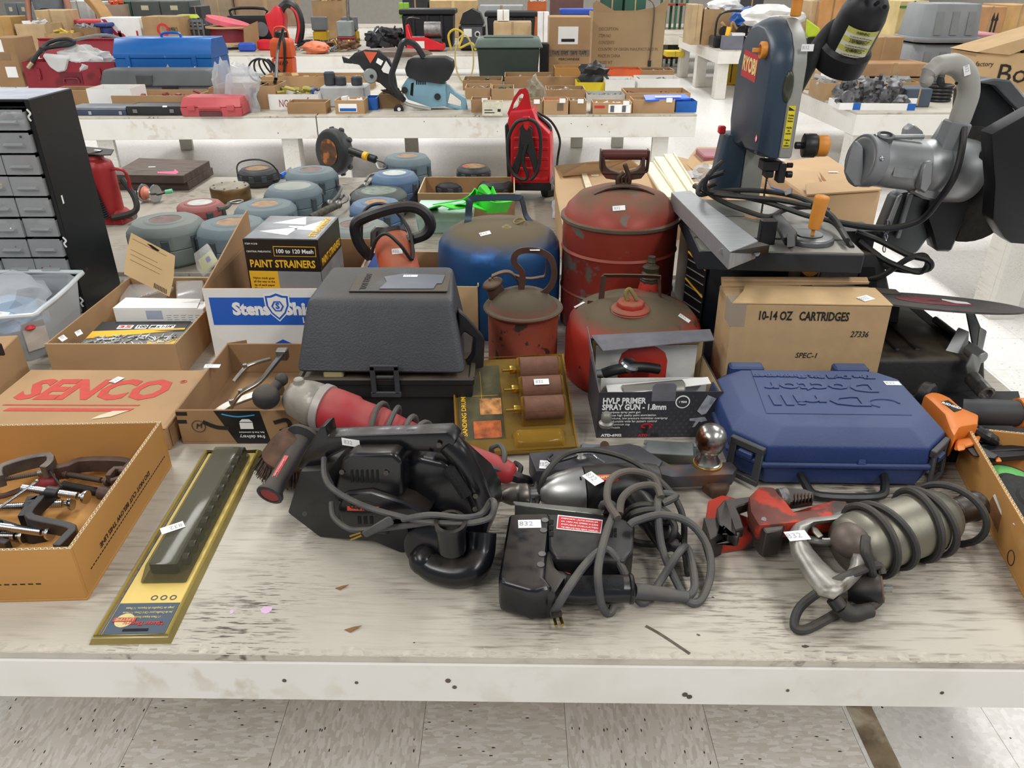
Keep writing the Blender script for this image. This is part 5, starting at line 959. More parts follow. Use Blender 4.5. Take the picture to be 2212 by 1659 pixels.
# ---------------------------------------------------------------- orange nailer on its black bag
tbg=thing('tool_bag','black nylon tool bag lying flat under the orange nailer','bag',T(2110,950))
b=B();g_=[[None]*9 for _ in range(7)];r_=random.Random(4)
P_=lambda u,v_:T(2005+230*u-35*v_,985-140*v_,.006+.045*math.sin(PI*min(1,max(0,u*.9+.05)))*math.sin(PI*(.1+.85*v_))+r_.uniform(-.004,.006))
vs=[P_(i/10,j/7)for j in range(8)for i in range(11)];b.add(vs+[V(p.x,p.y,ZT+.001)for p in vs],[(j*11+i,j*11+i+1,(j+1)*11+i+1,(j+1)*11+i)for j in range(7)for i in range(10)]+[(88+j*11+i,88+(j+1)*11+i,88+(j+1)*11+i+1,88+j*11+i+1)for j in range(7)for i in range(10)]+[(i,88+i,89+i,i+1)for i in range(10)]+[(77+i,78+i,166+i,165+i)for i in range(10)]+[(j*11,(j+1)*11,88+(j+1)*11,88+j*11)for j in range(7)]+[(j*11+10,98+j*11,98+(j+1)*11,(j+1)*11+10)for j in range(7)])
part('bag_body',b,mat('black_nylon','16171a',.7,n=.3,ns=30,bump=.5,bs=300),tbg,ang=80)
nl=thing('nail_gun','orange and black pneumatic nailer lying on the black bag','nailer',T(2080,900,.05))
NO=mat('bright_orange_plastic','d97a2c',.42,n=.08)
part('head_housing',B().prism([T(x,y,.1)for x,y in((1995,852),(2013,845),(2030,847),(2053,858),(2077,879),(2116,895),(2114,915),(2075,921),(2062,943),(2052,925),(2040,893),(2012,866))],(0,0,-.05)),NO,nl,bev=.008,seg=2)
part('exhaust_cap',B().cyl(T(2012,858,.078),T(1985,848,.078),.029,.026,n=24),BLKD,nl,bev=.005)
pl=part('brand_plate',B().prism([T(2034,867,.1015),T(2048,864,.1015),T(2077,884,.1015),T(2062,889,.1015)],(0,0,-.004)),BK,nl);txt('RIDGID',pl,WHITE,T(2055,876,.102),(.7,-.7,0),(.7,.7,0),.011,width=.034,bold=.0003)
part('grip',B().tube([T(2080,888,.085),T(2120,890,.09),T(2190,892,.09),T(2240,893,.09)],[.024,.0255,.025,.025],n=16),mat('charcoal_rubber','343537',.6,n=.1),nl)
part('grip_end',B().tube([T(2196,892,.09),T(2260,893,.09)],.029,n=16),NO,nl)
part('lower_housing',B().hull([T(x,y,h)for x,y in((2060,975),(2065,950),(2120,940),(2112,960))for h in(.05,.08)]),NO,nl,bev=.004)
part('trigger',B().tube([T(2110,930,.08),T(2130,942,.075),T(2145,950,.07),T(2150,958,.06)],[.011,.012,.01,.007],n=10),BLK,nl)
b=B().hull([T(x,y,h)for x,y in((2070,950),(2085,945),(2160,985),(2150,992),(2100,985))for h in(.04,.075)]);part('nose',b,BLK,nl,bev=.003)
for k in range(3):part('magazine_rail',B().prism([T(2110,950+k*13,.06),T(2240,945+k*13,.06),T(2240,955+k*13,.06),T(2118,962+k*13,.06)],(0,0,-.014)),mat('dark_rail','30343a',.35,.6),nl,bev=.002)
part('release_tab',B().hull([T(x,y,h)for x,y in((2148,985),(2160,988),(2165,998),(2150,998))for h in(.04,.07)]),NO,nl,bev=.002);part('release_tab',B().hull([T(x,y,h)for x,y in((2065,962),(2085,958),(2085,972),(2068,975))for h in(.06,.085)]),NO,nl,bev=.002)
# ---------------------------------------------------------------- bandsaw
bw=thing('bandsaw','navy and grey benchtop bandsaw with red logo plate, orange knobs and tilting table','bandsaw',(.6,1.85,ZT))
NV=mat('slate_navy_enamel','2b3c4d',.38,n=.1,ns=6,dust=('55585a',.4,.6,8),bump=.05);LG=mat('light_grey_enamel','8d8e88',.45,n=.1,ns=8,dust=('6d6657',.4,.6,10))
OR=mat('orange_knob','dd8f34',.45,n=.08)
pf=[(1.79,1.05),(1.79,1.25),(1.80,1.28),(1.83,1.31),(1.88,1.333),(1.94,1.337),(2.0,1.327),(2.05,1.295),(2.08,1.24),(2.088,1.18),(2.088,1.08),(2.07,1.045),(2.03,1.028),(1.98,1.032),(1.95,1.045),(1.91,1.035),(1.86,1.04)]
cy,cz=1.94,1.18
part('wheel_cover',B().loft([[(x,cy+(y-cy)*k,cz+(z-cz)*k)for y,z in pf]for x,k in((.563,.88),(.572,.93),(.588,.99),(.60,1.0),(.607,1.0))]),NV,bw,bev=.002)
part('frame_housing',B().loft([[(x,cy+(y-cy)*k,cz+(z-cz)*k+.001)for y,z in pf]for x,k in((.6075,1.0),(.633,1.0),(.638,.985))]),LG,bw,bev=.002)
q0=[onP(x,y,V(.5625,0,0),X)for x,y in((1609,106),(1640,121),(1630,179),(1600,162))]
lp=part('logo_plate',B().prism(q0,(.002,0,0)),mat('logo_red','bd2b33',.45,n=.04),bw)
qc=sum(q0,V(0,0,0))/4;txt('RYOBI',lp,mat('cream_letters','e8cf8a',.6),qc+V(-.0006,0,.0),(0,-1,-.03),(0,0,1),.045,width=abs(q0[1].y-q0[0].y)*.92,bold=.0015)
kc=onP(1655,108,V(.563,0,0),X)
part('latch_key',B().rev([(.017,0),(.018,.004),(.018,.012),(.012,.014),(.010,.004)],kc,(-1,0,0),20,cap=False).box(kc.x-.03,kc.x,kc.y-.0035,kc.y+.0035,kc.z-.004,kc.z+.004),OR,bw)
part('tracking_window',B().ell((.604,1.79,1.205),.011,.008,.034,16,10),mat('smoked_window','3b3d30',.2),bw)
yl=part('tracking_label',B().box(.612,.628,1.7885,1.7899,1.075,1.165),mat('label_yellow','d9c92c',.5),bw)
for k,s_ in enumerate(('Tracking','View','Window','Mirilla','de','centrado','Pallet','de','verification')):txt(s_,yl,INK,(.62,1.788,1.145-k*.0062-(k//3)*.008),X,Zv,.0055,width=None if len(s_)<3 else.012)
part('arrow_mark',B().prism([(.613,1.788,1.163),(.613,1.788,1.155),(.627,1.788,1.155)],(0,.0005,0)),INK,bw)
wq=onP(1634,303,V(.5628,0,0),X);part('warning_panel',B().box(.565,.5685,wq.y-.012,wq.y+.012,wq.z-.03,wq.z+.02),mat('panel_dark','1f2731',.5),bw)
part('warning_sign',B().rev([(.008,0),(.008,.0008)],wq-V(0,0,-.004),(-1,0,0),20),WHITE,bw);part('warning_ring',B().tube([wq+V(-.001,.0075*math.cos(k*PI/4),.004+.0075*math.sin(k*PI/4))for k in range(8)],.0012,n=6,closed=True,sub=2),REDP,bw)
part('tension_knob',B().rev([(.007,0),(.0125,.002),(.0125,.035),(.0125,.045),(.032,.046),(.033,.052),(.033,.08),(.03,.084)],(.632,1.9,1.338),n=8),OR,bw,bev=.001)
part('guide_knob',B().cyl((.65,1.815,1.075),(.668,1.815,1.075),.008).rev([(.026-(.0015 if k%2 else 0),0)for k in range(1)]+[(.027,.001),(.027,.026),(.024,.028)],(.668,1.815,1.075),(1,-.1,0),16),BLK,bw,bev=.001)
part('guide_knob_cap',B().rev([(.023,.0),(.024,.002),(.024,.022),(.021,.026)],(.697,1.812,1.075),(1,-.1,0),16),OR,bw,bev=.001)
part('column',B().hull([(x,y,z)for x,y in((.548,2.02),(.6,2.02),(.548,2.1),(.6,2.1))for z in(.9,1.06)]+[(.53,2.03,.93),(.53,2.09,.93),(.53,2.03,.9)]),NV,bw,bev=.004);part('column_plate',B().box(.6003,.652,2.02,2.1,.9,1.06),LG,bw,bev=.002)
part('switch',B().box(.53,.547,2.04,2.06,1.06,1.08),REDP,bw,bev=.003)
part('guide_block',B().box(.59,.635,1.835,1.875,1.012,1.035).box(.6,.62,1.84,1.87,.995,1.012).box(.628,.645,1.83,1.86,.985,1.03),mat('dark_cast','3b3d40',.4,.7,n=.2),bw,bev=.002)
part('guide_bearing',B().cyl((.648,1.835,1.005),(.66,1.835,1.005),.008),BLK,bw);part('guide_bearing',B().cyl((.648,1.84,1.025),(.66,1.84,1.025),.006),BLK,bw)
b=B().box(.6105,.6115,1.856,1.866,.9,1.0)
for k in range(16):b.prism([(.611,1.856,.905+k*.006),(.611,1.8525,.906+k*.006),(.611,1.856,.909+k*.006)],(.0006,0,0))
part('blade',b,mat('dark_blade','3c3833',.4,.8),bw)
tz=.897;M=Matrix.Translation((.405,1.6,0))@Matrix.Rotation(R(-4),4,'Z')
tbm=mat('saw_table_grey','9a9a94',.4,.5,n=.12,ns=10,dust=('7a7466',.4,.5,6));TS=mat('saw_table_side','22282f',.45,n=.1)
part('table_side',B().box(0,.348,0,.43,tz-.045,tz-.004).xf(M),TS,bw,bev=.002)
part('table_top',B().box(.002,.346,.002,.085,tz-.0039,tz).box(.002,.346,.097,.428,tz-.0039,tz).xf(M),tbm,bw,label='grey tabletop with miter slot',kind=None)
part('blade_insert',B().rev([(.03,0),(.03,.0012)],(.6,1.86,tz),n=24),mat('wood_insert','b58a60',.6,n=.1),bw);part('table_slot',B().box(.41,.585,1.859,1.861,tz,tz+.0006),DK,bw)
o_=V(0,0,tz);HP=lambda x,y,h=0:onP(x,y,V(0,0,tz+h),Zv)
fb=[HP(1450,415,.045),HP(1492,411,.045),HP(1638,520,.045),HP(1578,543,.045)]
part('rip_fence',B().prism(fb,(0,0,-.038)),mat('anodised_fence','a6a8aa',.5,.6,n=.08,ns=30,stretch=(1,8,1)),bw,bev=.001)
part('fence_end',B().hull([HP(1575,545,.045),HP(1640,522,.045),HP(1664,530,.04),HP(1660,552,.0),HP(1578,560,.0),HP(1640,530,.0)]),BLKD,bw,bev=.002)
part('fence_stop',B().box(0,.035,0,.022,0,.075).xf(Matrix.Translation(HP(1636,548,-.02))),BLKD,bw,bev=.003)
part('fence_lever',B().hull([HP(1610,530,.03),HP(1620,524,.03),HP(1645,545,.02),HP(1634,556,.02),HP(1612,535,.015),HP(1636,556,.008)]),mat('lever_grey','b5b6b6',.4,.4),bw,bev=.003)
for x in(1558,1568):part('fence_bolt',B().cyl(HP(x,541,.03),HP(x,541,.03)+V(0,-.006,0),.006,n=6),STEEL,bw)
mq=HP(1745,520);part('miter_protractor',B().rev([(.055,0),(.055,.01),(.05,.014)],mq,n=30).rev([(.03,.0145),(.03,.017)],mq,n=24),mat('miter_grey','77797a',.4,.7,n=.15),bw,bev=.001)
part('miter_face',B().hull([HP(1668,462,.03),HP(1685,458,.03),HP(1722,500,.03),HP(1720,510,.03),HP(1692,515,.03),HP(1668,480,.0),HP(1695,530,.0),HP(1722,525,0)]),mat('dark_iron','3f4142',.5,.4,n=.15),bw,bev=.002)
part('miter_face_end',B().hull([HP(x,y,h)for x,y in((1700,505),(1718,505),(1718,532),(1700,535))for h in(0,.045)]),mat('dark_iron','',1),bw,bev=.002)
part('miter_handle',B().rev([(.004,0),(.004,.018),(.0125,.019),(.0145,.04),(.0155,.075),(.0165,.088),(.013,.092)],HP(1753,512,.012),(.08,0,1),20),OR,bw,bev=.001)
part('lower_housing',B().hull([(x,y,z)for x,y in((.46,1.72),(.64,1.68),(.46,2.05),(.64,2.05),(.445,1.8),(.445,1.98))for z in(ZT+.05,.852)]),mat('dark_navy_plastic','171c24',.4,n=.1),bw,bev=.01)
b=B()
for k in range(7):b.tube([(.435+.004*j,1.79-.018*j,.845-k*.02)for j in range(4)],.001,flat=(.0006,.0014),sub=1)
part('instruction_label',B().hull([(.4285,1.80,.66),(.457,1.718,.66),(.4285,1.80,.84),(.457,1.718,.84),(.4295,1.80,.66),(.458,1.72,.84)]),mat('label_black','0f1012',.5),bw)
for z in(.81,.79,.77,.745,.725,.7,.68):part('label_text_line',B().tube([(.4285,1.795,z),(.454,1.722,z)],.0012,flat=(.0006,.0012),sub=1),mat('grey_text','8b8b88',.6),bw)
for z in(.828,.76):part('label_stripe',B().tube([(.4278,1.798,z),(.4545,1.72,z-.02)],.002,flat=(.0008,.0022),sub=1),YEL,bw)
part('base',B().loft([[(x,y,z)for x,y in((.445,1.66),(.47,1.64),(.68,1.64),(.69,2.08),(.44,2.1))]for z in(ZT,ZT+.03)]+[[(x,y,ZT+.06)for x,y in((.455,1.72),(.47,1.7),(.66,1.7),(.67,2.06),(.45,2.07))]]),mat('base_grey','4b4e50',.5,.2,n=.15),bw,bev=.006)
part('trunnion',B().box(.63,.66,1.66,1.72,.78,.85),DSTEEL,bw,bev=.004);part('tilt_knob',B().rev([(.045,0),(.045,.02),(.03,.03),(.018,.032)],(.665,1.68,.83),(1,0,0),22),BLK,bw,bev=.002);part('tilt_knob_cap',B().rev([(.02,.032),(.02,.045)],(.665,1.675,.845),(0,-1,0),16),OR,bw)
CO=[[(1560,350,.12),(1530,380,.1),(1525,410,.06),(1580,420,.05),(1660,438,.04),(1740,465,.03),(1800,480,.02),(1830,520,.015)],
      [(1565,372,.1),(1520,390,.07),(1510,420,.04),(1560,412,.05),(1640,412,.06),(1720,425,.05),(1790,455,.03)],
      [(1550,395,.07),(1525,410,.04),(1560,435,.03),(1610,455,.02),(1660,468,.02),(1700,452,.03),(1760,448,.03),(1800,470,.03),(1840,535,.0)],
      [(1500,402,.05),(1540,418,.05),(1600,425,.05),(1680,432,.05),(1750,445,.04)]]
for c_ in CO:part('cord',B().tube([HP(*p)for p in c_],.0062,n=8,sub=5),RUBB,bw)
part('plug',B().hull([HP(x,y,h)for x,y in((1690,412),(1712,405),(1712,418),(1695,424))for h in(.03,.06)]),BLK,bw,bev=.003)
sticker(bw,(.632,1.7895,1.283),X,Zv,.026,.014)
lm=thing('work_lamp','black gooseneck work lamp with yellow warning label above the bandsaw','lamp',(.68,2.0,1.0))
la=Yp(1866,30,1.92);lb=Yp(1808,138,1.985);an=(lb-la).normalized();ll=(lb-la).length
SHD=mat('satin_black_metal','1b1c20',.45,.3,n=.2,ns=9,dust=('55575a',.3,.6,8))
part('shade',B().rev([(.012,-.052),(.03,-.046),(.044,-.028),(.051,0),(.054,ll*.58),(.062,ll*.66),(.063,ll),(.06,ll),(.058,ll*.7)],la,an,36,cap=False).rev([(.012,-.052),(.001,-.053)],la,an,36),SHD,lm)
for px,py in((1896,6),(1911,15),(1872,4)):
    q=onP(px,py,la-an*.025-V(0,.04,0),V(0,-1,.3));part('vent_hole',B().cyl(q,q-ray(px,py).normalized()*.004,.0045),DK,lm)
part('neck',B().tube([(.64,2.05,1.05),(.66,2.0,1.1),Yp(1742,150,1.97),Yp(1765,105,1.97),Yp(1795,66,1.97),Yp(1825,46,1.96),la+V(-.02,.01,.01)],.0185,n=14),mat('ribbed_neck','1c1c1e',.6,n=.3,ns=120,bump=.5,bs=500),lm)
side=an.cross(V(0,-1,.35)).normalized();fr_=side.cross(an).normalized();fr_=-fr_ if fr_.y>0 else fr_
def onsh(a,t,r_=.0545):return la+an*t+(fr_*math.cos(a)+side*math.sin(a))*r_
WLs=mat('pale_label_paper','e9e6d2',.5)
rows=[[onsh(-.7+j*.2,t)for j in range(8)]for t in(.008,ll*.57)]
part('warning_label',B().loft([rows[0],rows[1]],close=False),WLs,lm)
for k in range(3):
    t0=.008+k*(ll*.57-.008)/3;part('warning_band',B().loft([[onsh(-.7+j*.2,t,.0549)for j in range(8)]for t in(t0,t0+.012)],close=False),mat('band_yellow_green','cfcf6a',.5),lm)
    a_=.02;x_=(onsh(a_+.1,t0,.055)-onsh(a_-.1,t0,.055));x_=x_ if x_.x>0 else-x_
    txt(('▲WARNING','▲AVERTISSEMENT','▲ADVERTENCIA')[k].replace('▲',''),lm,INK,onsh(a_,t0+.006,.0556),x_,-an,.0095,width=(.03,.042,.038)[k])
    for j in range(3):txt(('To reduce the risk of fire and burn','use type A bulb maximum 40 watt','120 V')[j],lm,INK,onsh(a_,t0+.0165+.0055*j,.0556),x_,-an,.0045,width=(.05,.046,.012)[j])
# ---------------------------------------------------------------- abrasive chop saw
cs=thing('chop_saw','grey and black abrasive cut-off chop saw with curved grey handle and coiled cord','chop saw',(.9,1.6,ZT))
CB=mat('dark_cast_base','2a2b2c',.5,.2,n=.2,ns=8,dust=('6b5f4a',.6,.5,12),bump=.3,bs=120);GM=mat('silver_grey_alloy','9c9ea0',.42,.55,n=.15,ns=10,spot=('6a6055',8,.63,.12),bump=.08);GPL=mat('grey_nylon','808285',.5,n=.08)
part('base',B().taper(.70,1.055,1.495,1.93,ZT,ZT+.09,.02,.015),CB,cs,bev=.012,seg=3)
part('base_flange',B().box(.69,1.065,1.485,1.94,ZT,ZT+.01),CB,cs,bev=.003)
for k in range(4):part('base_rib',B().hull([V(.765+k*.045+a,1.55+c*.3,ZT+.09+h)for a in(0,.012)for c in(0,1)for h in(-.004,.004)]),CB,cs,bev=.003)
part('base_recess',B().box(1.0,1.03,1.56,1.86,ZT+.089,ZT+.0905),DK,cs)
part('pivot_bracket',B().hull([V(.79,1.88,ZT+.09),V(.99,1.88,ZT+.09),V(.79,1.96,ZT+.09),V(.99,1.96,ZT+.09),V(.8,1.9,ZT+.2),V(.95,1.9,ZT+.2),V(.8,1.95,ZT+.2),V(.95,1.95,ZT+.2)]),CB,cs,bev=.005)
part('pivot_box',B().box(.72,.94,1.93,2.02,ZT+.16,ZT+.25),mat('dark_bracket','26282a',.5,.2,n=.2),cs,bev=.008,seg=2);part('bracket_window',B().prism([(.89,1.8785,ZT+.1),(.95,1.8785,ZT+.1),(.935,1.894,ZT+.165),(.9,1.894,ZT+.165)],(0,-.004,0)),DK,cs)
b=B()
for k in range(9):b.rev([(.024,0),(.026,.004),(.024,.008)],(.73+k*.011,2.0,ZT+.27),X,18)
part('return_spring',b,RUST,cs,kind='stuff');part('spring_cap',B().cyl((.70,2.0,ZT+.27),(.735,2.0,ZT+.27),.03),DSTEEL,cs,bev=.003)
Yc=1.95
def K(px,Y,t,m,name,bev=.003,seg=1,label=None):return part(name,B().tri(px,V(0,Y,0),V(0,-1,0),t),m,cs,bev=bev,seg=seg,label=label)
K([(1935,425),(1960,415),(2060,440),(2030,480),(1985,545),(1960,560),(1900,520),(1905,500)],1.93,.05,mat('arm_dark_alloy','56595b',.45,.5,n=.15),'swing_arm',.006)
for a in([(1942,425),(1952,420),(1920,505),(1910,505)],[(1965,418),(1975,420),(1945,515),(1935,515)]):K(a,1.915,.012,GM,'arm_rib',.002)
m0=Yp(1850,345,1.86);m1=Yp(2010,362,1.9);an=(m1-m0).normalized();ml=(m1-m0).length
part('motor_housing',B().rev([(.05,.008),(.056,.012),(.057,.06),(.058,ml*.8),(.064,ml*.85),(.068,ml),(.07,ml+.02),(.074,ml+.03),(.078,ml+.06),(.075,ml+.1),(.06,ml+.108)],m0,an,34),GM,cs,bev=.002)
part('end_cap',B().hull([Yp(x,y,yy)for x,y in((1822,372),(1838,312),(1850,302),(1864,318),(1864,400),(1845,405))for yy in(1.83,1.87)]),GPL,cs,bev=.004);part('end_shroud',B().rev([(.06,.01),(.061,.03),(.06,.045),(.05,.046)],m0,an,30),GPL,cs,bev=.002)
part('brush_cap',B().rev([(.018,0),(.02,.014),(.014,.016),(.013,.008)],m0+an*.055+V(0,-.015,.052),(0,-.3,1),22),mat('cap_grey','55585a',.5),cs);part('shroud_screw',B().ell(m0+an*.035+V(0,-.06,.018),.006,.004,.006,10,6),STEEL,cs)
part('name_panel',B().hull([m0+an*(.075+a*.055)+V(0,-.0575-.002*c,.0-.02+.022*e)for a in(0,1)for c in(0,1)for e in(0,1)]),GM,cs,bev=.001)
part('motor_rib',B().tube([m0+an*.03+V(0,-.01,.058),m0+an*.1+V(0,-.01,.064),m0+an*.16+V(0,-.01,.07)],.006,n=8),GM,cs)
K([(2000,385),(2040,390),(2060,410),(2035,440),(1995,430),(1975,420)],1.85,.04,GM,'gear_boss',.006);K([(1998,352),(2018,348),(2015,395),(2000,420),(1985,410),(1990,372)],1.82,.03,GM,'clamp_lug',.004)
HG=mat('handle_grey_plastic','a3a29b',.5,n=.08,ns=8,dust=('8b8068',.4,.4,8))
hp_=[(1998,178,1.86),(2006,158,1.86),(2030,142,1.87),(2062,140,1.88),(2086,160,1.88),(2092,200,1.88),(2078,245,1.88),(2062,290,1.88)]
part('handle',B().tube([Yp(*p)for p in hp_],[.0135,.018,.022,.024,.0245,.024,.024,.023],n=18),HG,cs)
part('handle_nose',B().ell(Yp(2002,172,1.86),.0145,.016,.018,14,8),HG,cs)
part('handle_socket',B().tube([Yp(2070,262,1.88),Yp(2042,330,1.88)],.0235,flat=(.0245,.024),sub=1),GPL,cs,bev=.004)
part('trigger',B().hull([Yp(x,y,yy)for x,y in((2026,165),(2040,168),(2042,188),(2030,190),(2022,178))for yy in(1.855,1.885)]),BLK,cs,bev=.002)
for x,y in((2028,146),(2066,180)):part('handle_screw',B().cyl(Yp(x,y,1.862),Yp(x,y,1.852),.0035),DK,cs)
K([(2000,332),(2044,262),(2048,300),(2010,345)],1.9,.02,GM,'handle_web',.002);K([(2034,328),(2076,330),(2066,355),(2062,420),(2036,418),(2030,380)],1.86,.05,GM,'gear_neck',.004)
K([(1950,330),(1960,280),(1975,268),(1995,285),(1996,300),(1972,300),(1965,330)],1.95,.03,GM,'rear_lug',.003)
BG=mat('guard_black','1a1b1e',.42,.3,n=.2,ns=7,dust=('4c4d50',.3,.5,8),bump=.1,bs=150)
K([(2082,300),(2090,200),(2110,175),(2150,170),(2200,250),(2235,240),(2240,420),(2130,440),(2085,410),(2105,360)],1.96,.07,BG,'wheel_guard',.006,2)
K([(2108,178),(2150,170),(2186,174),(2250,250),(2225,262),(2150,184)],1.93,.03,mat('guard_edge','55585c',.4,.5),'guard_rim',.004)
K([(2142,290),(2240,235),(2240,530),(2185,526),(2170,515),(2145,475),(2150,400)],1.72,.05,BG,'spark_shield',.005,2)
part('abrasive_wheel',B().rev([(.0,0),(.14,0),(.14,.004),(0,.004)],Yp(2085,400,1.92),(1,.45,.0),40),mat('worn_wheel','3b3733',.9,n=.2,ns=60),cs)
K([(2030,420),(2078,418),(2105,440),(2094,462),(2056,545),(2022,544),(2010,500),(2000,470)],1.9,.05,BG,'lower_guard',.006)
K([(2110,345),(2148,300),(2150,315),(2116,360)],1.85,.012,BG,'guard_link',.002)
part('cord',B().tube([Yp(2082,275,1.86),Yp(2078,320,1.84),Yp(2062,380,1.82),Yp(2030,430,1.84),Yp(1990,475,1.88),Yp(1930,492,1.9),Yp(1870,490,1.9),Yp(1800,478,1.9)],.008,n=10),RUBB,cs)
for cc in([(1850,500,1.92),(1900,520,1.9),(1960,550,1.87),(2005,562,1.84),(2008,580,1.84),(1970,585,1.86),(1910,575,1.9),(1860,545,1.95)],[(1855,520,1.93),(1900,555,1.9),(1940,575,1.86),(1985,588,1.85),(2004,572,1.84),(1996,552,1.86),(1960,560,1.86),(1900,598,1.88),(1850,600,1.9),(1810,590,1.93),(1800,570,1.95)]):part('cord_coil',B().tube([Yp(*p)for p in cc],.0075,n=8),RUBB,cs)
for k in range(5):part('chain_link',B().tube([Yp(1918-k*2+3*math.cos(a*PI/3),482+k*14+7*math.sin(a*PI/3),1.9+(.004*math.sin(a*PI/3+k*1.5)))for a in range(6)],.0014,n=5,closed=True,sub=2),STEEL,cs)
VS=mat('vise_grey','8b8d8c',.4,.7,n=.12)
part('fixed_fence',B().hull([V(.73,1.74,ZT+.09),V(.93,1.70,ZT+.09),V(.93,1.76,ZT+.09),V(.73,1.8,ZT+.09),V(.73,1.76,ZT+.16),V(.93,1.72,ZT+.16),V(.93,1.75,ZT+.16),V(.73,1.8,ZT+.16)]),CB,cs,bev=.003)
part('screw_shaft',B().cyl(Yp(2020,690,1.7),Yp(2090,745,1.57),.0085),STEEL,cs)
part('vise_bracket',B().hull([Yp(2036,765,1.55),Yp(2062,752,1.57),Yp(2092,778,1.53),Yp(2060,782,1.53),Yp(2070,705,1.57),Yp(2095,715,1.55),Yp(2080,770,1.54),Yp(2048,770,1.55)]),VS,cs,bev=.002)
part('vise_post',B().hull([Yp(x,y,yy)for x,y in((2085,672),(2105,675),(2122,715),(2118,745),(2100,750),(2092,705))for yy in(1.58,1.61)]),mat('vise_dark','55585a',.5,.4),cs,bev=.003)
part('vise_plate',B().hull([Yp(x,y,yy)for x,y in((2115,705),(2132,715),(2120,770),(2108,760))for yy in(1.55,1.56)]),VS,cs,bev=.002)
part('crank_hub',B().cyl(Yp(2092,752,1.52),Yp(2122,775,1.48),.015,n=18),VS,cs,bev=.002);part('crank_arm',B().hull([Yp(x,y,yy)for x,y in((2098,762),(2122,775),(2108,822),(2088,815),(2085,790))for yy in(1.475,1.49)]),VS,cs,bev=.003)
h0_=Yp(2098,815,1.465);h1_=Yp(2132,852,1.40);hd_=h1_-h0_
part('crank_handle',B().rev([(.0155 if k%2 else.015,0)for k in range(0)]+[(.014,0),(.0165,.004),(.0165,hd_.length-.003),(.0175,hd_.length),(.012,hd_.length),(.011,hd_.length-.01)],h0_,hd_,14),mat('knurled_crank','8d8b88',.35,.9,n=.3,ns=60),cs)
stick(cs,2088,152,-70,.022,.014)
gd=thing('cutting_wheel','large thin abrasive cutting wheel with red paper label lying on the saw vise','disc',(.952,1.62,ZT+.176))
ti=V(.05,.26,1)
part('wheel',B().rev([(.0,0),(.178,0),(.178,.004),(.0,.004)],(.952,1.62,ZT+.176),ti,64),mat('grinding_wheel_grey','4a4644',.85,n=.15,ns=50,bump=.3,bs=300),gd)
part('paper_label',B().rev([(.014,.0045),(.078,.0045),(.078,.005)],(.952,1.62,ZT+.176),ti,40,cap=False),mat('red_wheel_label','7d3a3e',.7,n=.15,ns=30),gd)
qn=ti.normalized();part('white_panel',B().prism([V(.952,1.62,ZT+.176)+qn*.0053+p-qn*qn.dot(p)for p in(V(.03,-.035,0),V(.062,-.04,0),V(.075,0,0),V(.045,.05,0),V(.03,.02,0))],qn*.0003),WHITE,gd)
# ---------------------------------------------------------------- black drawer cabinet on the left
cbx=thing('drawer_cabinet','black steel small-parts cabinet with rows of clear plastic drawers','cabinet',(-1.725,1.98,ZT))
CK=mat('black_steel','141518',.38,.2,n=.15,ns=6,spot=('3a3b3e',50,.72,.03),bump=.03)
Wc,Dc,Hc=.545,.21,.562;NR=10;rh=(Hc-.02)/NR
b=B().box(0,.012,0,Dc,0,Hc).box(Wc-.012,Wc,0,Dc,0,Hc).box(.012,Wc-.012,0,Dc,Hc-.006,Hc).box(.012,Wc-.012,Dc-.01,Dc,0,Hc-.006)
part('shell',b,CK,cbx,w=0,bev=.0015)
part('top_sheet',B().box(-.002,Wc-.004,.004,Dc-.004,Hc+.0003,Hc+.0016),mat('glossy_scuffed_top','c4c9d6',.25,n=.12,ns=14),cbx,w=0)
for k in range(NR+1):part('shelf',B().box(.013,Wc-.013,.001,Dc-.011,.004+k*rh-.003,.004+k*rh),CK,cbx,w=0)
DR=clear('drawer_plastic','cfd2d4',.3,.15);cw_=(Wc-.026)/6
HWM=mat('hardware_mix','b5b2ab',.5,.1,n=.5,ns=60,spot=('d8d5cc',40,.55,.05),spot2=('4a4138',45,.6,.05))
CONT=[HWM,mat('red_parts','9c3a3c',.5,n=.2),mat('white_parts','e6e4df',.5,n=.2,ns=60),mat('tan_parts','c9b58c',.6,n=.2),mat('dark_parts','',1)]
r_=random.Random(11);dm=None;names=[]
def rubble(b,x0,x1,y0,y1,z,n,s,r_=r_,hgt=.01):
    for _ in range(n):
        c=V(r_.uniform(x0,x1),r_.uniform(y0,y1),z+r_.uniform(0,hgt));a=r_.uniform(0,PI);d=V(math.cos(a),math.sin(a),r_.uniform(-.5,.5))*s*r_.uniform(.5,1.6)
        if r_.random()<.5:b.cyl(c-d,c+d,s*r_.uniform(.2,.5),n=6)
        else:
            k=len(b.v);q=s*r_.uniform(.4,1);b.box(-q,q,-q*.7,q*.7,-q*.4,q*.4);b.xf(Matrix.Translation(c)@Matrix.Rotation(a,4,'Z')@Matrix.Rotation(r_.uniform(-.8,.8),4,'X'),k)
    return b
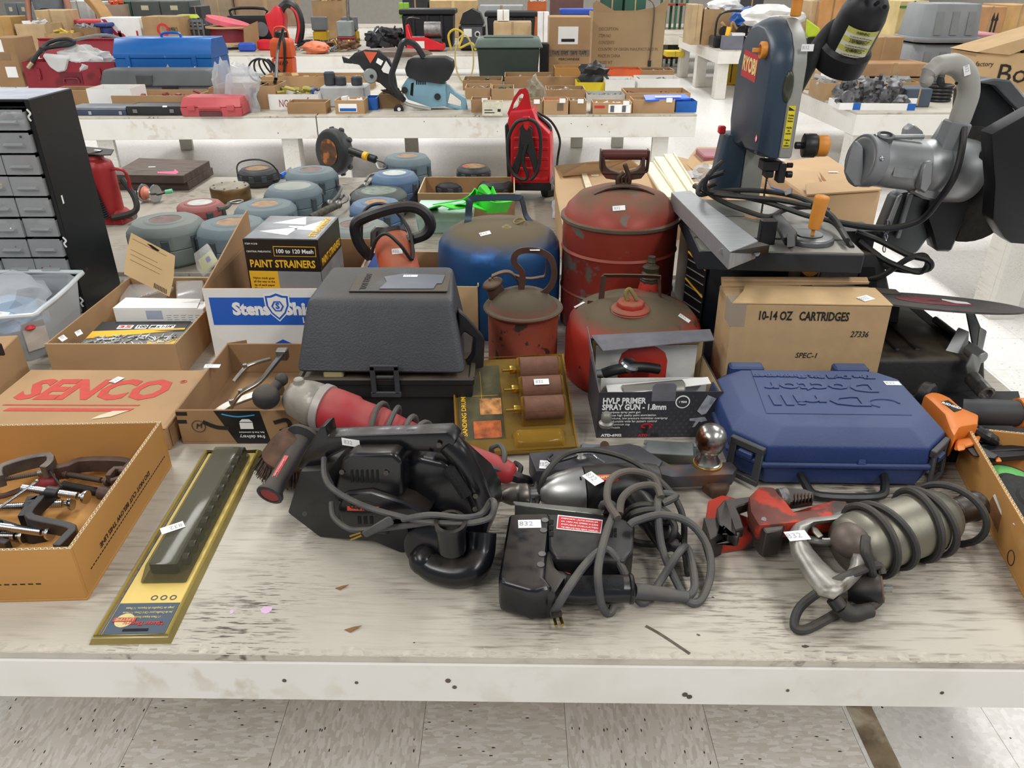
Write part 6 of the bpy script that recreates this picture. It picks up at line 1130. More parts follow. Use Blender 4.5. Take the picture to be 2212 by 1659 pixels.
for rw in range(NR):
    for cl in range(2,6):
        if(rw,cl)==(1,3):continue
        x=.0135+cl*cw_;z=.0045+rw*rh;dx=r_.uniform(0,.012)
        if dm is None:
            db=B().box(.001,cw_-.002,0,.0022,0,rh-.006).box(.001,.0025,.0022,.12,0,rh-.012).box(cw_-.0035,cw_-.002,.0022,.12,0,rh-.012).box(.0025,cw_-.0035,.0022,.12,0,.0015).hull([(.02,-.012,.02),(cw_-.02,-.012,.02),(.015,0,.014),(cw_-.015,0,.014),(.02,0,.024),(cw_-.02,0,.024)])
            d_=part('drawer',db,DR,cbx,w=0);dm=d_.data
        else:
            d_=bpy.data.objects.new('drawer',dm);COL.objects.link(d_);d_.parent=cbx;WM[d_.name]=WM[cbx.name]
        d_.location=(x,-.004-dx,z)
        cm=CONT[(rw*3+cl*5)%5];bb=rubble(B(),.012,cw_-.014,.008,.03,.008,34,.008,hgt=rh*.55)
        e=bpy.data.objects.new('drawer_contents',meshof('drawer_contents',bb,cm));COL.objects.link(e);e.parent=d_;WM[e.name]=WM[cbx.name];e['kind']='stuff'
for x,z in((Wc-.006,Hc-.05),(Wc-.006,.19),(Wc-.006,.02)):part('worn_decal',B().tube([(x,-.001,z),(x-.004,-.001,z+.01),(x+.003,-.001,z+.018),(x-.003,-.001,z+.028)],.0018,flat=(.0006,.0022)),WHITE,cbx,w=0)
sticker(cbx,(Wc+.0005,.03,.31),(0,0,1),(0,1,0),.022,.007,s='',w=0)
# ---------------------------------------------------------------- second table: fall-arrest retractors
BG1=mat('blue_grey_shell','5f7078',.6,n=.1,ns=8,dust=('7f8482',.5,.5,5),spot=('4c5a62',9,.62,.12));BG2=mat('dull_blue_shell','4f6b8c',.55,n=.1,ns=8,dust=('73838c',.5,.5,5));BG3=mat('faded_grey_shell','6d7774',.65,n=.1,ns=8,dust=('8a8e88',.5,.5,5))
RR=mat('faded_red_shell','95504d',.6,n=.1,ns=8,dust=('8b6d66',.4,.5,5));BKR=mat('black_reel_shell','26282b',.5,n=.2,ns=8,dust=('4b4a47',.5,.5,9))
LB1=mat('tan_worn_label','9b7d5e',.7,n=.25,ns=30);LB2=mat('maroon_worn_label','75605a',.7,n=.2,ns=30);LB3=mat('white_worn_label','b7bcb6',.6,n=.15,ns=30);LB4=mat('flame_label','8a6a3c',.6,n=.4,ns=40,spot=('a33a2a',20,.52,.05));LB5=mat('green_grey_label','6f7a6e',.6,n=.3,ns=40)
def retractor(label,px,py,r,h,m,lm,rot=0,sides=8,soft=.82,lr=.4,lanyard=None,grp=None,tilt=None):
    c=T(px,py,h);c.z=ZT;o=thing('cable_retractor',label,'retractor',c,group=grp)
    def ring_(k,z,n=sides*2):
        out=[]
        for j in range(n):
            a=rot+2*PI*j/n;kk=1 if j%2 else.965
            out.append(c+V(r*k*kk*math.cos(a),r*k*kk*math.sin(a),z))
        return out
    part('housing',B().loft([ring_(.9,0),ring_(1,.012),ring_(1,h*.45)]).loft([ring_(.985,h*.46),ring_(.99,h*.8),ring_(soft,h)]),m,o,bev=.002)
    part('rim_plate',B().rev([(r*(lr+.14),h),(r*(lr+.1),h+.003),(r*lr,h+.003),(r*lr,h+.001)],c,n=28,cap=False),m,o)
    part('label_disc',B().rev([(r*lr,0),(r*lr,.0022)],c+V(0,0,h),n=28),lm,o)
    for k in range(sides):
        a=rot+2*PI*(k+.25)/sides;d=V(math.cos(a),math.sin(a),0);s=V(-d.y,d.x,0)
        if d.y<.35:part('bolt_recess',B().hull([c+d*(r*.935)+s*q*.013+V(0,0,z)for q in(-1,1)for z in(h*.32,h*.75)]+[c+d*(r*1.0)+s*q*.009+V(0,0,z)for q in(-1,1)for z in(h*.36,h*.7)]),mat('recess_dark','3b4347',.8,n=.2),o)
    if lanyard:
        p=[T(*q)for q in lanyard];part('lanyard',B().tube(p,.009,n=8),mat('dusty_lanyard','5a564d',.7,n=.3,ns=60),o)
        e=p[-1];part('carabiner',B().tube([e+V(.0,0,.004),e+V(.018,.01,.008),e+V(.045,.008,.012),e+V(.055,-.008,.01),e+V(.03,-.016,.006)],.004,n=6,closed=True),DSTEEL,o)
    return o
retractor('large grey-green cable retractor with maroon label nearest the red bottle jack',357,475,.125,.13,BG3,LB2,.1)
retractor('blue-grey cable retractor with tan label right beside the nearest grey-green one',500,480,.118,.125,BG1,LB1,.3)
retractor('pale grey-blue retractor with tan label behind the strainer box',572,441,.115,.1,BG1,LB1,.2)
retractor('faded red cable retractor with silver label and steel snap hook',432,438,.09,.075,RR,LB3,.5,lr=.5,lanyard=[(470,452,.06),(488,448,.05),(496,440,.04)])
retractor('blue-grey retractor with blank pale top in the middle row',632,402,.112,.12,BG1,mat('pale_top','8b9088',.6,n=.15),0,lr=.62)
retractor('grey-blue retractor with maroon label in front of the upright black reel',672,367,.112,.12,BG1,LB2,.4)
retractor('blue-grey retractor with tan label farthest back on the second table',879,337,.11,.125,BG1,LB1,.2)
retractor('bright blue retractor with white oval label beside the farthest one',852,374,.1,.12,BG2,LB3,.1,lr=.48)
retractor('dark grey retractor with green and white label among snap hooks',818,412,.115,.09,mat('dark_green_grey_shell','454c4a',.6,n=.15),LB5,.2,lr=.6)
retractor('dull blue retractor with tan label behind the grinder loop handle',812,437,.1,.11,BG2,LB1,.35)
retractor('pale grey retractor partly hidden behind the strainer box and grinder',765,485,.12,.1,BG3,LB2,.1)
retractor('black reel with flame label standing alone beside the red jump starter',1023,359,.078,.08,BKR,LB4,.2,sides=10,lr=.66)
retractor('black reel with price sticker and flame label left of its twin',970,389,.078,.07,BKR,LB4,.3,sides=10,lr=.6)
retractor('dusty black reel with faded top in front of the red jump starter',1072,391,.08,.075,BKR,mat('dusty_reel_top','5d554b',.7,n=.25,ns=30),.1,sides=10,lr=.62)
retractor('black reel with long wire handle behind the bronze drum',556,364,.09,.07,BKR,LB4,.1,sides=10,lr=.55)
o=thing('bronze_drum','round bronze coloured drum with bolt-ringed grey lid','drum',T(496,405,.055)-V(0,0,.055));c=T(496,402,.055);c.z=ZT
part('drum_body',B().rev([(.078,0),(.08,.003),(.08,.052),(.078,.055)],c,n=36),mat('tarnished_bronze','7a6040',.4,.8,n=.25,ns=10),o);part('lid',B().rev([(.078,.0555),(.076,.058),(.001,.058)],c,n=36),mat('grey_lid','8d8672',.5,.6,n=.25,ns=14),o)
for k in range(8):part('lid_bolt',B().cyl(c+V(.066*math.cos(k*PI/4),.066*math.sin(k*PI/4),.058),c+V(.066*math.cos(k*PI/4),.066*math.sin(k*PI/4),.061),.004,n=8),DSTEEL,o)
o=bpy.data.objects['cable_retractor.014'];part('wire_handle',B().tube([T(515,385,.01),T(512,360,.08),T(525,348,.12),T(560,345,.14),T(590,358,.12),T(605,385,.05),T(590,392,.02)],.0035),BLK,o)
c=T(722,378,0);c.z=ZT+.105;o=thing('upright_cable_reel','black ribbed cable reel standing on edge with flame logo','reel',(c.x,c.y,ZT));ax_=V(-.75,-1,.1).normalized()
b=B().rev([(.05,-.05),(.098,-.045),(.105,-.03),(.105,.0),(.1,.012),(.09,.018),(.02,.02)],c,ax_,24);part('housing',b,BKR,o,bev=.002)
q_=ax_.to_track_quat('Z','Y').to_matrix()
for k in range(10):
    a=k*2*PI/10;e=q_@V(math.cos(a),math.sin(a),0);part('tread_lug',B().cyl(c+e*.095-ax_*.035,c+e*.112-ax_*.035,.016,.012,n=8),BKR,o,bev=.002)
part('flame_logo',B().rev([(.001,.0205),(.06,.0205),(.06,.0215),(.001,.0215)],c,ax_,24),mat('orange_flame','5a3a22',.6,n=.4,ns=30,spot=('b06a2e',22,.52,.08)),o)
part('shock_pack',B().cyl(T(755,325,.16),T(812,345,.13),.017,n=12),BLK,o,bev=.002);part('yellow_band',B().cyl(T(786,336,.146),T(794,339,.142),.018,n=12),YEL,o);part('snap_hook',B().tube([T(812,345,.13),T(830,352,.11),T(835,362,.09),T(820,365,.08),T(812,352,.1)],.005,n=6),DSTEEL,o)
def hook(label,pts,col='dusty_lanyard'):
    p=[T(*q)for q in pts];o=thing('lanyard_hook',label,'hook',(p[0].x,p[0].y,ZT))
    b=B();n=14
    for k in range(n):
        a=p[0]+(p[1]-p[0])*(k/n);d=(p[1]-p[0])/n;b.rev([(.012,0),(.015,d.length*.5),(.012,d.length)],a,d,10)
    part('spring_sleeve',b,mat('dusty_lanyard','5a564d',.7,n=.3,ns=60),o)
    part('hook',B().tube(p[1:],.0055,n=8,sub=4),DSTEEL,o);part('swivel',B().ell(p[1],.016,.016,.016,10,6),DSTEEL,o);return o
hook('spring-covered lanyard hook nearest the bright blue retractor',[(760,425,.05),(790,402,.08),(812,385,.1),(825,375,.1),(800,378,.09),(790,392,.08)])
hook('dusty spring-covered hook pointing at the grinder loop handle',[(672,470,.04),(730,442,.06),(750,432,.07),(745,420,.07),(735,430,.06)])
hook('black coiled sleeve hook left of the dark grey retractor',[(790,400,.07),(852,392,.06),(870,390,.06),(872,400,.05),(860,402,.05)])
hook('small dusty hook lying left of the middle row',[(690,455,.03),(712,440,.05),(728,425,.06),(738,405,.07),(725,400,.06)])
o=thing('metal_horn','small dark metal nozzle with blue tip behind the wire-handled reel','nozzle',T(618,376));part('cone',B().cyl(T(610,378,.012),T(632,368,.03),.008,.018),DSTEEL,o);part('blue_tip',B().cyl(T(606,381,.013),T(618,374,.018),.013),BLUEP,o)
o=thing('bottle_jack','red hydraulic bottle jack with black spring beside the drawer cabinet','jack',T(232,470));c=T(240,478);JR=mat('jack_red','a8282b',.4,.1,n=.1,ns=8,dust=('6e4a40',.3,.6,9))
part('base',B().loft([[(c.x+x*k,c.y+y*k,z)for x,y in((-.07,-.05),(.07,-.05),(.08,.04),(.02,.06),(-.07,.05))]for z,k in((ZT,1),(ZT+.02,.98),(ZT+.05,.7))]),JR,o,bev=.003)
part('cylinder',B().rev([(.056,.03),(.056,.2),(.05,.225),(.03,.235),(.028,.25)],c,n=26),JR,o,bev=.002)
part('saddle',B().rev([(.03,.25),(.045,.255),(.045,.262),(.02,.266)],c,(-.05,0,1),12),BLKD,o)
part('rubber_flap',B().prism([c+V(-.04,-.04,.262),c+V(.05,-.05,.255),c+V(.07,-.02,.25),c+V(.06,.03,.258),c+V(-.04,.03,.268)],(0,0,.004)),mat('rubber_pad','3b3c3d',.7,n=.2),o)
b=B()
for k in range(22):b.rev([(.011,0),(.014,.0035),(.011,.007)],c+V(-.018+.0018*k,-.066,.2-.0078*k),V(.22,0,-1),12)
part('return_spring',b,BLK,o,kind='stuff')
part('carry_handle',B().tube([c+V(.05,-.01,.2),c+V(.1,-.015,.195),c+V(.11,-.015,.16),c+V(.11,-.015,.1)],.006),JR,o);part('hose',B().tube([c+V(.08,0,.16),c+V(.12,-.02,.1),c+V(.12,-.04,.05),c+V(.04,-.06,.03)],.011),RUBB,o)
part('side_valve',B().cyl(c+V(.08,-.02,.03),c+V(.11,-.03,.03),.014),DSTEEL,o)
stick(o,211,325,0,.022,.012,'')
for k,(lab,pts,z0,th)in enumerate((('dark brown plank lying lower of the two behind the bottle jack',[(230,393),(405,394),(459,361),(300,353)],.0,.035),('dark brown plank with pink paint streak lying on top of the other',[(236,377),(395,379),(452,347),(300,341)],.036,.035))):
    b=B().prism([T(x,y,z0+th)for x,y in pts],(0,0,-th));p=thing('plank',lab,'plank',T(350,400));part('board',b,mat('dark_weathered_wood','4b3a33',.7,n=.25,ns=5,stretch=(2,14,6),dust=('6a6058',.6,.5,5)),p,bev=.002)
    if k:part('pink_streak',B().prism([T(340,371,.072),T(375,370,.072),T(378,365,.072),T(386,372,.072),T(380,376,.072),T(340,374,.072)],(0,0,-.0006)),mat('fluorescent_pink','e0527c',.6),p);stick(p,328,361,5,.03,.012,'')
c=T(325,418,.036);o=thing('fishing_reel','chrome and black fishing reel with green knob in front of the planks','reel',T(325,424));ax_=V(1,-.25,0)
part('side_plate',B().rev([(.034,0),(.036,.004),(.034,.008)],c-ax_*.04,ax_,22),mat('gloss_black','0e0e10',.15),o);part('frame',B().rev([(.037,.0),(.037,.006)],c+ax_*.02,ax_,22).rev([(.037,.0),(.037,.004)],c-ax_*.032,ax_,22),STEEL,o);part('spool',B().rev([(.028,.0),(.018,.006),(.018,.04),(.028,.046)],c-ax_*.026,ax_,20),mat('pink_line','d98a72',.5),o)
part('crank',B().tube([c+ax_*.028,c+V(.04,-.02,.0),c+V(.075,-.01,.008)],.0035),BLK,o);part('knob',B().cyl(c+V(.068,-.01,.008),c+V(.095,-.005,.012),.009),mat('mint_green','5fb58a',.4),o)
o=thing('jump_starter','tall red portable jump starter with black clamps and looped cables','jump starter',Yp(1145,400,3.28));o_=V(0,3.2,0);n_=V(-.15,-1,0);JRd=mat('vivid_red_plastic','cf1f2a',.35,n=.06,ns=8)
def Jt(px,off,t,b=None):return(b or B()).tri(px,o_-n_.normalized()*off,n_,t)
part('front_shell',Jt([(1102,398),(1102,300),(1096,262),(1102,240),(1150,236),(1160,262),(1188,290),(1190,320),(1188,398)],0,.12),JRd,o,bev=.01,seg=2)
ho=[(1102,262),(1096,245),(1110,210),(1122,193),(1136,190),(1142,200),(1150,250),(1148,262)];hi=[(1107,240),(1110,225),(1120,208),(1127,202),(1131,204),(1130,210),(1118,230),(1112,240)]
pl_=lambda L_,off:[onP(x,y,o_-n_.normalized()*off,n_)for x,y in L_]
part('handle_shell',B().loft([pl_(ho,.02),pl_(ho,.1),pl_(hi,.1),pl_(hi,.02),pl_(ho,.02)],cap=False),JRd,o,bev=.003)
for k in range(5):part('shell_rib',Jt([(1110,296+k*22),(1184,296+k*22),(1184,303+k*22),(1110,303+k*22)],-.004,.01),JRd,o,bev=.002)
part('base',Jt([(1100,396),(1190,396),(1190,413),(1102,412)],-.004,.13),BLK,o,bev=.004);part('side_panel',Jt([(1090,270),(1102,262),(1103,400),(1096,398)],.01,.1),BLK,o,bev=.004)
for s in(0,1):
    w_=[(1134,262),(1150,275),(1148,310),(1128,345),(1118,378),(1102,370),(1118,330),(1122,290)]if s==0 else[(1134,262),(1122,276),(1126,312),(1146,345),(1155,380),(1166,370),(1158,335),(1150,300),(1148,280)]
    part('clamp_jaw',Jt(w_,-.03-.012*s,.012),mat('rubber_clamp','222326',.5,n=.1),o,bev=.003)
part('clamp_hook',Jt([(1128,252),(1144,252),(1143,275),(1138,284),(1131,276)],-.048,.02),JRd,o,bev=.003)
jp=lambda L_:[onP(x,y,o_+n_.normalized()*(.045),n_)for x,y in L_]
part('cable',B().tube(jp([(1140,258),(1115,265),(1098,300),(1098,345),(1108,375),(1128,388),(1140,380),(1130,350),(1138,310)]),.007,n=8),RUBB,o);part('cable',B().tube(jp([(1140,256),(1160,268),(1168,300),(1166,345),(1158,375),(1146,388)]),.007,n=8),RUBB,o)
part('charging_cord',B().tube([Yp(1150,240,3.25),Yp(1185,270,3.25),Yp(1188,282,3.24),Yp(1180,276,3.24)],.007).tube([Yp(1152,238,3.27),Yp(1190,262,3.3),Yp(1209,300,3.3),Yp(1205,340,3.3),T(1198,400)],.005),BLK,o)
part('wheel',B().cyl(T(1176,415,.02),T(1192,412,.02),.025),BLKD,o)
def fit(pl,pr,pyb,pyt,z=ZT):
    a=at(pl,pyb,z);c=at(pr,pyb,z);return a,(c-a).length,Yp((pl+pr)/2,pyt,a.y).z-z
def hollow(name,label,cat,pl,pr,pyb,pyt,depth,m,z=ZT,rz=0,group=None,fill=None,fh=.5,n=40,s=.012,edge=True,t=.004,scale=.0):
    a,w_,h=fit(pl,pr,pyb,pyt,z);o=thing(name,label,cat,a,rz,group)
    part('body',tray(B(),w_,depth,h,t),m,o,w=0)
    if edge:part('cut_edge',B().box(0,w_,0,t,h+.0002,h+.001).box(0,t,t,depth,h+.0002,h+.001).box(w_-t,w_,t,depth,h+.0002,h+.001).box(t,w_-t,depth-t,depth,h+.0002,h+.001),RIM,o,w=0)
    if fill:
        b=rubble(B(),s+t,w_-s-t,s+t,depth-s-t,h*fh*.6,n,s,hgt=h*fh*.5);b.box(t*1.5,w_-t*1.5,t*1.5,depth-t*1.5,t*1.2,h*fh*.5)
        e=bpy.data.objects.new('loose_contents',meshof('loose_contents',b,fill));COL.objects.link(e);e.location=a;e.rotation_euler.z=rz
        WM[e.name]=Matrix.Translation(a)@Matrix.Rotation(rz,4,'Z');tagit(e,'jumbled small parts filling the '+label,'parts',None,'stuff')
    return o,w_,h
bxg,w_,h_=hollow('open_box','open cardboard box of green strap behind the blue fuel can','box',905,1112,470,418,.27,CARD3)
GS=mat('neon_green_strap','3fd23a',.55,n=.1);o=thing('ratchet_strap','neon green strap with yellow tag heaped in the cardboard box','strap',T(1010,455,.04))
for pts in([(935,450,.1),(960,442,.13),(990,448,.13),(1015,440,.13),(1050,430,.12),(1085,435,.12),(1110,428,.11)],[(945,440,.1),(985,434,.13),(1010,428,.15),(1020,418,.15),(1035,432,.14),(1060,448,.12),(1100,446,.1)],[(1035,432,.13),(1045,412,.17),(1058,410,.15),(1068,432,.13)],[(980,452,.1),(1000,440,.14),(1030,446,.13),(1050,452,.1)]):part('webbing',B().tube([T(*p)for p in pts],.02,flat=(.022,.0016),sub=5),GS,o)
part('yellow_tag',B().box(0,.02,0,.004,0,.03).xf(Matrix.Translation(T(1033,430,.14))),YEL,o);part('ratchet',B().hull([T(x,y,h)for x,y in((920,450),(945,445),(948,456),(922,458))for h in(.06,.1)]),STEEL,o,bev=.003)
a,w_,h_=fit(905,1005,520,468);o=thing('mint_tray','pale mint translucent plastic tray between the grinder and blue fuel can','tray',T(905,505));part('tray',B().taper(0,.19,0,.16,0,.08,-.01),clear('mint_plastic','bfe0d2',.6,.3),o,w=0,bev=.004)
CB1=mat('kraft_flap','b89872',.85,n=.08,ns=4,bump=.2,bs=20)
def flatbox(label,px,th,m,stickp=None,name='cardboard_box',split=None):
    o=thing(name,label,'box',T(sum(p[0]for p in px)/len(px),sum(p[1]for p in px)/len(px)));part('top_panel',B().prism([T(*p)for p in px],(0,0,-.006)),m,o)
    lo=[T(*p)for p in px];part('side_walls',B().loft([[V(p.x,p.y,ZT+.001)for p in lo],[V(p.x,p.y,p.z-.0065)for p in lo]],cap=False),CARD,o,ang=20)
    return o
o=flatbox('crushed tan carton with torn flap between jump starter and tall gas can',[(1200,412,.12),(1215,485,.12),(1300,470,.13),(1500,440,.12),(1470,345,.12),(1380,350,.16),(1198,360,.14)],.1,CB1)
part('torn_flap',B().prism([T(1198,358,.14),T(1270,350,.2),T(1360,342,.2),T(1380,358,.16),T(1290,372,.15),T(1215,378,.15)],(0,0,-.005)),CARD,o);part('tape_seam',B().prism([T(1255,372,.149),T(1265,370,.149),T(1290,430,.136),T(1275,440,.136)],(0,0,.002)),mat('torn_paper','',1),o);stick(o,1285,379,10,.03,.012,'')
b=B().prism([T(1208,440,.0),T(1220,500,.0),T(1222,410,.0),T(1212,395,.0)],(0,0,.001));
solo('plastic_wrap',crumple(B(),T(1212,455,.03),.03,.08,.04,8,amp=.6),BAGC,'scrap of clear plastic wrap left of the tall gas can','wrap',T(1212,455,.03))
o=flatbox('flat brown carton with white label under the cream plastic strips',[(1440,430,.11),(1560,445,.11),(1640,420,.11),(1520,352,.12),(1450,335,.13),(1400,352,.12)],.1,CB1)
part('shipping_label',B().prism([T(1455,372,.1215),T(1505,368,.1215),T(1520,382,.12),T(1468,388,.12)],(0,0,.001)),mat('grey_label','b9b4b4',.6,n=.1,ns=50),o);stick(o,1500,395,8,.03,.012,'')
CS=mat('cream_plastic','ded8b6',.45,n=.05)
for k,(lab,p,q,w_)in enumerate((('cream plastic strip leaning nearest the tall gas can',(1400,350,.16),(1450,425,.15),.025),('cream plastic strip lying middle of the three',(1425,338,.17),(1478,420,.16),.024),('cream plastic strip with brass hinge lying rightmost of the three',(1445,332,.17),(1500,422,.16),.022))):
    o=thing('plastic_strip',lab,'strip',T(*p));P,Q=T(*p),T(*q);d=(Q-P).normalized();s=V(-d.y,d.x,0)
    part('strip',B().prism([P+s*w_,Q+s*w_,Q-s*w_,P-s*w_],(0,0,-.012)),CS,o,bev=.002);part('raised_edge',B().prism([P+s*w_+V(0,0,.006),Q+s*w_+V(0,0,.006),Q+s*(w_-.005)+V(0,0,.006),P+s*(w_-.005)+V(0,0,.006)],(0,0,-.006)),CS,o)
o=flatbox('long tan carton with blue print under the saw cords',[(1480,352,.12),(1505,318,.16),(1560,318,.17),(1620,330,.17),(1720,470,.12),(1620,480,.12),(1560,420,.13)],.1,CB1)
part('blue_print',B().tube([T(1655,384,.17),T(1720,402,.17),T(1700,416,.165),T(1665,405,.165)],.003,flat=(.003,.0006),sub=1,closed=True),BLUEP,o)
solo('plastic_wrap',crumple(B(),T(1528,375,.17),.05,.04,.03,5,amp=.6),BAGC,'crumpled clear wrap on the long tan carton','wrap',T(1528,375,.17))
P_=[(1650,395,.19),(1730,395+72,.17),(1742,412,.22),(1900,410,.2),(1885,385,.22),(1772,330,.23),(1700,325,.23),(1655,345,.22)]
o=thing('large_carton','large torn tan carton beyond the bandsaw table at the table end','box',T(1780,420))
tp=[T(1640,352,.2),T(1742,423,.2),T(1905,412,.19),T(1790,336,.2)];part('carton_body',B().loft([[V(p.x,p.y,ZT)for p in tp],tp]),CB1,o,bev=.006);
part('open_flap',B().prism([T(1742,423,.202),T(1905,412,.192),T(1862,384,.21),T(1740,400,.215)],(0,0,.005)),CB1,o);stick(o,1800,372,4,.035,.012,'');part('corner_tear',B().prism([T(1770,372,.206),T(1785,392,.207),T(1812,404,.206),T(1790,400,.207),T(1775,388,.207)],(0,0,.001)),mat('torn_brown','',1),o)
o=thing('maroon_bin','dusty maroon plastic bin far back behind the cream strips','bin',T(1480,350));part('bin_body',B().taper(T(1450,350).x,T(1505,350).x,3.25,3.4,ZT,ZT+.17,-.008),mat('dusty_maroon','9a6068',.6,n=.1),o,bev=.005)
# ---------------------------------------------------------------- across the aisle, left table
def closed(name,label,cat,pl,pr,pyb,pyt,depth,m,z=ZT,rz=0,bev=.004,group=None,inset=0):
    a,w_,h=fit(pl,pr,pyb,pyt,z);o=thing(name,label,cat,a,rz,group)
    part('body',B().taper(0,w_,0,depth,0,h,inset),m,o,w=0,bev=bev);return o,w_,h,a
def papers(o,x0,x1,z0,z1,m=WHITE,name='paper_label',y=-.001):return part(name,B().box(x0,x1,y,y+.0008,z0,z1),m,o,w=0)
TALLC,w_,h_,a_=closed('tall_carton','tall dull carton with two white paper labels left of the red chest','box',0,56,188,82,.3,CARD3);papers(TALLC,.02,.12,h_*.72,h_*.97);papers(TALLC,.09,.18,h_*.2,h_*.42);part('tape',B().box(.02,.16,-.001,0,h_*.55,h_*.68),mat('brown_tape','8a6f52',.5),TALLC,w=0)
RT=mat('chest_red','8f2530',.4,.1,n=.1,ns=4,spot=('6d1e26',6,.6,.1));a,w_,h=fit(62,258,190,134)
o=thing('red_tool_chest','open dark red steel tool chest stuffed with a white cloth','tool chest',a);part('chest_body',tray(B(),w_,.33,h,.006),RT,o,w=0)
part('lid',B().prism([(-.03,.33,h),(w_+.0,.33,h),(w_-.01,.45,h+.14),(-.07,.45,h+.14)],(0,.008,0)),RT,o,w=0);part('lid_rim',B().box(-.07,w_-.01,.44,.45,h+.14,h+.15),mat('chest_red_bright','b3353f',.4),o,w=0)
part('handle_plate',B().box(w_*.38,w_*.62,-.004,0,.03,.12),mat('chest_dark','6a1c24',.4),o,w=0);part('handle',B().tube([(w_*.42,-.008,.04),(w_*.43,-.014,.075),(w_*.57,-.014,.075),(w_*.58,-.008,.04)],.006,sub=2),RT,o,w=0)
for x in(.14,.8):part('hasp',B().box(w_*x,w_*x+.03,-.012,0,.07,.15).ell((w_*x+.015,-.014,.08),.012,.008,.016,8,6),RT,o,w=0,bev=.002)
q=a+V(w_*.6,.14,h-.01);solo('white_cloth',crumple(B(),q,.2,.12,.11,3,4,.5),mat('canvas_white','c9c8c6',.9,n=.08,ns=6),'crumpled white canvas cloth bulging out of the red chest','cloth',q)
q=a+V(w_*.35,-.01,h-.02);b=B().prism([(q.x-.08,q.y-.004,q.z+.07),(q.x+.14,q.y-.004,q.z+.05),(q.x+.09,q.y-.008,q.z-.05),(q.x+.02,q.y-.012,q.z-.065),(q.x-.04,q.y-.01,q.z-.02)],(0,.05,.02));part('hanging_corner',b,mat('canvas_white','',1),bpy.data.objects['white_cloth'],bev=.012)
Y0=a.y;o=thing('hydraulic_hose','grey and black hose looping over the red chest with brass fitting','hose',a+V(0,.1,h));hq=lambda x,y,d=.1:Yp(x,y,Y0+d)
part('black_hose',B().tube([hq(66,142,-.02),hq(85,112,0),hq(105,92),hq(140,84),hq(160,90),hq(150,97),hq(110,102),hq(88,106,0)],.016),RUBB,o);part('grey_hose',B().tube([hq(64,130,.2),hq(110,100,.15),hq(170,84,.15),hq(230,76,.12),hq(275,92,.08),hq(298,125,-.04),hq(303,150,-.06)],.013),mat('grey_hose','7d7a76',.5,n=.1),o);part('brass_fitting',B().cyl(hq(70,135,-.02),hq(61,147,-.03),.018,n=8),mat('pale_brass','c2b48e',.35,.8),o)
BT=mat('chest_blue','1a63ad',.35,.1,n=.06,ns=4,spot=('4b86c4',14,.68,.03));a,w_,h=fit(262,468,195,84);o=thing('blue_tool_chest','large bright blue steel tool chest with sloped lid and hasps','tool chest',a);dp=.42
part('chest_body',B().box(0,w_,0,dp,0,h*.62),BT,o,w=0,bev=.004);part('lid',B().loft([[(-.004,-.004,h*.625),(w_+.004,-.004,h*.625),(w_+.004,dp,h*.625),(-.004,dp,h*.625)],[(-.004,-.004,h*.72),(w_+.004,-.004,h*.72),(w_+.004,dp,h*.72),(-.004,dp,h*.72)],[(0,.07,h),(w_,.07,h),(w_,dp-.07,h),(0,dp-.07,h)]]),BT,o,w=0,bev=.004)
for x in(.12,.8):part('hasp',B().box(w_*x,w_*x+.035,-.014,0,h*.42,h*.68),BT,o,w=0,bev=.003);part('latch_lock',B().ell((w_*x+.018,-.018,h*.45),.012,.008,.012,8,6),STEEL,o,w=0)
part('top_handle',B().tube([(w_*.42,dp/2,h),(w_*.44,dp/2,h+.03),(w_*.6,dp/2,h+.03),(w_*.62,dp/2,h)],.01,sub=3),BT,o,w=0);part('triangle_sticker',B().prism([(w_*.5,-.002,h*.4),(w_*.56,-.002,h*.4),(w_*.54,-.002,h*.52)],(0,.001,0)),mat('grey_label','',1),o,w=0)
GCS=mat('charcoal_case','55575a',.6,n=.1,ns=6,bump=.2);a,w_,h=fit(218,462,209,152);o=thing('long_grey_case','long grey moulded plastic case with rounded lid before the tool chests','case',a)
part('lower_shell',B().taper(.01,w_-.01,.01,.3,0,h*.35,-.008),GCS,o,w=0,bev=.006);part('lid',B().taper(0,w_,0,.31,h*.36,h,.03,.05),GCS,o,w=0,bev=.03,seg=3);part('lid_recess',B().box(w_*.34,w_*.48,-.001,.05,h*.4,h*.85),mat('charcoal_dark','45474a',.6),o,w=0,bev=.01);part('latch',B().box(w_*.56,w_*.7,-.012,0,h*.1,h*.42),BLK,o,w=0,bev=.003)
def bag(label,px,py,rx,rz,z=.1,seed=1):
    q=T(px,py,z);return solo('plastic_bag',crumple(B(),q,rx,rx*.5,rz,seed,3,.55),BAGC,label,'bag',q)
bag('tall crumpled clear bag standing right of the blue chest',525,195,.1,.17,.14,6);bag('smaller clear bag leaning at the corner of the blue chest',483,190,.06,.16,.14,9)
o=thing('cable_coil','tangle of black cable left of the orange pressure washer','cable',T(560,185))
for k in range(5):part('cable_loop',B().tube([T(565+k*9,178,.0)+V(.1*math.cos(a*PI/4+k)*(1-.1*k),.03*math.sin(a*PI/4),.1+.09*math.sin(a*PI/4+k*.7))for a in range(8)],.008,n=6,closed=True,sub=3),BLK,o)
part('cable_run',B().tube([T(590,178,.05),T(596,170,.2),Yp(600,110,7.0),Yp(612,62,7.0)],.012),BLK,o)
a,w_,h=fit(590,635,172,62);o=thing('pressure_washer','orange electric pressure pump standing upright with black hose','pump',a+V(w_/2,.1,0));OWm=mat('burnt_orange','cf5320',.45,n=.08);w2=w_/2
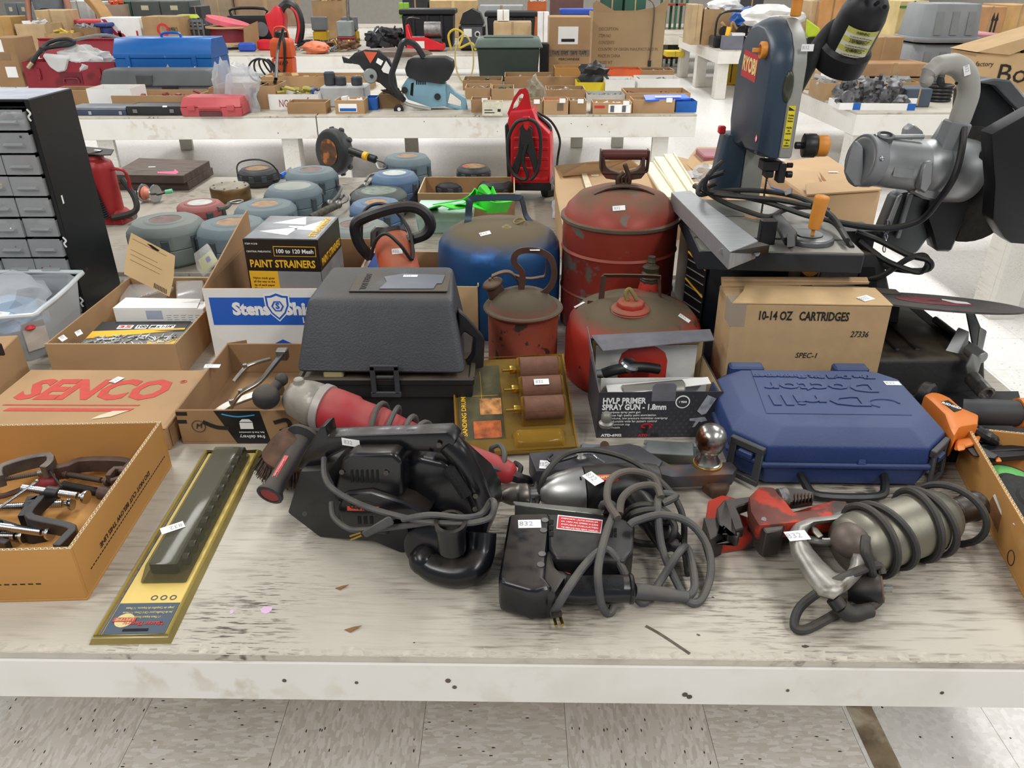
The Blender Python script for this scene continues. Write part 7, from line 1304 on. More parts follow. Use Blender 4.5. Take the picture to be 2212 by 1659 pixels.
part('lower_body',B().loft([[(x*k,y*k,z)for x,y in((-w2,-.08),(w2,-.08),(w2,.08),(-w2,.08))]for z,k in((0,.9),(h*.42,1))]),OWm,o,w=0,bev=.015,seg=2);part('upper_body',B().loft([[(x*k,y*k,z)for x,y in((-w2,-.08),(w2,-.08),(w2,.08),(-w2,.08))]for z,k in((h*.43,1.05),(h*.75,.98),(h*.82,.7))]),OWm,o,w=0,bev=.015,seg=2)
part('motor_top',B().rev([(w2*.6,h*.82),(w2*.6,h*.92),(w2*.3,h*.96)],(0,0,0),n=16),BLK,o,w=0);part('bail',B().tube([(-w2*.7,0,h*.8),(-w2*.5,0,h),(w2*.5,0,h),(w2*.7,0,h*.8)],.008),OWm,o,w=0);part('hose',B().tube([(w2*.3,-.06,h*.9),(w2*.5,-.1,h*.7),(w2*.3,-.1,h*.3),(w2*.1,-.1,h*.12)],.012),BLK,o,w=0);part('white_tag',B().box(-w2*.7,-w2*.45,-.083,-.081,h*.24,h*.36),WHITE,o,w=0)
txt('WAP',o,INK,(0,-.084,h*.32),X,Zv,.05,w=0)
hollow('open_box','brown open box half hidden behind the drawer cabinet top','box',110,200,228,196,.25,CARD3)
o,w_,h,a=closed('white_blue_packet','white packet with blue square tipped on the brown box edge','packet',155,188,205,190,.04,PAPER);papers(o,w_*.4,w_*.9,h*.3,h*.8,BLUEP,'blue_square')
o,w_,h=hollow('white_open_box','white open carton with small blue and red bits inside','box',196,290,236,192,.25,PAPER,fill=mat('blue_mix_bits','45557a',.5,n=.4,ns=40,spot=('a03c38',30,.58,.05)),fh=.35,n=30,s=.014)
o,w_,h=hollow('open_box','wide shallow brown carton with yellow handles behind the red case','box',246,428,237,207,.33,CARD,fill=mat('red_brown_tools','8b4a45',.6,n=.3,ns=20),fh=.8,n=26,s=.03)
o,w_,h,a=closed('flat_case','flat slate blue case with steel latches nearest the drawer cabinet','case',150,274,250,239,.2,mat('slate_case','37435a',.5));[part('latch',B().box(w_*x,w_*x+.02,-.006,0,h*.2,h*.9),STEEL,o,w=0)for x in(.35,.88)];part('case_lid',B().box(0,w_,.001,.2,h+.001,h+.018),mat('slate_lid','6a6f78',.5),o,w=0,bev=.003)
o,w_,h,a=closed('flat_case','flat black drill-index case between slate case and red case','case',275,395,250,230,.2,BLK);[part('latch',B().box(w_*x,w_*x+.03,-.006,0,h*.3,h*.7),DSTEEL,o,w=0,bev=.002)for x in(.12,.78)];stick(o,356,230,0,.03,.012,'')
a,w_,h=fit(394,522,252,212);o=thing('red_plastic_case','faded red plastic tool case with recessed handle at the table front','case',a);FR_=mat('faded_red_plastic','b4474b',.5,n=.08,ns=6)
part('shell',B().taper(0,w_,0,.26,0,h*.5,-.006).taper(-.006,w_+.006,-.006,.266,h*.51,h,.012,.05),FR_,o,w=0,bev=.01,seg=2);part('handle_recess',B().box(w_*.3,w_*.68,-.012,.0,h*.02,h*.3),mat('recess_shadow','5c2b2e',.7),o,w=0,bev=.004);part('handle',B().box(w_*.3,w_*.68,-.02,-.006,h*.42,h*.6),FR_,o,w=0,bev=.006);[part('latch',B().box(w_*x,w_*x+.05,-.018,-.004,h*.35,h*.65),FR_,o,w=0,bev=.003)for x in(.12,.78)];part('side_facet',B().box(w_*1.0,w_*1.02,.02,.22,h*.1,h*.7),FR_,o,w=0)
hollow('open_box','brown open box just behind the red plastic case','box',458,560,236,190,.3,CARD3)
hollow('open_box','brown box with angled flaps left of the white lettered box','box',545,600,236,186,.3,CARD)
o,w_,h=hollow('long_tray_box','long shallow tan tray box in front of the orange pump','box',568,800,193,166,.3,CARD,fill=mat('kraft_paper_mix','b89668',.8,n=.15,ns=10),fh=.9,n=30,s=.03)
o,w_,h=hollow('lettered_box','white open box printed JOHNSON upside down with tubes inside','box',583,690,237,204,.28,PAPER,fill=mat('yellow_blue_mix','b5a648',.5,n=.2,ns=16,spot=('4a62a0',12,.5,.05)),fh=1.2,n=14,s=.03);txt('JOHNSON',o,mat('maroon_ink','8f3440',.7),(w_/2,-.001,h*.45),-X,-Zv,.07,width=w_*.6,w=0)
hollow('open_box','small low brown box in front of the lettered white box','box',622,705,246,222,.16,CARD3)
o,w_,h,a=closed('grey_foam_block','light grey foam edged carton holding dark rubber feet','box',695,790,232,188,.25,mat('pale_grey_card','b7b8b8',.7),bev=.008)
for k,(px,lab)in enumerate(((712,'largest dark rubber roller standing on the grey foam carton'),(735,'second dark rubber roller beside the largest one'),(770,'third dark rubber roller near the saw guard'))):c=T(px,212,h+.0);c=a+V((px-695)/95*w_,.1,h+.001);solo('rubber_roller',B().rev([(.035,0),(.04,.006),(.04,.05+(.03 if k==0 else 0)),(.03,.06+(.03 if k==0 else 0))],c,n=18),mat('slate_rubber','3b3f46',.6,n=.15),lab,'roller',c,group=None)
o,w_,h=hollow('labelled_box','small brown box with white and blue label near the blue bin','box',725,788,246,217,.17,CARD,fill=PAPER,fh=1,n=6,s=.03);papers(o,w_*.12,w_*.75,h*.15,h*.75);papers(o,w_*.16,w_*.72,h*.2,h*.42,BLUEP,'blue_label',-.002)
o,w_,h,a=closed('white_tube','white caulking tube resting on the small labelled box','tube',742,800,222,205,.05,WHITEP);stick(o,765,214,0,.08,.02,'')
hollow('blue_bin','small blue plastic bin under the cut-off saw guard','bin',790,815,238,212,.15,BLUEP,edge=False)
hollow('open_box','brown box partly behind the cut-off saw front handle','box',820,866,234,204,.2,CARD3,fill=HWM,fh=.8,n=10,s=.015)
Ys=T(900,238).y;KS=lambda px,off,t,m,name,bev=.004,seg=1,label=None:part(name,B().tri(px,V(0,Ys+off,0),V(0,-1,0),t),m,cos,bev=bev,seg=seg,label=label)
cos=thing('cutoff_saw','pale blue and black petrol cut-off saw with round blade guard','cut-off saw',(Yp(880,238,Ys).x,Ys,ZT));PBl=mat('pale_blue_casing','7ba3b5',.45,n=.08,ns=9,dust=('8b8a80',.3,.6,9))
KS([(752,128),(765,115),(790,106),(815,108),(838,125),(850,150),(858,195),(848,205),(820,180),(800,172),(775,140),(760,138)],0,.06,BLK,'blade_guard',.01,2)
KS([(738,122),(752,128),(760,138),(742,136)],.0,.04,BLK,'guard_tip',.003)
part('wheel_hub',B().cyl(Yp(800,164,Ys-.03),Yp(800,164,Ys-.002),.045,.05,n=20),mat('grey_flange','9fa3a0',.4,.6),cos,bev=.003);part('hub_nut',B().cyl(Yp(803,165,Ys-.045),Yp(803,165,Ys-.03),.014,n=6),BLK,cos)
KS([(785,111),(815,113),(800,137)],-.004,.003,mat('warning_orange','d35a3a',.5),'warning_triangle',0);KS([(816,125),(828,132),(823,142),(812,135)],-.004,.003,WHITE,'guard_label',0);KS([(824,150),(834,131),(845,148),(840,160),(828,156)],-.004,.003,WHITE,'guard_label',0)
part('front_handle',B().tube([Yp(914,122,Ys-.02),Yp(900,100,Ys-.06),Yp(885,91,Ys-.08),Yp(870,93,Ys-.09),Yp(860,120,Ys-.09),Yp(845,165,Ys-.09),Yp(848,185,Ys-.09),Yp(862,205,Ys-.08),Yp(872,216,Ys-.05)],.02,n=10),BLK,cos)
KS([(874,150),(880,130),(890,124),(960,124),(978,132),(980,150),(970,172),(955,182),(900,175),(878,165)],-.02,.16,BLKD,'air_filter_cover',.014,2)
KS([(866,190),(880,168),(905,170),(935,178),(962,182),(965,230),(930,232),(880,215)],0,.14,PBl,'engine_casing',.008,2);KS([(962,182),(970,185),(985,200),(1006,212),(1010,238),(1000,240),(960,230),(964,224),(995,232),(996,218),(972,200),(966,226),(960,226)],.02,.05,PBl,'rear_handle',.005)
for k in range(5):KS([(899+k*4.5,170),(901.5+k*4.5,170),(901.5+k*4.5,183),(899+k*4.5,183)],-.0005,.004,DK,'cooling_slot',0)
KS([(888,180),(894,178),(892,208),(886,205)],-.0005,.004,DK,'cooling_slot',0);part('starter_cap',B().cyl(Yp(945,209,Ys-.012),Yp(945,209,Ys-.0005),.022,n=18),BLK,cos);part('starter_cap',B().cyl(Yp(874,195,Ys-.012),Yp(874,195,Ys-.0005),.022,n=18),BLK,cos)
part('wheel',B().rev([(.03,0),(.034,.004),(.034,.02),(.02,.024)],Yp(862,236,Ys-.03)+V(0,0,.0),(0,-1,0),20),BLK,cos);part('wheel_hub',B().cyl(Yp(862,236,Ys-.06),Yp(862,236,Ys-.05),.012),WHITEP,cos);part('skid',B().tube([Yp(862,206,Ys-.04),Yp(880,225,Ys-.04),Yp(930,236,Ys)],.012),mat('skid_alloy','a9a9a4',.4,.6),cos)
KS([(820,195),(860,190),(875,225),(845,205)],.01,.04,BLK,'drive_arm',.006)
# ---------------------------------------------------------------- right table: rows of boxes
a,w_,h=fit(1032,1165,176,84);o=thing('green_tote','dark green lidded storage tote behind the rows of small boxes','tote',a);GT=mat('olive_green_plastic','35423b',.5,n=.06,ns=5);GT2=mat('olive_green_lid','5a6a60',.5,n=.06)
part('tub',B().taper(.02,w_-.02,.01,.4,0,h*.78,-.02),GT,o,w=0,bev=.01);part('lid',B().taper(-.03,w_+.03,-.03,.44,h*.79,h,.03,.03),GT2,o,w=0,bev=.01);part('lid_rib',B().box(w_*.1,w_*.9,.1,.3,h,h+.012),GT2,o,w=0,bev=.004)
o=thing('yellow_hose_ring','pale yellow plastic ring hanging at the left end of the green tote','ring',a+V(-.06,-.04,0));part('ring',B().tube([a+V(-.02,-.06,.0)+V(-.09+.08*math.cos(k*PI/6),0,.19+.19*math.sin(k*PI/6))for k in range(12)],.012,flat=(.006,.014),closed=True,sub=2),mat('pale_yellow','c8b878',.5),o)
o,w_,h,a=closed('black_radio','black device squeezed between the green tote and the tall carton','device',1166,1184,168,95,.2,BLK)
o,w_,h,a=closed('tall_labelled_carton','tall brown carton with white shipping label and printed tape','box',1184,1272,166,36,.32,CARD,bev=.006);papers(o,w_*.22,w_*.7,h*.55,h*.84);part('barcode',B().box(w_*.3,w_*.62,-.003,-.0012,h*.59,h*.64),INK,o,w=0);part('printed_tape',B().box(.002,w_-.002,-.002,-.0002,h*.35,h*.46),mat('taupe_tape','84705c',.5,n=.2,ns=30),o,w=0)
for k in range(4):txt('TAPE',o,INK,(w_*(.17+k*.22),-.003,h*.405),X,Zv,.045,width=w_*.17,w=0)
for k in range(5):txt('MERCHANDISE',o,INK,(w_*.5,-.003,h*(.3-.05*k)),X,Zv,.03,width=w_*(.5-.06*k),w=0)if k==0 else None
a,w_,h=fit(1276,1428,158,12);o=thing('giant_carton','huge open tan carton with torn wavy top and faded printing','box',a);b=tray(B(),w_,.42,h*.9,.008);part('body',b,mat('giant_carton_tan','a98f6b',.85,n=.05,ns=3),o,w=0)
part('torn_top',B().prism([(0,0,h*.9),(w_,0,h*.9),(w_+.02,-.02,h*1.12),(w_*.85,-.01,h*.98),(w_*.6,.0,h*.93),(w_*.3,0,h*.92),(.02,-.02,h*1.08),(-.01,0,h*1.02)],(0,.006,0)),mat('giant_carton_tan','',1),o,w=0)
for k,s_ in enumerate(('DESCRIPTION','ITEM NO','CONTENTS','COUNTRY OF ORIGIN MANUFACTURED IN','MADE IN CHINA','GROSS WT')):txt(s_,o,mat('faded_print','6b5946',.8),(.06,-.001,h*(.66-.1*k)),X,Zv,.04,w=0,align='LEFT',sx=.72)
part('hanging_cord',B().tube([(w_*.72,.1,h*1.1),(w_*.82,-.02,h),(w_*.83,-.015,h*.6),(w_*.82,-.015,h*.2)],.006),mat('dark_cord','554a40',.6),o,w=0);part('inline_switch',B().box(w_*.8,w_*.84,-.03,-.005,h*.1,h*.2),BLK,o,w=0,bev=.003)
HM2=mat('dark_hardware','57514b',.5,.3,n=.5,ns=40,spot=('8d877c',30,.56,.05));HM3=mat('light_hardware','9b958c',.5,.2,n=.4,ns=40,spot=('d5d0c8',30,.56,.05),spot2=('4c4640',28,.58,.05));OGM=mat('orange_print_box','d9602f',.6,n=.1);YB=mat('yellow_bin','d4bf22',.5,n=.08)
RB=[
 (1090,1262,190,166,.35,CARD3,HM3,'open_box','wide dull box with wrapped hardware behind the jump starter handle'),
 (1000,1085,195,174,.3,CARD3,HM2,'open_box','brown box with a dark curved part right of the cut-off saw'),
 (1005,1060,214,190,.25,CARD,HM3,'open_box','brown box with red print strip behind the cream labelled box'),
 (1062,1110,216,192,.25,CARD,mat('green_carton','2f5743',.6),'open_box','brown box holding a dark green packet'),
 (1018,1060,243,216,.16,CARD3,HM2,'open_box','small brown box at the table front nearest the cut-off saw'),
 (1042,1086,250,221,.1,mat('cream_box','cfcab4',.7,n=.1,ns=30),PAPER,'cream_box','cream printed box at the table front left of the jump starter'),
 (1198,1256,180,147,.25,CARD4,HM2,'open_box','square golden box with black stamp before the tall labelled carton'),
 (1257,1308,176,162,.22,CARD,mat('black_cables','1f2023',.5,n=.3),'open_box','brown box overflowing with black cable'),
 (1308,1384,176,150,.22,OGM,mat('dark_red_mix','6a3028',.6,n=.3,ns=30),'orange_box','orange and brown patterned box in the back row'),
 (1384,1455,176,152,.25,CARD3,HM2,'open_box','low brown box with open flaps at the back row right end'),
 (1246,1305,200,178,.22,YB,HM2,'yellow_bin','bright yellow plastic bin in the middle of the rows'),
 (1308,1370,203,172,.22,PAPER,HM3,'white_open_box','white open box with a dark ring right of the yellow bin'),
 (1376,1466,201,170,.25,PAPER,HM2,'white_open_box','white open box of black upright bits at the right end'),
 (1180,1264,216,194,.24,CARD3,HM3,'open_box','empty looking wide brown box behind the two small front boxes'),
 (1268,1350,221,205,.22,mat('grey_white_card','b9bab8',.7,n=.06),HM3,'white_open_box','grey white tray behind the box with white labels'),
 (1352,1490,222,201,.3,CARD,mat('brown_books','7a4a3e',.6,n=.2,ns=6),'open_box','long brown tray holding a blue envelope'),
 (1120,1172,247,219,.16,CARD3,HM3,'open_box','brown front box with white plastic bits right of the jump starter'),
 (1174,1227,248,217,.16,CARD,OGM,'open_box','brown front box with orange packet and stamped square'),
 (1230,1266,247,218,.16,CARD3,HM3,'open_box','darker narrow front box left of the white labelled one'),
 (1280,1364,247,222,.16,CARD,PAPER,'open_box','brown front box with large white label and red strip'),
 (1366,1456,245,216,.18,CARD,CARD3,'open_box','long plain brown front box beside the blue bin'),
 (1459,1504,243,219,.16,BLUEP,None,'blue_bin','small royal blue open bin at the table corner')]
made={}
for pl,pr,pb,pt,dp,m,fl,nm,lab in RB:
    o,w_,h=hollow(nm,lab,'box' if 'bin' not in nm else 'bin',pl,pr,pb,pt,dp,m,group='small open boxes in rows on the far table',fill=fl,fh=.8,n=22,s=.016,edge=nm not in('blue_bin','yellow_bin','orange_box'));made[lab]=(o,w_,h)
    if nm in('open_box',)and pb>240:part('white_tag',B().box(w_-.06,w_-.02,-.004,.004,h-.015,h+.012),WHITE,o,w=0)
o,w_,h=made['brown front box with large white label and red strip'];papers(o,w_*.4,w_*.97,h*.12,h*.85);part('red_strip',B().box(.01,w_*.3,-.002,-.0005,h*.55,h*.75),REDP,o,w=0);[part('barcode',B().box(w_*x,w_*x+.025,-.003,-.0015,h*.2,h*.75),mat('barcode_grey','5a5a5e',.6),o,w=0)for x in(.45,.75)]
o,w_,h=made['brown front box with orange packet and stamped square'];part('stamp',B().box(w_*.55,w_*.8,-.002,-.0005,h*.3,h*.8),mat('faded_print','',1),o,w=0)
o,w_,h=made['square golden box with black stamp before the tall labelled carton'];part('stamp',B().box(w_*.2,w_*.75,-.002,-.0005,h*.3,h*.42),INK,o,w=0)
o,w_,h=made['cream printed box at the table front left of the jump starter'];part('printed_lines',B().box(w_*.1,w_*.6,-.002,-.0005,h*.2,h*.26).box(w_*.1,w_*.5,-.002,-.0005,h*.4,h*.46).box(w_*.75,w_*.9,-.002,-.0005,h*.3,h*.5),INK,o,w=0,kind='stuff')
q=T(1428,209,.09);o=thing('blue_envelope','bright blue flat envelope lying in the long brown tray','envelope',q);part('envelope',B().prism([T(1390,205,.1),T(1480,203,.1),T(1492,212,.09),T(1395,216,.09)],(0,0,-.01)),mat('vivid_blue','1d5fe0',.4),o);part('white_line',B().prism([T(1415,208,.102),T(1470,207,.102),T(1472,209,.101),T(1416,210,.101)],(0,0,.001)),WHITE,o)
q=T(1275,162,.12);solo('black_cable_heap',crumple(B(),T(1283,165,.1),.11,.08,.09,12,3,.7),mat('black_cables','',1),'black cable bundle heaped above the brown back-row box','cable',T(1283,165,.1))
solo('clear_bag',crumple(B(),T(1155,200,.11),.06,.05,.09,14,3,.5),clear('dusty_bag','a8a08a',.5,.3),'pointed dusty plastic bag standing in the wide dull box','bag',T(1155,200,.11))
# ---------------------------------------------------------------- far rows of tables and goods
for y_,x0,x1,lab in((12.3,-9.5,.55,'long white table second row from the back wall on the left'),(15.2,-10,9,'longest white table spanning the room before the back wall'),(13.4,1.0,6.5,'white table behind the carton with white bags at centre right'),(9.2,4.6,9.0,'white table far right behind the stacked grey bins')):
    table(lab,(x0,y_),(x1,y_),1.2,legs=((.1,0),((x1-x0)*.5,0),(x1-x0-.25,0)),legw=.1)
MC={}
def col(c,r=.6):
    k='far_'+c
    if k not in MC:MC[k]=mat(k,c,r,n=.12,ns=6)
    return MC[k]
def far(kind,name,cat,pl,pr,Y,pt,c,label,dp=.35,z=ZT,c2=None,h=None):
    x0=Yp(pl,pt+20,Y).x;x1=Yp(pr,pt+20,Y).x;w_=x1-x0;h=h or max(.05,Yp(pl,pt,Y).z-z);o=thing(name,label,cat,(x0,Y,z));m=col(c);m2=col(c2)if c2 else m
    if kind=='c':
        part('body',B().box(0,w_,0,dp,0,h),m,o,w=0,bev=.006);part('tape',B().box(w_*.47,w_*.53,-.002,.002,h*.1,h+.002),m2 if c2 else col('a98a63'),o,w=0)
    elif kind=='o':
        part('body',tray(B(),w_,dp,h,.012),m,o,w=0);part('contents',rubble(B(),.05,w_-.05,.05,dp-.05,h*.85,26,.045,hgt=h*.25),m2,o,w=0,kind='stuff')
    elif kind=='t':
        part('tub',B().taper(.03,w_-.03,.02,dp-.02,0,h*.85,-.02),m,o,w=0,bev=.012);part('lid',B().box(-.02,w_+.02,-.02,dp+.02,h*.86,h),m2,o,w=0,bev=.012)
        for k in range(3):part('side_rib',B().box(w_*(.2+.27*k),w_*(.26+.27*k),-.012,.03,h*.2,h*.84),m,o,w=0,bev=.006)
    elif kind=='d':
        part('body',B().box(0,w_,.02,dp,0,h),m,o,w=0,bev=.005);n=max(2,round(w_/.45))
        for i in range(n):
            for j in range(2):
                f=part('drawer',B().box(w_*i/n+.01,w_*(i+1)/n-.01,0,.02,h*j/2+.01,h*(j+1)/2-.01),m,o,w=0,bev=.004);part('label_card',B().box(w_*(i+.35)/n,w_*(i+.6)/n,-.004,.0,h*(j+.5)/2,h*(j+.75)/2),col('c9c2a0'),f,w=0)
    elif kind=='h':
        part('heap',rubble(B(),0,w_,0,dp,.03,60,h*.3,hgt=h*.6),m,o,w=0,kind='stuff');part('cable',B().tube([(w_*(.1+.2*k),.05+.1*(k%2),h*(.5+.4*math.sin(k*2)))for k in range(5)],.012),m2,o,w=0)
    elif kind=='s':
        for x in(0,w_/2,w_):part('post',B().box(x-.02,x+.02,0,.04,0,h),m,o,w=0);part('post',B().box(x-.02,x+.02,dp-.04,dp,0,h),m,o,w=0)
        for k in range(3):part('shelf',B().box(0,w_,.0,dp,.12+k*.42,.15+k*.42),m2,o,w=0)
    return o,w_,h
KB='a3835b';KD='8d7050';KP='bda17a'
L_=[
 ('c','tall_carton','box',-20,26,10.2,36,'b08a4f','golden carton cut off by the top left corner'),
 ('o','open_box','box',36,100,10.1,52,KP,'tan box with crushed flaps beside the golden carton',.4,ZT,'c9c6c0'),
 ('c','leaning_panel','box',78,142,10.5,22,KP,'flat tan carton standing upright before the person'),
 ('t','red_bin','bin',146,213,10.7,43,'c4444c','bright red shallow bin right of the person',.3),
 ('o','open_box','box',100,160,9.95,72,KB,'low brown box behind the open red chest lid',.3,ZT,'c9ad3c'),
 ('o','open_box','box',158,212,10.2,60,KD,'dull box under the bright red bin',.3,ZT,'8b8d8f'),
 ('t','blue_bucket','bucket',211,231,10.3,50,'2b3a7a','dark blue bucket left of the extinguisher carton',.2),
 ('c','plain_carton','box',308,386,10.3,36,KB,'brown carton with round red logo behind the blue chest',.4),
 ('d','tool_cabinet','cabinet',12,66,12.9,6,'70757a','grey and red drawer tool cabinet behind the person',.4),
 ('d','drawer_cabinet','cabinet',284,410,12.8,2,'4f5452','dark grey filing drawer cabinet with label cards',.5),
 ('c','green_cabinet','cabinet',256,284,12.8,3,'28573f','green metal cabinet end beside the grey filing drawers',.5),
 ('o','open_box','box',222,262,12.5,10,'a58f7e','stone coloured box with orange packet on top at the top left',.4,ZT,'d3562a'),
 ('c','white_carton','box',148,190,12.6,2,'dcdbd8','white printed carton right of the person',.4,ZT,'a8a8a8'),
 ('c','white_carton','box',190,220,12.7,4,'d2d1ce','second white carton tilted beside the wooden beam',.4,ZT,'a03a40'),
 ('c','dark_bin','bin',412,436,12.5,14,'2a2c30','narrow charcoal bin right of the filing drawers',.4),
 ('c','brown_carton','box',440,500,15.5,-12,'8f7d66','tall brown hardboard carton behind the black boom box',.3),
 ('c','brown_carton','box',505,640,15.6,-14,'9a7f66','widest brown carton panel at the back centre left',.3),
 ('h','hose_heap','hose',640,700,10.4,78,'1e2023','black ribbed hose heap behind the orange pump',.3,ZT,'26282b',.12),
 ('o','open_box','box',675,740,12.6,2,KB,'brown corrugated box above the yellow work lights',.4,ZT,'b89668'),
 ('h','tool_heap','tools',700,760,10.2,90,'6a4a34','heap of brown and yellow bar clamps behind the cut-off saw',.5,ZT,'c9a21f',.14),
 ('h','tool_heap','tools',580,640,10.0,95,'8b5a3c','scatter of rusty pipe pieces at the table front left of the orange pump',.3,ZT,'55585a',.06),
 ('h','tool_heap','tools',640,720,9.98,98,'7b7f86','scatter of grey hand tools right of the orange pump',.3,ZT,'c9ccd0',.06),
 ('h','chainsaw','chainsaw',795,860,10.5,60,'26282c','dark chainsaw engine among cables behind the cut-off saw',.4,ZT,'4a5157',.3),
 ('t','black_tote','tote',866,980,10.9,20,'16181d','large black storage tote with a rolled lid rim',.5),
 ('c','plain_carton','box',1066,1148,10.2,48,KP,'tan carton with white boxes on top behind the green tote',.4),
 ('c','white_box','box',1074,1100,10.3,22,'ecece9','small white box standing on the tan carton',.2,ZT+.336),
 ('t','black_tote','tote',1050,1158,11.2,26,'1b1c1f','second black tote behind the tan carton and white boxes',.5),
 ('c','white_bottle_box','box',1162,1186,10.0,26,'dedede','white plastic canister standing left of the tall labelled carton',.2),
 ('c','wooden_crate','crate',928,1030,12.6,1,'c9a878','pale wooden crate behind the black tote',.5,ZT,'dcc193'),
 ('c','grey_case','case',870,924,12.6,-4,'2b2d30','flat black case standing behind the black tote',.3),
 ('c','lime_packet','packet',862,883,11.2,6,'8cc43a','bright lime green packet above the black tote left corner',.1,ZT+.33),
 ('t','blue_lid_cooler','cooler',1214,1285,10.8,20,'c3c8c4','white cooler with blue lid behind the tall labelled carton',.4,ZT,'2447a8'),
 ('c','pale_carton','box',1036,1130,12.5,12,'a9acac','pale grey flat carton behind the welding machine',.5),
 ('o','orange_bin','bin',1140,1180,12.4,3,'c0602c','orange bin with white cups at top centre',.4,ZT,'d8d8d4'),
 ('o','shelf_goods','bin',1190,1260,15.3,-4,'5a3c38','dark maroon bin behind the white cooler',.5,ZT,'3a4a8c'),
 ('c','green_cabinet','cabinet',1300,1345,15.4,-10,'1f4a3a','dark green cabinet behind the giant carton left of the white post'),
 ('c','green_cabinet','cabinet',1350,1395,15.3,-8,'24523f','dark green cabinet behind the giant carton right of the white post'),
 ('s','shelving_unit','shelf',1440,1485,14.62,-16,'2f5a3c','green steel shelving unit right of the giant carton',.5,0,'8a3a30'),
 ('o','open_box','box',1446,1478,14.66,44,'4a4038','dark box on the green shelving lower shelf',.4,.15,'2447a8',.3),
 ('c','yellow_beam','beam',1440,1478,12.9,98,'d4b820','yellow steel beam at the foot of the green shelving',.3,.3,None,.08),
 ('c','yellow_machine','machine',1562,1600,12.0,128,'d2ac1c','yellow machine on the floor under the charger table',.4,0,'2a2a2a'),
 ('c','brown_carton','box',1496,1518,11.3,10,KP,'narrow tan carton leftmost on the charger table',.5),
 ('o','bag_carton','box',1520,1606,11.3,20,KB,'brown carton overflowing with white plastic bags on the charger table',.5,ZT,'e6e6ea'),
 ('c','grey_machine','machine',1600,1650,13,-16,'3a3c40','large dark grey machine at the top behind the white bags',.5),
 ('c','blue_cooler','cooler',1708,1752,11.0,22,'20264f','navy cooler with striped cloth behind the bandsaw top',.4,ZT,'c98a6a'),
 ('c','plywood_board','board',1775,1832,10.5,-20,'b98650','upright plywood board with bolts behind the gooseneck lamp',.06,ZT,'8b6a45'),
 ('c','pale_carton','box',1752,1776,10.6,2,KP,'narrow pale carton left of the plywood board',.4),
 ('c','yellow_cover','machine',1914,1955,10.5,-12,'d39a1c','mustard yellow machine cover behind the work lamp',.4),
 ('c','produce_carton','box',1942,2004,8.6,2,'c6b07a','upper green striped produce carton left of the grey bins',.4,ZT+.24,'3f7a3a'),
 ('c','produce_carton','box',1950,2006,8.5,60,'b5a06c','lower green striped produce carton left of the grey bins',.4,ZT,'3f7a3a'),
 ('c','arrow_carton','box',2112,2172,9.0,14,'b5875c','brown carton with two black arrows right of the grey bins',.5),
 ('c','plain_carton','box',2172,2240,9.2,10,'c19a62','yellowish carton at the top right corner',.5),
 ('t','pink_tub','tub',2100,2150,7.6,72,'c2858a','dusty pink tub right of the grey bins',.4),
 ('c','flap_carton','box',1868,1950,6.9,80,KB,'brown carton with raised dark flap above the two long cartons',.4),
 ('c','long_carton','box',1862,2010,6.6,116,'ab8660','upper of two long brown cartons stacked behind the metal parts',.35,ZT+.11,None,.1),
 ('c','long_carton','box',1856,2008,6.6,150,'94704e','lower of two long brown cartons stacked behind the metal parts',.35,ZT,None,.1),
 ('o','open_box','box',1778,1815,6.1,180,KB,'small brown box of steel rods at the left end of the right table',.3,ZT,'9a9a9a'),
 ('o','open_box','box',1830,1985,6.35,178,KB,'wide brown box behind the tray of metal castings',.3,ZT,'8a8a88'),
 ('c','slate_box','box',1956,2012,5.75,192,'44505e','slate blue box with white barcode label beside the castings',.2),
 ('c','crumpled_bag_box','box',1742,1772,6.7,150,KP,'pale crumpled carton at the corner of the right table',.3),
]
FO={}
for r in L_:FO[r[8]]=far(*r)
o,w_,h=FO['slate blue box with white barcode label beside the castings'];papers(o,w_*.05,w_*.5,h*.2,h*.5)
o,w_,h=FO['brown carton with two black arrows right of the grey bins'];[part('printed_arrow',B().prism([(x,-.003,h*.5),(x+.02,-.003,h*.5),(x+.02,-.003,h*.75),(x+.03,-.003,h*.75),(x+.01,-.003,h*.9),(x-.01,-.003,h*.75),(x,-.003,h*.75)],(0,.001,0)),INK,o,w=0)for x in(w_*.55,w_*.68)]
o,w_,h=FO['brown carton with round red logo behind the blue chest'];part('round_logo',B().rev([(.05,0),(.075,0),(.075,.003),(.05,.003)],(w_*.55,-.001,h*.62),(0,-1,0),20,cap=False),REDP,o,w=0);txt('CAMBRO',o,INK,(w_*.8,-.003,h*.62),X,Zv,.08,width=w_*.3,w=0)
for t_,c in(('upper',1),('lower',1)):
    o,w_,h=FO[t_+' green striped produce carton left of the grey bins'];part('green_stripe',B().box(0,w_,-.004,-.002,h*.82,h*.88),col('3f7a3a'),o,w=0)
a,w_,h=fit(232,314,108,38);o=thing('extinguisher_carton','white carton with red fire extinguisher picture behind the blue chest','box',a);part('body',B().box(0,w_,0,.3,0,h),PAPER,o,w=0,bev=.004);RX=mat('print_crimson','b02a3c',.6)
for cx,s in((.42,1.),(.88,.55)):part('printed_extinguisher',B().prism([(w_*cx+.09*s*math.cos(k*PI/6),-.002,h*.25+.11*s*max(-.9,math.sin(k*PI/6)))for k in range(12)],(0,.001,0)).box(w_*cx-.02*s,w_*cx+.02*s,-.002,-.001,h*.35,h*.6),RX,o,w=0)
part('printed_ribbon',B().prism([(.01,-.0022,h*.95),(.06,-.0022,h*.95),(w_*.4,-.0022,h*.45),(w_*.32,-.0022,h*.4)],(0,.001,0)),RX,o,w=0)
a,w_,h=fit(374,446,106,42);o=thing('lattice_crate','grey plastic lattice milk crate with a lime lid on top','crate',a);GC2=mat('crate_grey','6d7072',.6)
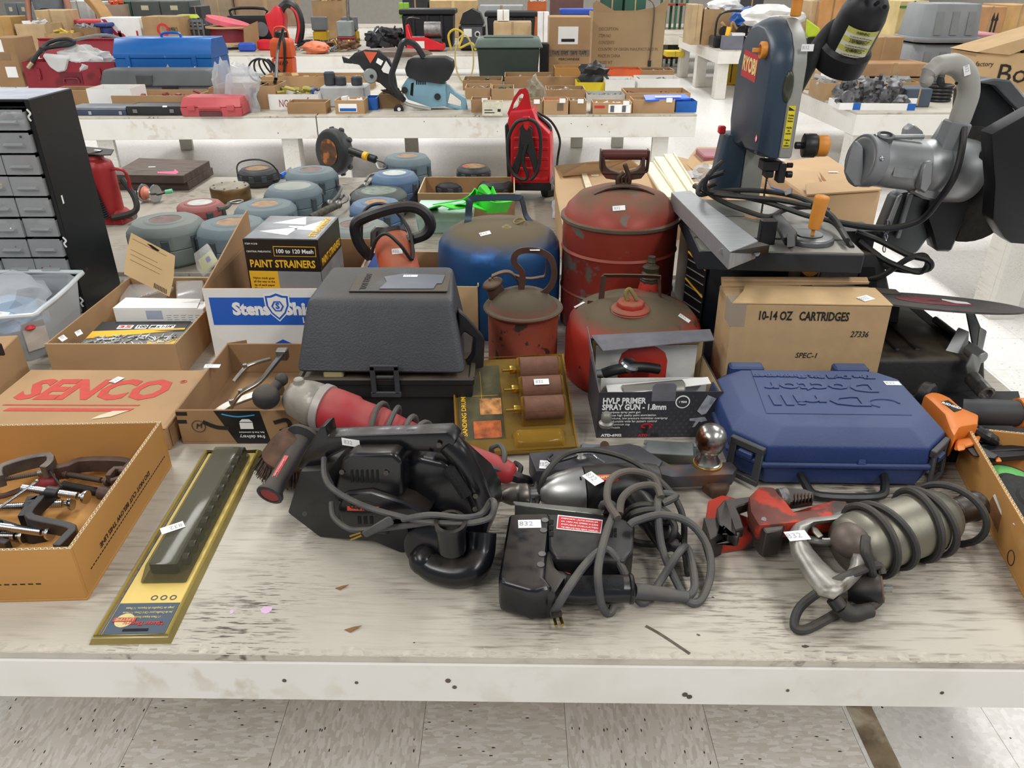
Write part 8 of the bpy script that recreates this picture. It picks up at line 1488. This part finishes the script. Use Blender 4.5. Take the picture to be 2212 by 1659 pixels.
for k in range(8):
    for y in(0,.3):part('slat',B().box(w_*k/7-.012,w_*k/7+.012,y,y+.01,0,h),GC2,o,w=0)
for z in(0,h*.33,h*.66,h-.03):part('rail',B().box(0,w_,-.004,0,z,z+.03),GC2,o,w=0)
part('crate_back',B().box(.01,w_-.01,.02,.28,.01,h*.8),mat('dark_parts','',1),o,w=0);part('lime_lid',B().taper(w_*.2,w_*.75,.05,.25,h+.01,h+.05,.02),col('b8c93a'),o,w=0)
a,w_,h=fit(444,552,108,42);o=thing('wire_spool_carton','torn carton showing a large spool of dark red wire and pink disc','spool',a)
part('wire',B().cyl((w_*.42,.2,h*.25),(w_*.42,.2,h*.7),w_*.36,n=28),mat('dark_red_wire','7a2430',.6,n=.2,ns=60,stretch=(1,1,14)),o,w=0);part('flange',B().cyl((w_*.42,.2,h*.7),(w_*.42,.2,h*.76),w_*.44,n=28),CARD2,o,w=0);part('flange',B().cyl((w_*.42,.2,h*.16),(w_*.42,.2,h*.24),w_*.44,n=28),CARD2,o,w=0);part('pink_disc',B().cyl((w_*.42,.2,h*.8),(w_*.44,.2,h*.95),w_*.42,n=28),col('d9606e'),o,w=0);part('torn_carton_side',B().prism([(w_*.8,-.05,-.02),(w_*1.1,-.02,.02),(w_*1.12,-.0,h*.95),(w_*.84,-.03,h*.75)],(0,.01,0)),CARD3,o,w=0)
a=Yp(487,46,11.15);o=thing('boom_box','black portable boom box with handle behind the wire spool','radio',V(a.x,11.15,ZT));w_=.6;h=.36
part('body',B().box(0,w_,0,.25,.08,h),BLK,o,w=0,bev=.03);part('speaker',B().cyl((.13,-.01,.2),(.13,0,.2),.09,n=18),GREYP,o,w=0);part('speaker',B().cyl((.46,-.01,.2),(.46,0,.2),.09,n=18),GREYP,o,w=0);part('handle',B().tube([(.06,.1,h),(.08,.1,h+.08),(.5,.1,h+.08),(.52,.1,h)],.018,sub=3),BLK,o,w=0);part('foot',B().box(.05,.55,.02,.2,0,.08),BLK,o,w=0)
o=thing('leaf_blower','glossy red leaf blower standing behind the orange pump','blower',T(590,104));part('body',B().tri([(570,32),(582,25),(592,12),(605,16),(612,40),(610,85),(592,90),(578,62)],V(0,10.4,0),V(0,-1,0),.25),JRd,o,bev=.03,seg=2);part('base',B().box(T(575,104).x,T(612,104).x,10.4,10.6,ZT,ZT+.12),JRd,o,bev=.02)
o=thing('blower_harness','black padded harness loops with red trim beside the red blower','harness',T(630,104));part('harness_loop',B().tube([Yp(x,y,10.5)for x,y in((605,95),(602,50),(608,18),(622,8),(640,20),(650,55),(645,95))],.05,n=8),BLKD,o);part('red_trim',B().tube([Yp(x,y,10.42)for x,y in((640,92),(646,60),(640,30),(628,16))],.015),REDP,o)
for k,(px,lab)in enumerate(((692,'yellow work light with grey grille left of its twin'),(757,'yellow work light with grey grille right of its twin'))):
    a=Yp(px-16,80,10.9);o=thing('work_light',lab,'work light',V(a.x,10.9,ZT));w_=Yp(px+16,80,10.9).x-a.x;part('yellow_body',B().box(0,w_,0,.15,.02,.2),col('c9a21c'),o,w=0,bev=.02);part('grille',B().box(.0,w_,-.02,.1,.2,.36),GREYP,o,w=0,bev=.01);part('stand',B().box(0,w_,-.02,.2,0,.02),BLK,o,w=0)
a=T(748,106);o=thing('drill_press_base','grey square machine head on a small red stand','machine',a);part('head',B().box(-.1,.09,0,.2,.14,.32),col('8d9492'),o,w=0,bev=.01);part('red_stand',B().taper(-.08,.08,.02,.18,0,.14,-.03),col('8a2228'),o,w=0,bev=.01);part('column',B().cyl((.03,.15,.32),(.05,.15,.75),.02),DSTEEL,o,w=0)
a=T(900,112);o=thing('air_compressor','small red air compressor with silver motor before the black tote','compressor',a);part('red_frame',B().prism([(-.12,0,.02),(.34,0,.02),(.34,0,.08),(.12,0,.16),(-.06,0,.16),(-.1,0,.3),(-.12,0,.3)],(0,.25,0)),JRd,o,w=0,bev=.01);part('motor',B().cyl((.1,.12,.24),(.3,.12,.24),.09,n=18),DSTEEL,o,w=0);part('plate',B().box(-.02,.1,-.006,0,.04,.12),WHITEP,o,w=0);part('handle',B().tube([(-.12,.1,.2),(-.1,.1,.36),(.05,.1,.36)],.012),BLK,o,w=0);part('tank',B().cyl((-.1,.12,.1),(.3,.12,.1),.07),BLK,o,w=0)
a=T(1020,110);o=thing('welding_machine','black welding machine with rounded hood, dials and yellow cable','welder',a);part('case',B().box(-.16,.16,0,.4,0,.3),BLK,o,w=0,bev=.03);part('hood',B().loft([[(-.15*k,y,z)for k,z in((1,.3),(.7,.42),(.0,.47),(-.7,.42),(-1,.3))]for y in(.02,.38)],cap=True),BLKD,o,w=0)
part('control_panel',B().box(-.12,.13,-.006,0,.06,.27),col('4d5055'),o,w=0);part('dial',B().cyl((.07,-.02,.19),(.07,-.006,.19),.035),WHITEP,o,w=0);part('dial_center',B().cyl((.07,-.03,.19),(.07,-.02,.19),.022),BLK,o,w=0);part('panel_print',B().box(-.1,.0,-.01,-.006,.16,.25),WHITEP,o,w=0);part('yellow_cable',B().tube([(-.25,-.1,.02),(-.28,-.1,.18),(-.2,-.12,.25),(-.1,-.14,.2),(-.15,-.15,.05),(0,-.15,.1),(.05,-.15,.02)],.014),col('cbb23c'),o,w=0)
solo('orange_cloth',crumple(B(),T(683,104,.06),.15,.12,.07,21),col('d97a55'),'peach orange cloth heaped below the yellow work light','cloth',T(683,104,.06));solo('brown_cloth',crumple(B(),T(850,114,.03),.4,.1,.05,22),col('6d5a4e'),'brown crumpled cloth along the table edge behind the cut-off saw','cloth',T(850,114,.03))
o=thing('blue_marker_box','small bright blue plastic box right of the blue tool chest','box',T(515,112));part('body',B().box(0,.2,0,.1,0,.1),col('2a52b8'),o,w=0,bev=.02)
o=thing('wooden_beam','curved pale wooden beam leaning at the top left','beam',(Yp(205,60,11.6).x,11.6,ZT));part('beam',B().tube([Yp(235,50,11.5),Yp(215,18,11.6),Yp(185,-15,11.7)],.08,flat=(.08,.05)),col('b58d58'),o,bev=.01)
part('foot',B().tube([V(Yp(235,50,11.5).x,11.5,ZT),Yp(235,50,11.5)],.05,flat=(.06,.05),sub=1),col('b58d58'),o)
for k,(lab,yt,yb)in enumerate((('lowest grey ribbed bin of the stack on the right',50,140),('middle grey ribbed bin of the stack on the right',-10,50))):
    Yb=7.2;c=Yp(2048-(0 if k==0 else-8),100,Yb);z0=ZT if k==0 else ZT+.315;r0=.27;GBn=mat('bin_grey','7f8386',.5,n=.05)
    o=thing('grey_bin',lab,'bin',(c.x,Yb+.3,z0));sq=[(-1,-.7),(-.7,-1),(.7,-1),(1,-.7),(1,.7),(.7,1),(-.7,1),(-1,.7)]
    part('bin_body',B().loft([[(x*r0*k2,y*r0*k2,z)for x,y in sq]for z,k2 in((.0,1.0),(.3,.9))]),GBn,o,w=0,bev=.01);part('bin_rim',B().loft([[(x*r0*k2,y*r0*k2,z)for x,y in sq]for z,k2 in((.0,1.08),(.04,1.08))]),GBn,o,w=0,bev=.005)
    for x in(-.5,.0,.5):part('bin_rib',B().hull([(r0*x+dx,-r0*kk-.004,z)for dx in(-.03,.03)for kk,z in((1.0,.06),(.93,.24))]+[(r0*x+dx,-r0*kk+.02,z)for dx in(-.03,.03)for kk,z in((1.0,.06),(.93,.24))]),GBn,o,w=0)
a=Yp(2098,165,6.6);o=thing('handwritten_box','large tan carton with Box handwritten in marker and lid ajar','box',V(a.x,6.6,ZT));w_=.7;h=Yp(2100,115,6.6).z-ZT;part('body',tray(B(),w_,.4,h,.008),CARD2,o,w=0);part('lid',B().prism([(-.02,-.02,h+.01),(.25,-.02,h-.01),(w_,-.02,h+.16),(w_,-.02,h+.22)],(0,.42,0)),CARD2,o,w=0)
part('contents',rubble(B(),.25,w_-.05,.05,.35,h*.8,60,.03,hgt=.08),HM2,o,w=0,kind='stuff');txt('Box',o,INK,(.38,-.004,h*.45),X,Zv,.2,width=.36,w=0);txt('factory',o,INK,(.08,-.004,h*.72),X,Zv,.05,w=0)
a,w_,h=fit(1812,1970,237,222);o=thing('casting_tray','white and blue shallow carton tray heaped with metal castings','tray',a,R(-4));part('tray',tray(B(),w_,.26,.045,.006),PAPER,o,w=0);part('blue_band',B().box(w_*.18,w_*.28,-.002,-.0005,0,.045).box(w_*.9,w_+.002,-.002,-.0005,0,.045),BLUEP,o,w=0,kind='stuff')
r2=random.Random(31);GMx=mat('casting_grey','77777a',.45,.7,n=.4,ns=14,spot=('4a4640',16,.58,.08),bump=.4,bs=40)
for k in range(14):
    p=a+V(.05+(k%7)*w_*.13,.06+.1*(k//7),.05+.05*(k%3));b=crumple(B(),p,.045,.04,.04,40+k,2,.7);b.cyl(p,p+V(r2.uniform(-.08,.08),-.05,r2.uniform(.0,.07)),.012,n=8)
    if k==0:b.cyl(p+V(0,-.06,.03),p+V(0,-.03,.03),.045,n=16)
    solo('metal_casting',b,GMx,'grey metal machine casting heaped in the white and blue tray','casting',p,group='metal castings in the tray')
a=T(2030,222);o=thing('ring_stack','stack of black rings beside the slate blue box','rings',a+V(.02,.1,0))
for k in range(5):part('ring',B().tube([(.09*math.cos(q*PI/6),.09*math.sin(q*PI/6),.012+.024*k)for q in range(12)],.011,closed=True,sub=2),BLK,o,w=0)
a=T(1540,104);o=thing('battery_charger','black battery charger set with tan handles on the small far table','charger',a);part('base',B().box(0,.42,0,.3,0,.14),BLK,o,w=0,bev=.02);part('frame_bar',B().tube([(.02,.05,.14),(.03,.05,.34),(.12,.05,.42),(.34,.05,.42),(.42,.05,.32),(.42,.05,.14)],.014),BLK,o,w=0);part('tan_bracket',B().tube([(.08,.03,.3),(.2,.03,.2),(.22,.03,.3),(.3,.03,.22),(.4,.03,.32)],.018),col('b08a5c'),o,w=0);part('wheel',B().cyl((.12,0,.2),(.12,.06,.2),.06),BLK,o,w=0);part('wheel',B().cyl((.34,0,.2),(.34,.06,.2),.06),BLK,o,w=0)
a=T(1562,107);o=thing('can_group','small bottles carton with yellow red tube before the charger','box',a+V(-.02,-.05,0));part('carton',B().box(0,.25,-.0,.14,0,.16),col('6a6c78'),o,w=0,bev=.004);part('white_lid',B().box(.1,.26,0,.14,.161,.19),WHITEP,o,w=0);part('yellow_tube',B().cyl((.05,.04,.16),(.06,.04,.26),.03),YEL,o,w=0)
solo('white_bags',crumple(B(),Yp(1668,36,10.6),.36,.25,.13,51),WHITEP,'heap of white and pink plastic bags left of the bandsaw top','bags',Yp(1668,36,10.6));solo('white_bags',crumple(B(),Yp(1565,14,11.45),.22,.16,.09,52),WHITEP,'white plastic bags bulging from the brown carton','bags',Yp(1565,14,11.45));solo('blue_bag',crumple(B(),Yp(1614,40,11.0),.2,.2,.12,53),BLUEP,'royal blue bag between the white bag heaps','bag',Yp(1614,40,11.0))
o=thing('lime_tool','lime green cordless tool body behind the bandsaw','tool',T(1752,150));b=B().hull([Yp(x,y,yy)for x,y in((1742,40),(1756,52),(1772,62),(1768,78),(1745,82),(1740,70))for yy in(6.9,7.05)]);part('body',b,col('b9cf2a'),o,bev=.01);part('battery',B().box(Yp(1745,85,6.9).x,Yp(1765,85,6.9).x,6.9,7.0,ZT,Yp(1745,80,6.9).z),BLK,o,bev=.01)
o=thing('person','person in grey shirt and black trousers standing behind the tables, arms hanging','person',(-7.3,11.95,0));px_,py_=Yp(108,20,11.95).x,11.95;o.location=(px_,py_,0);WM[o.name]=Matrix.Translation((px_,py_,0))
def skinned(name,verts,edges,rad,m,parent,root=0,sub=1):
    me=bpy.data.meshes.new('s');me.from_pydata(verts,edges,[]);t=bpy.data.objects.new('s',me);COL.objects.link(t);t.modifiers.new('k','SKIN')
    for i,r in enumerate(rad):me.skin_vertices[0].data[i].radius=r if isinstance(r,tuple)else(r,r);me.skin_vertices[0].data[i].use_root=i==root
    t.modifiers.new('u','SUBSURF').levels=sub;bpy.context.view_layer.update();nm=bpy.data.meshes.new_from_object(t.evaluated_get(bpy.context.evaluated_depsgraph_get()));bpy.data.objects.remove(t);nm.name=name;nm.materials.clear();nm.materials.append(m)
    nm.polygons.foreach_set('use_smooth',[True]*len(nm.polygons));e=bpy.data.objects.new(name,nm);COL.objects.link(e);e.parent=parent;WM[e.name]=WM[parent.name];return e
SK=mat('skin','b57f6a',.55,n=.06);vs=[(0,0,.95),(0,0,1.2),(0,0,1.42),(0,-.01,1.52),(0,-.02,1.6),(0,-.02,1.7)];ed=[(i,i+1)for i in range(5)];ra=[(.16,.11),(.14,.1),(.15,.1),.055,.075,.07]
for s in(-1,1):
    k=len(vs);vs+=[(s*.19,0,1.4),(s*.27,-.01,1.12),(s*.29,-.06,.86),(s*.29,-.08,.78)];ra+=[.06,.047,.034,(.022,.04)];ed+=[(2,k),(k,k+1),(k+1,k+2),(k+2,k+3)]
    for f in range(4):q=len(vs);vs+=[(s*(.285+.0),-.105+.02*f,.72),(s*.28,-.11+.02*f,.675-.008*abs(f-1.5))];ra+=[.0095,.008];ed+=[(k+3,q),(q,q+1)]
    q=len(vs);vs+=[(s*.265,-.12,.76),(s*.26,-.135,.72)];ra+=[.011,.009];ed+=[(k+3,q),(q,q+1)]
    q=len(vs);vs+=[(s*.1,0,.88),(s*.11,-.01,.5),(s*.11,.02,.1),(s*.11,-.1,.04)];ra+=[.09,.06,.045,.04];ed+=[(0,q),(q,q+1),(q+1,q+2),(q+2,q+3)]
skinned('body',vs,ed,ra,SK,o)
part('shirt',B().rev([(.19,.98),(.2,1.1),(.19,1.25),(.2,1.4),(.12,1.46),(.07,1.48)],(0,0,0),n=20,cap=False).xf(Matrix.Diagonal((1.05,.72,1,1))),mat('grey_shirt','6e7278',.8,n=.1),o,w=0)
for s in(-1,1):part('sleeve',B().cyl((s*.17,0,1.42),(s*.25,0,1.2),.08,.07,cap=False),mat('grey_shirt','',1),o,w=0);part('trouser_leg',B().cyl((s*.1,0,.95),(s*.11,0,.06),.115,.075),mat('black_denim','1e2025',.8),o,w=0);part('shoe',B().box(s*.11-.05,s*.11+.05,-.19,.09,0,.08),BLK,o,w=0,bev=.025)
part('trouser_waist',B().rev([(.19,.84),(.195,.92),(.185,1.02)],(0,0,0),n=20).xf(Matrix.Diagonal((1.02,.75,1,1))),mat('black_denim','',1),o,w=0);part('hair',B().ell((0,.0,1.73),.082,.095,.075),mat('brown_hair','4a3526',.8),o,w=0)
part('face_nose',B().hull([(-.012,-.09,1.64),(.012,-.09,1.64),(0,-.115,1.645),(0,-.09,1.68)]),SK,o,w=0)
for s in(-1,1):part('eye',B().ell((s*.03,-.085,1.68),.01,.006,.007),INK,o,w=0);part('ear',B().ell((s*.078,-.02,1.66),.012,.02,.03),SK,o,w=0)
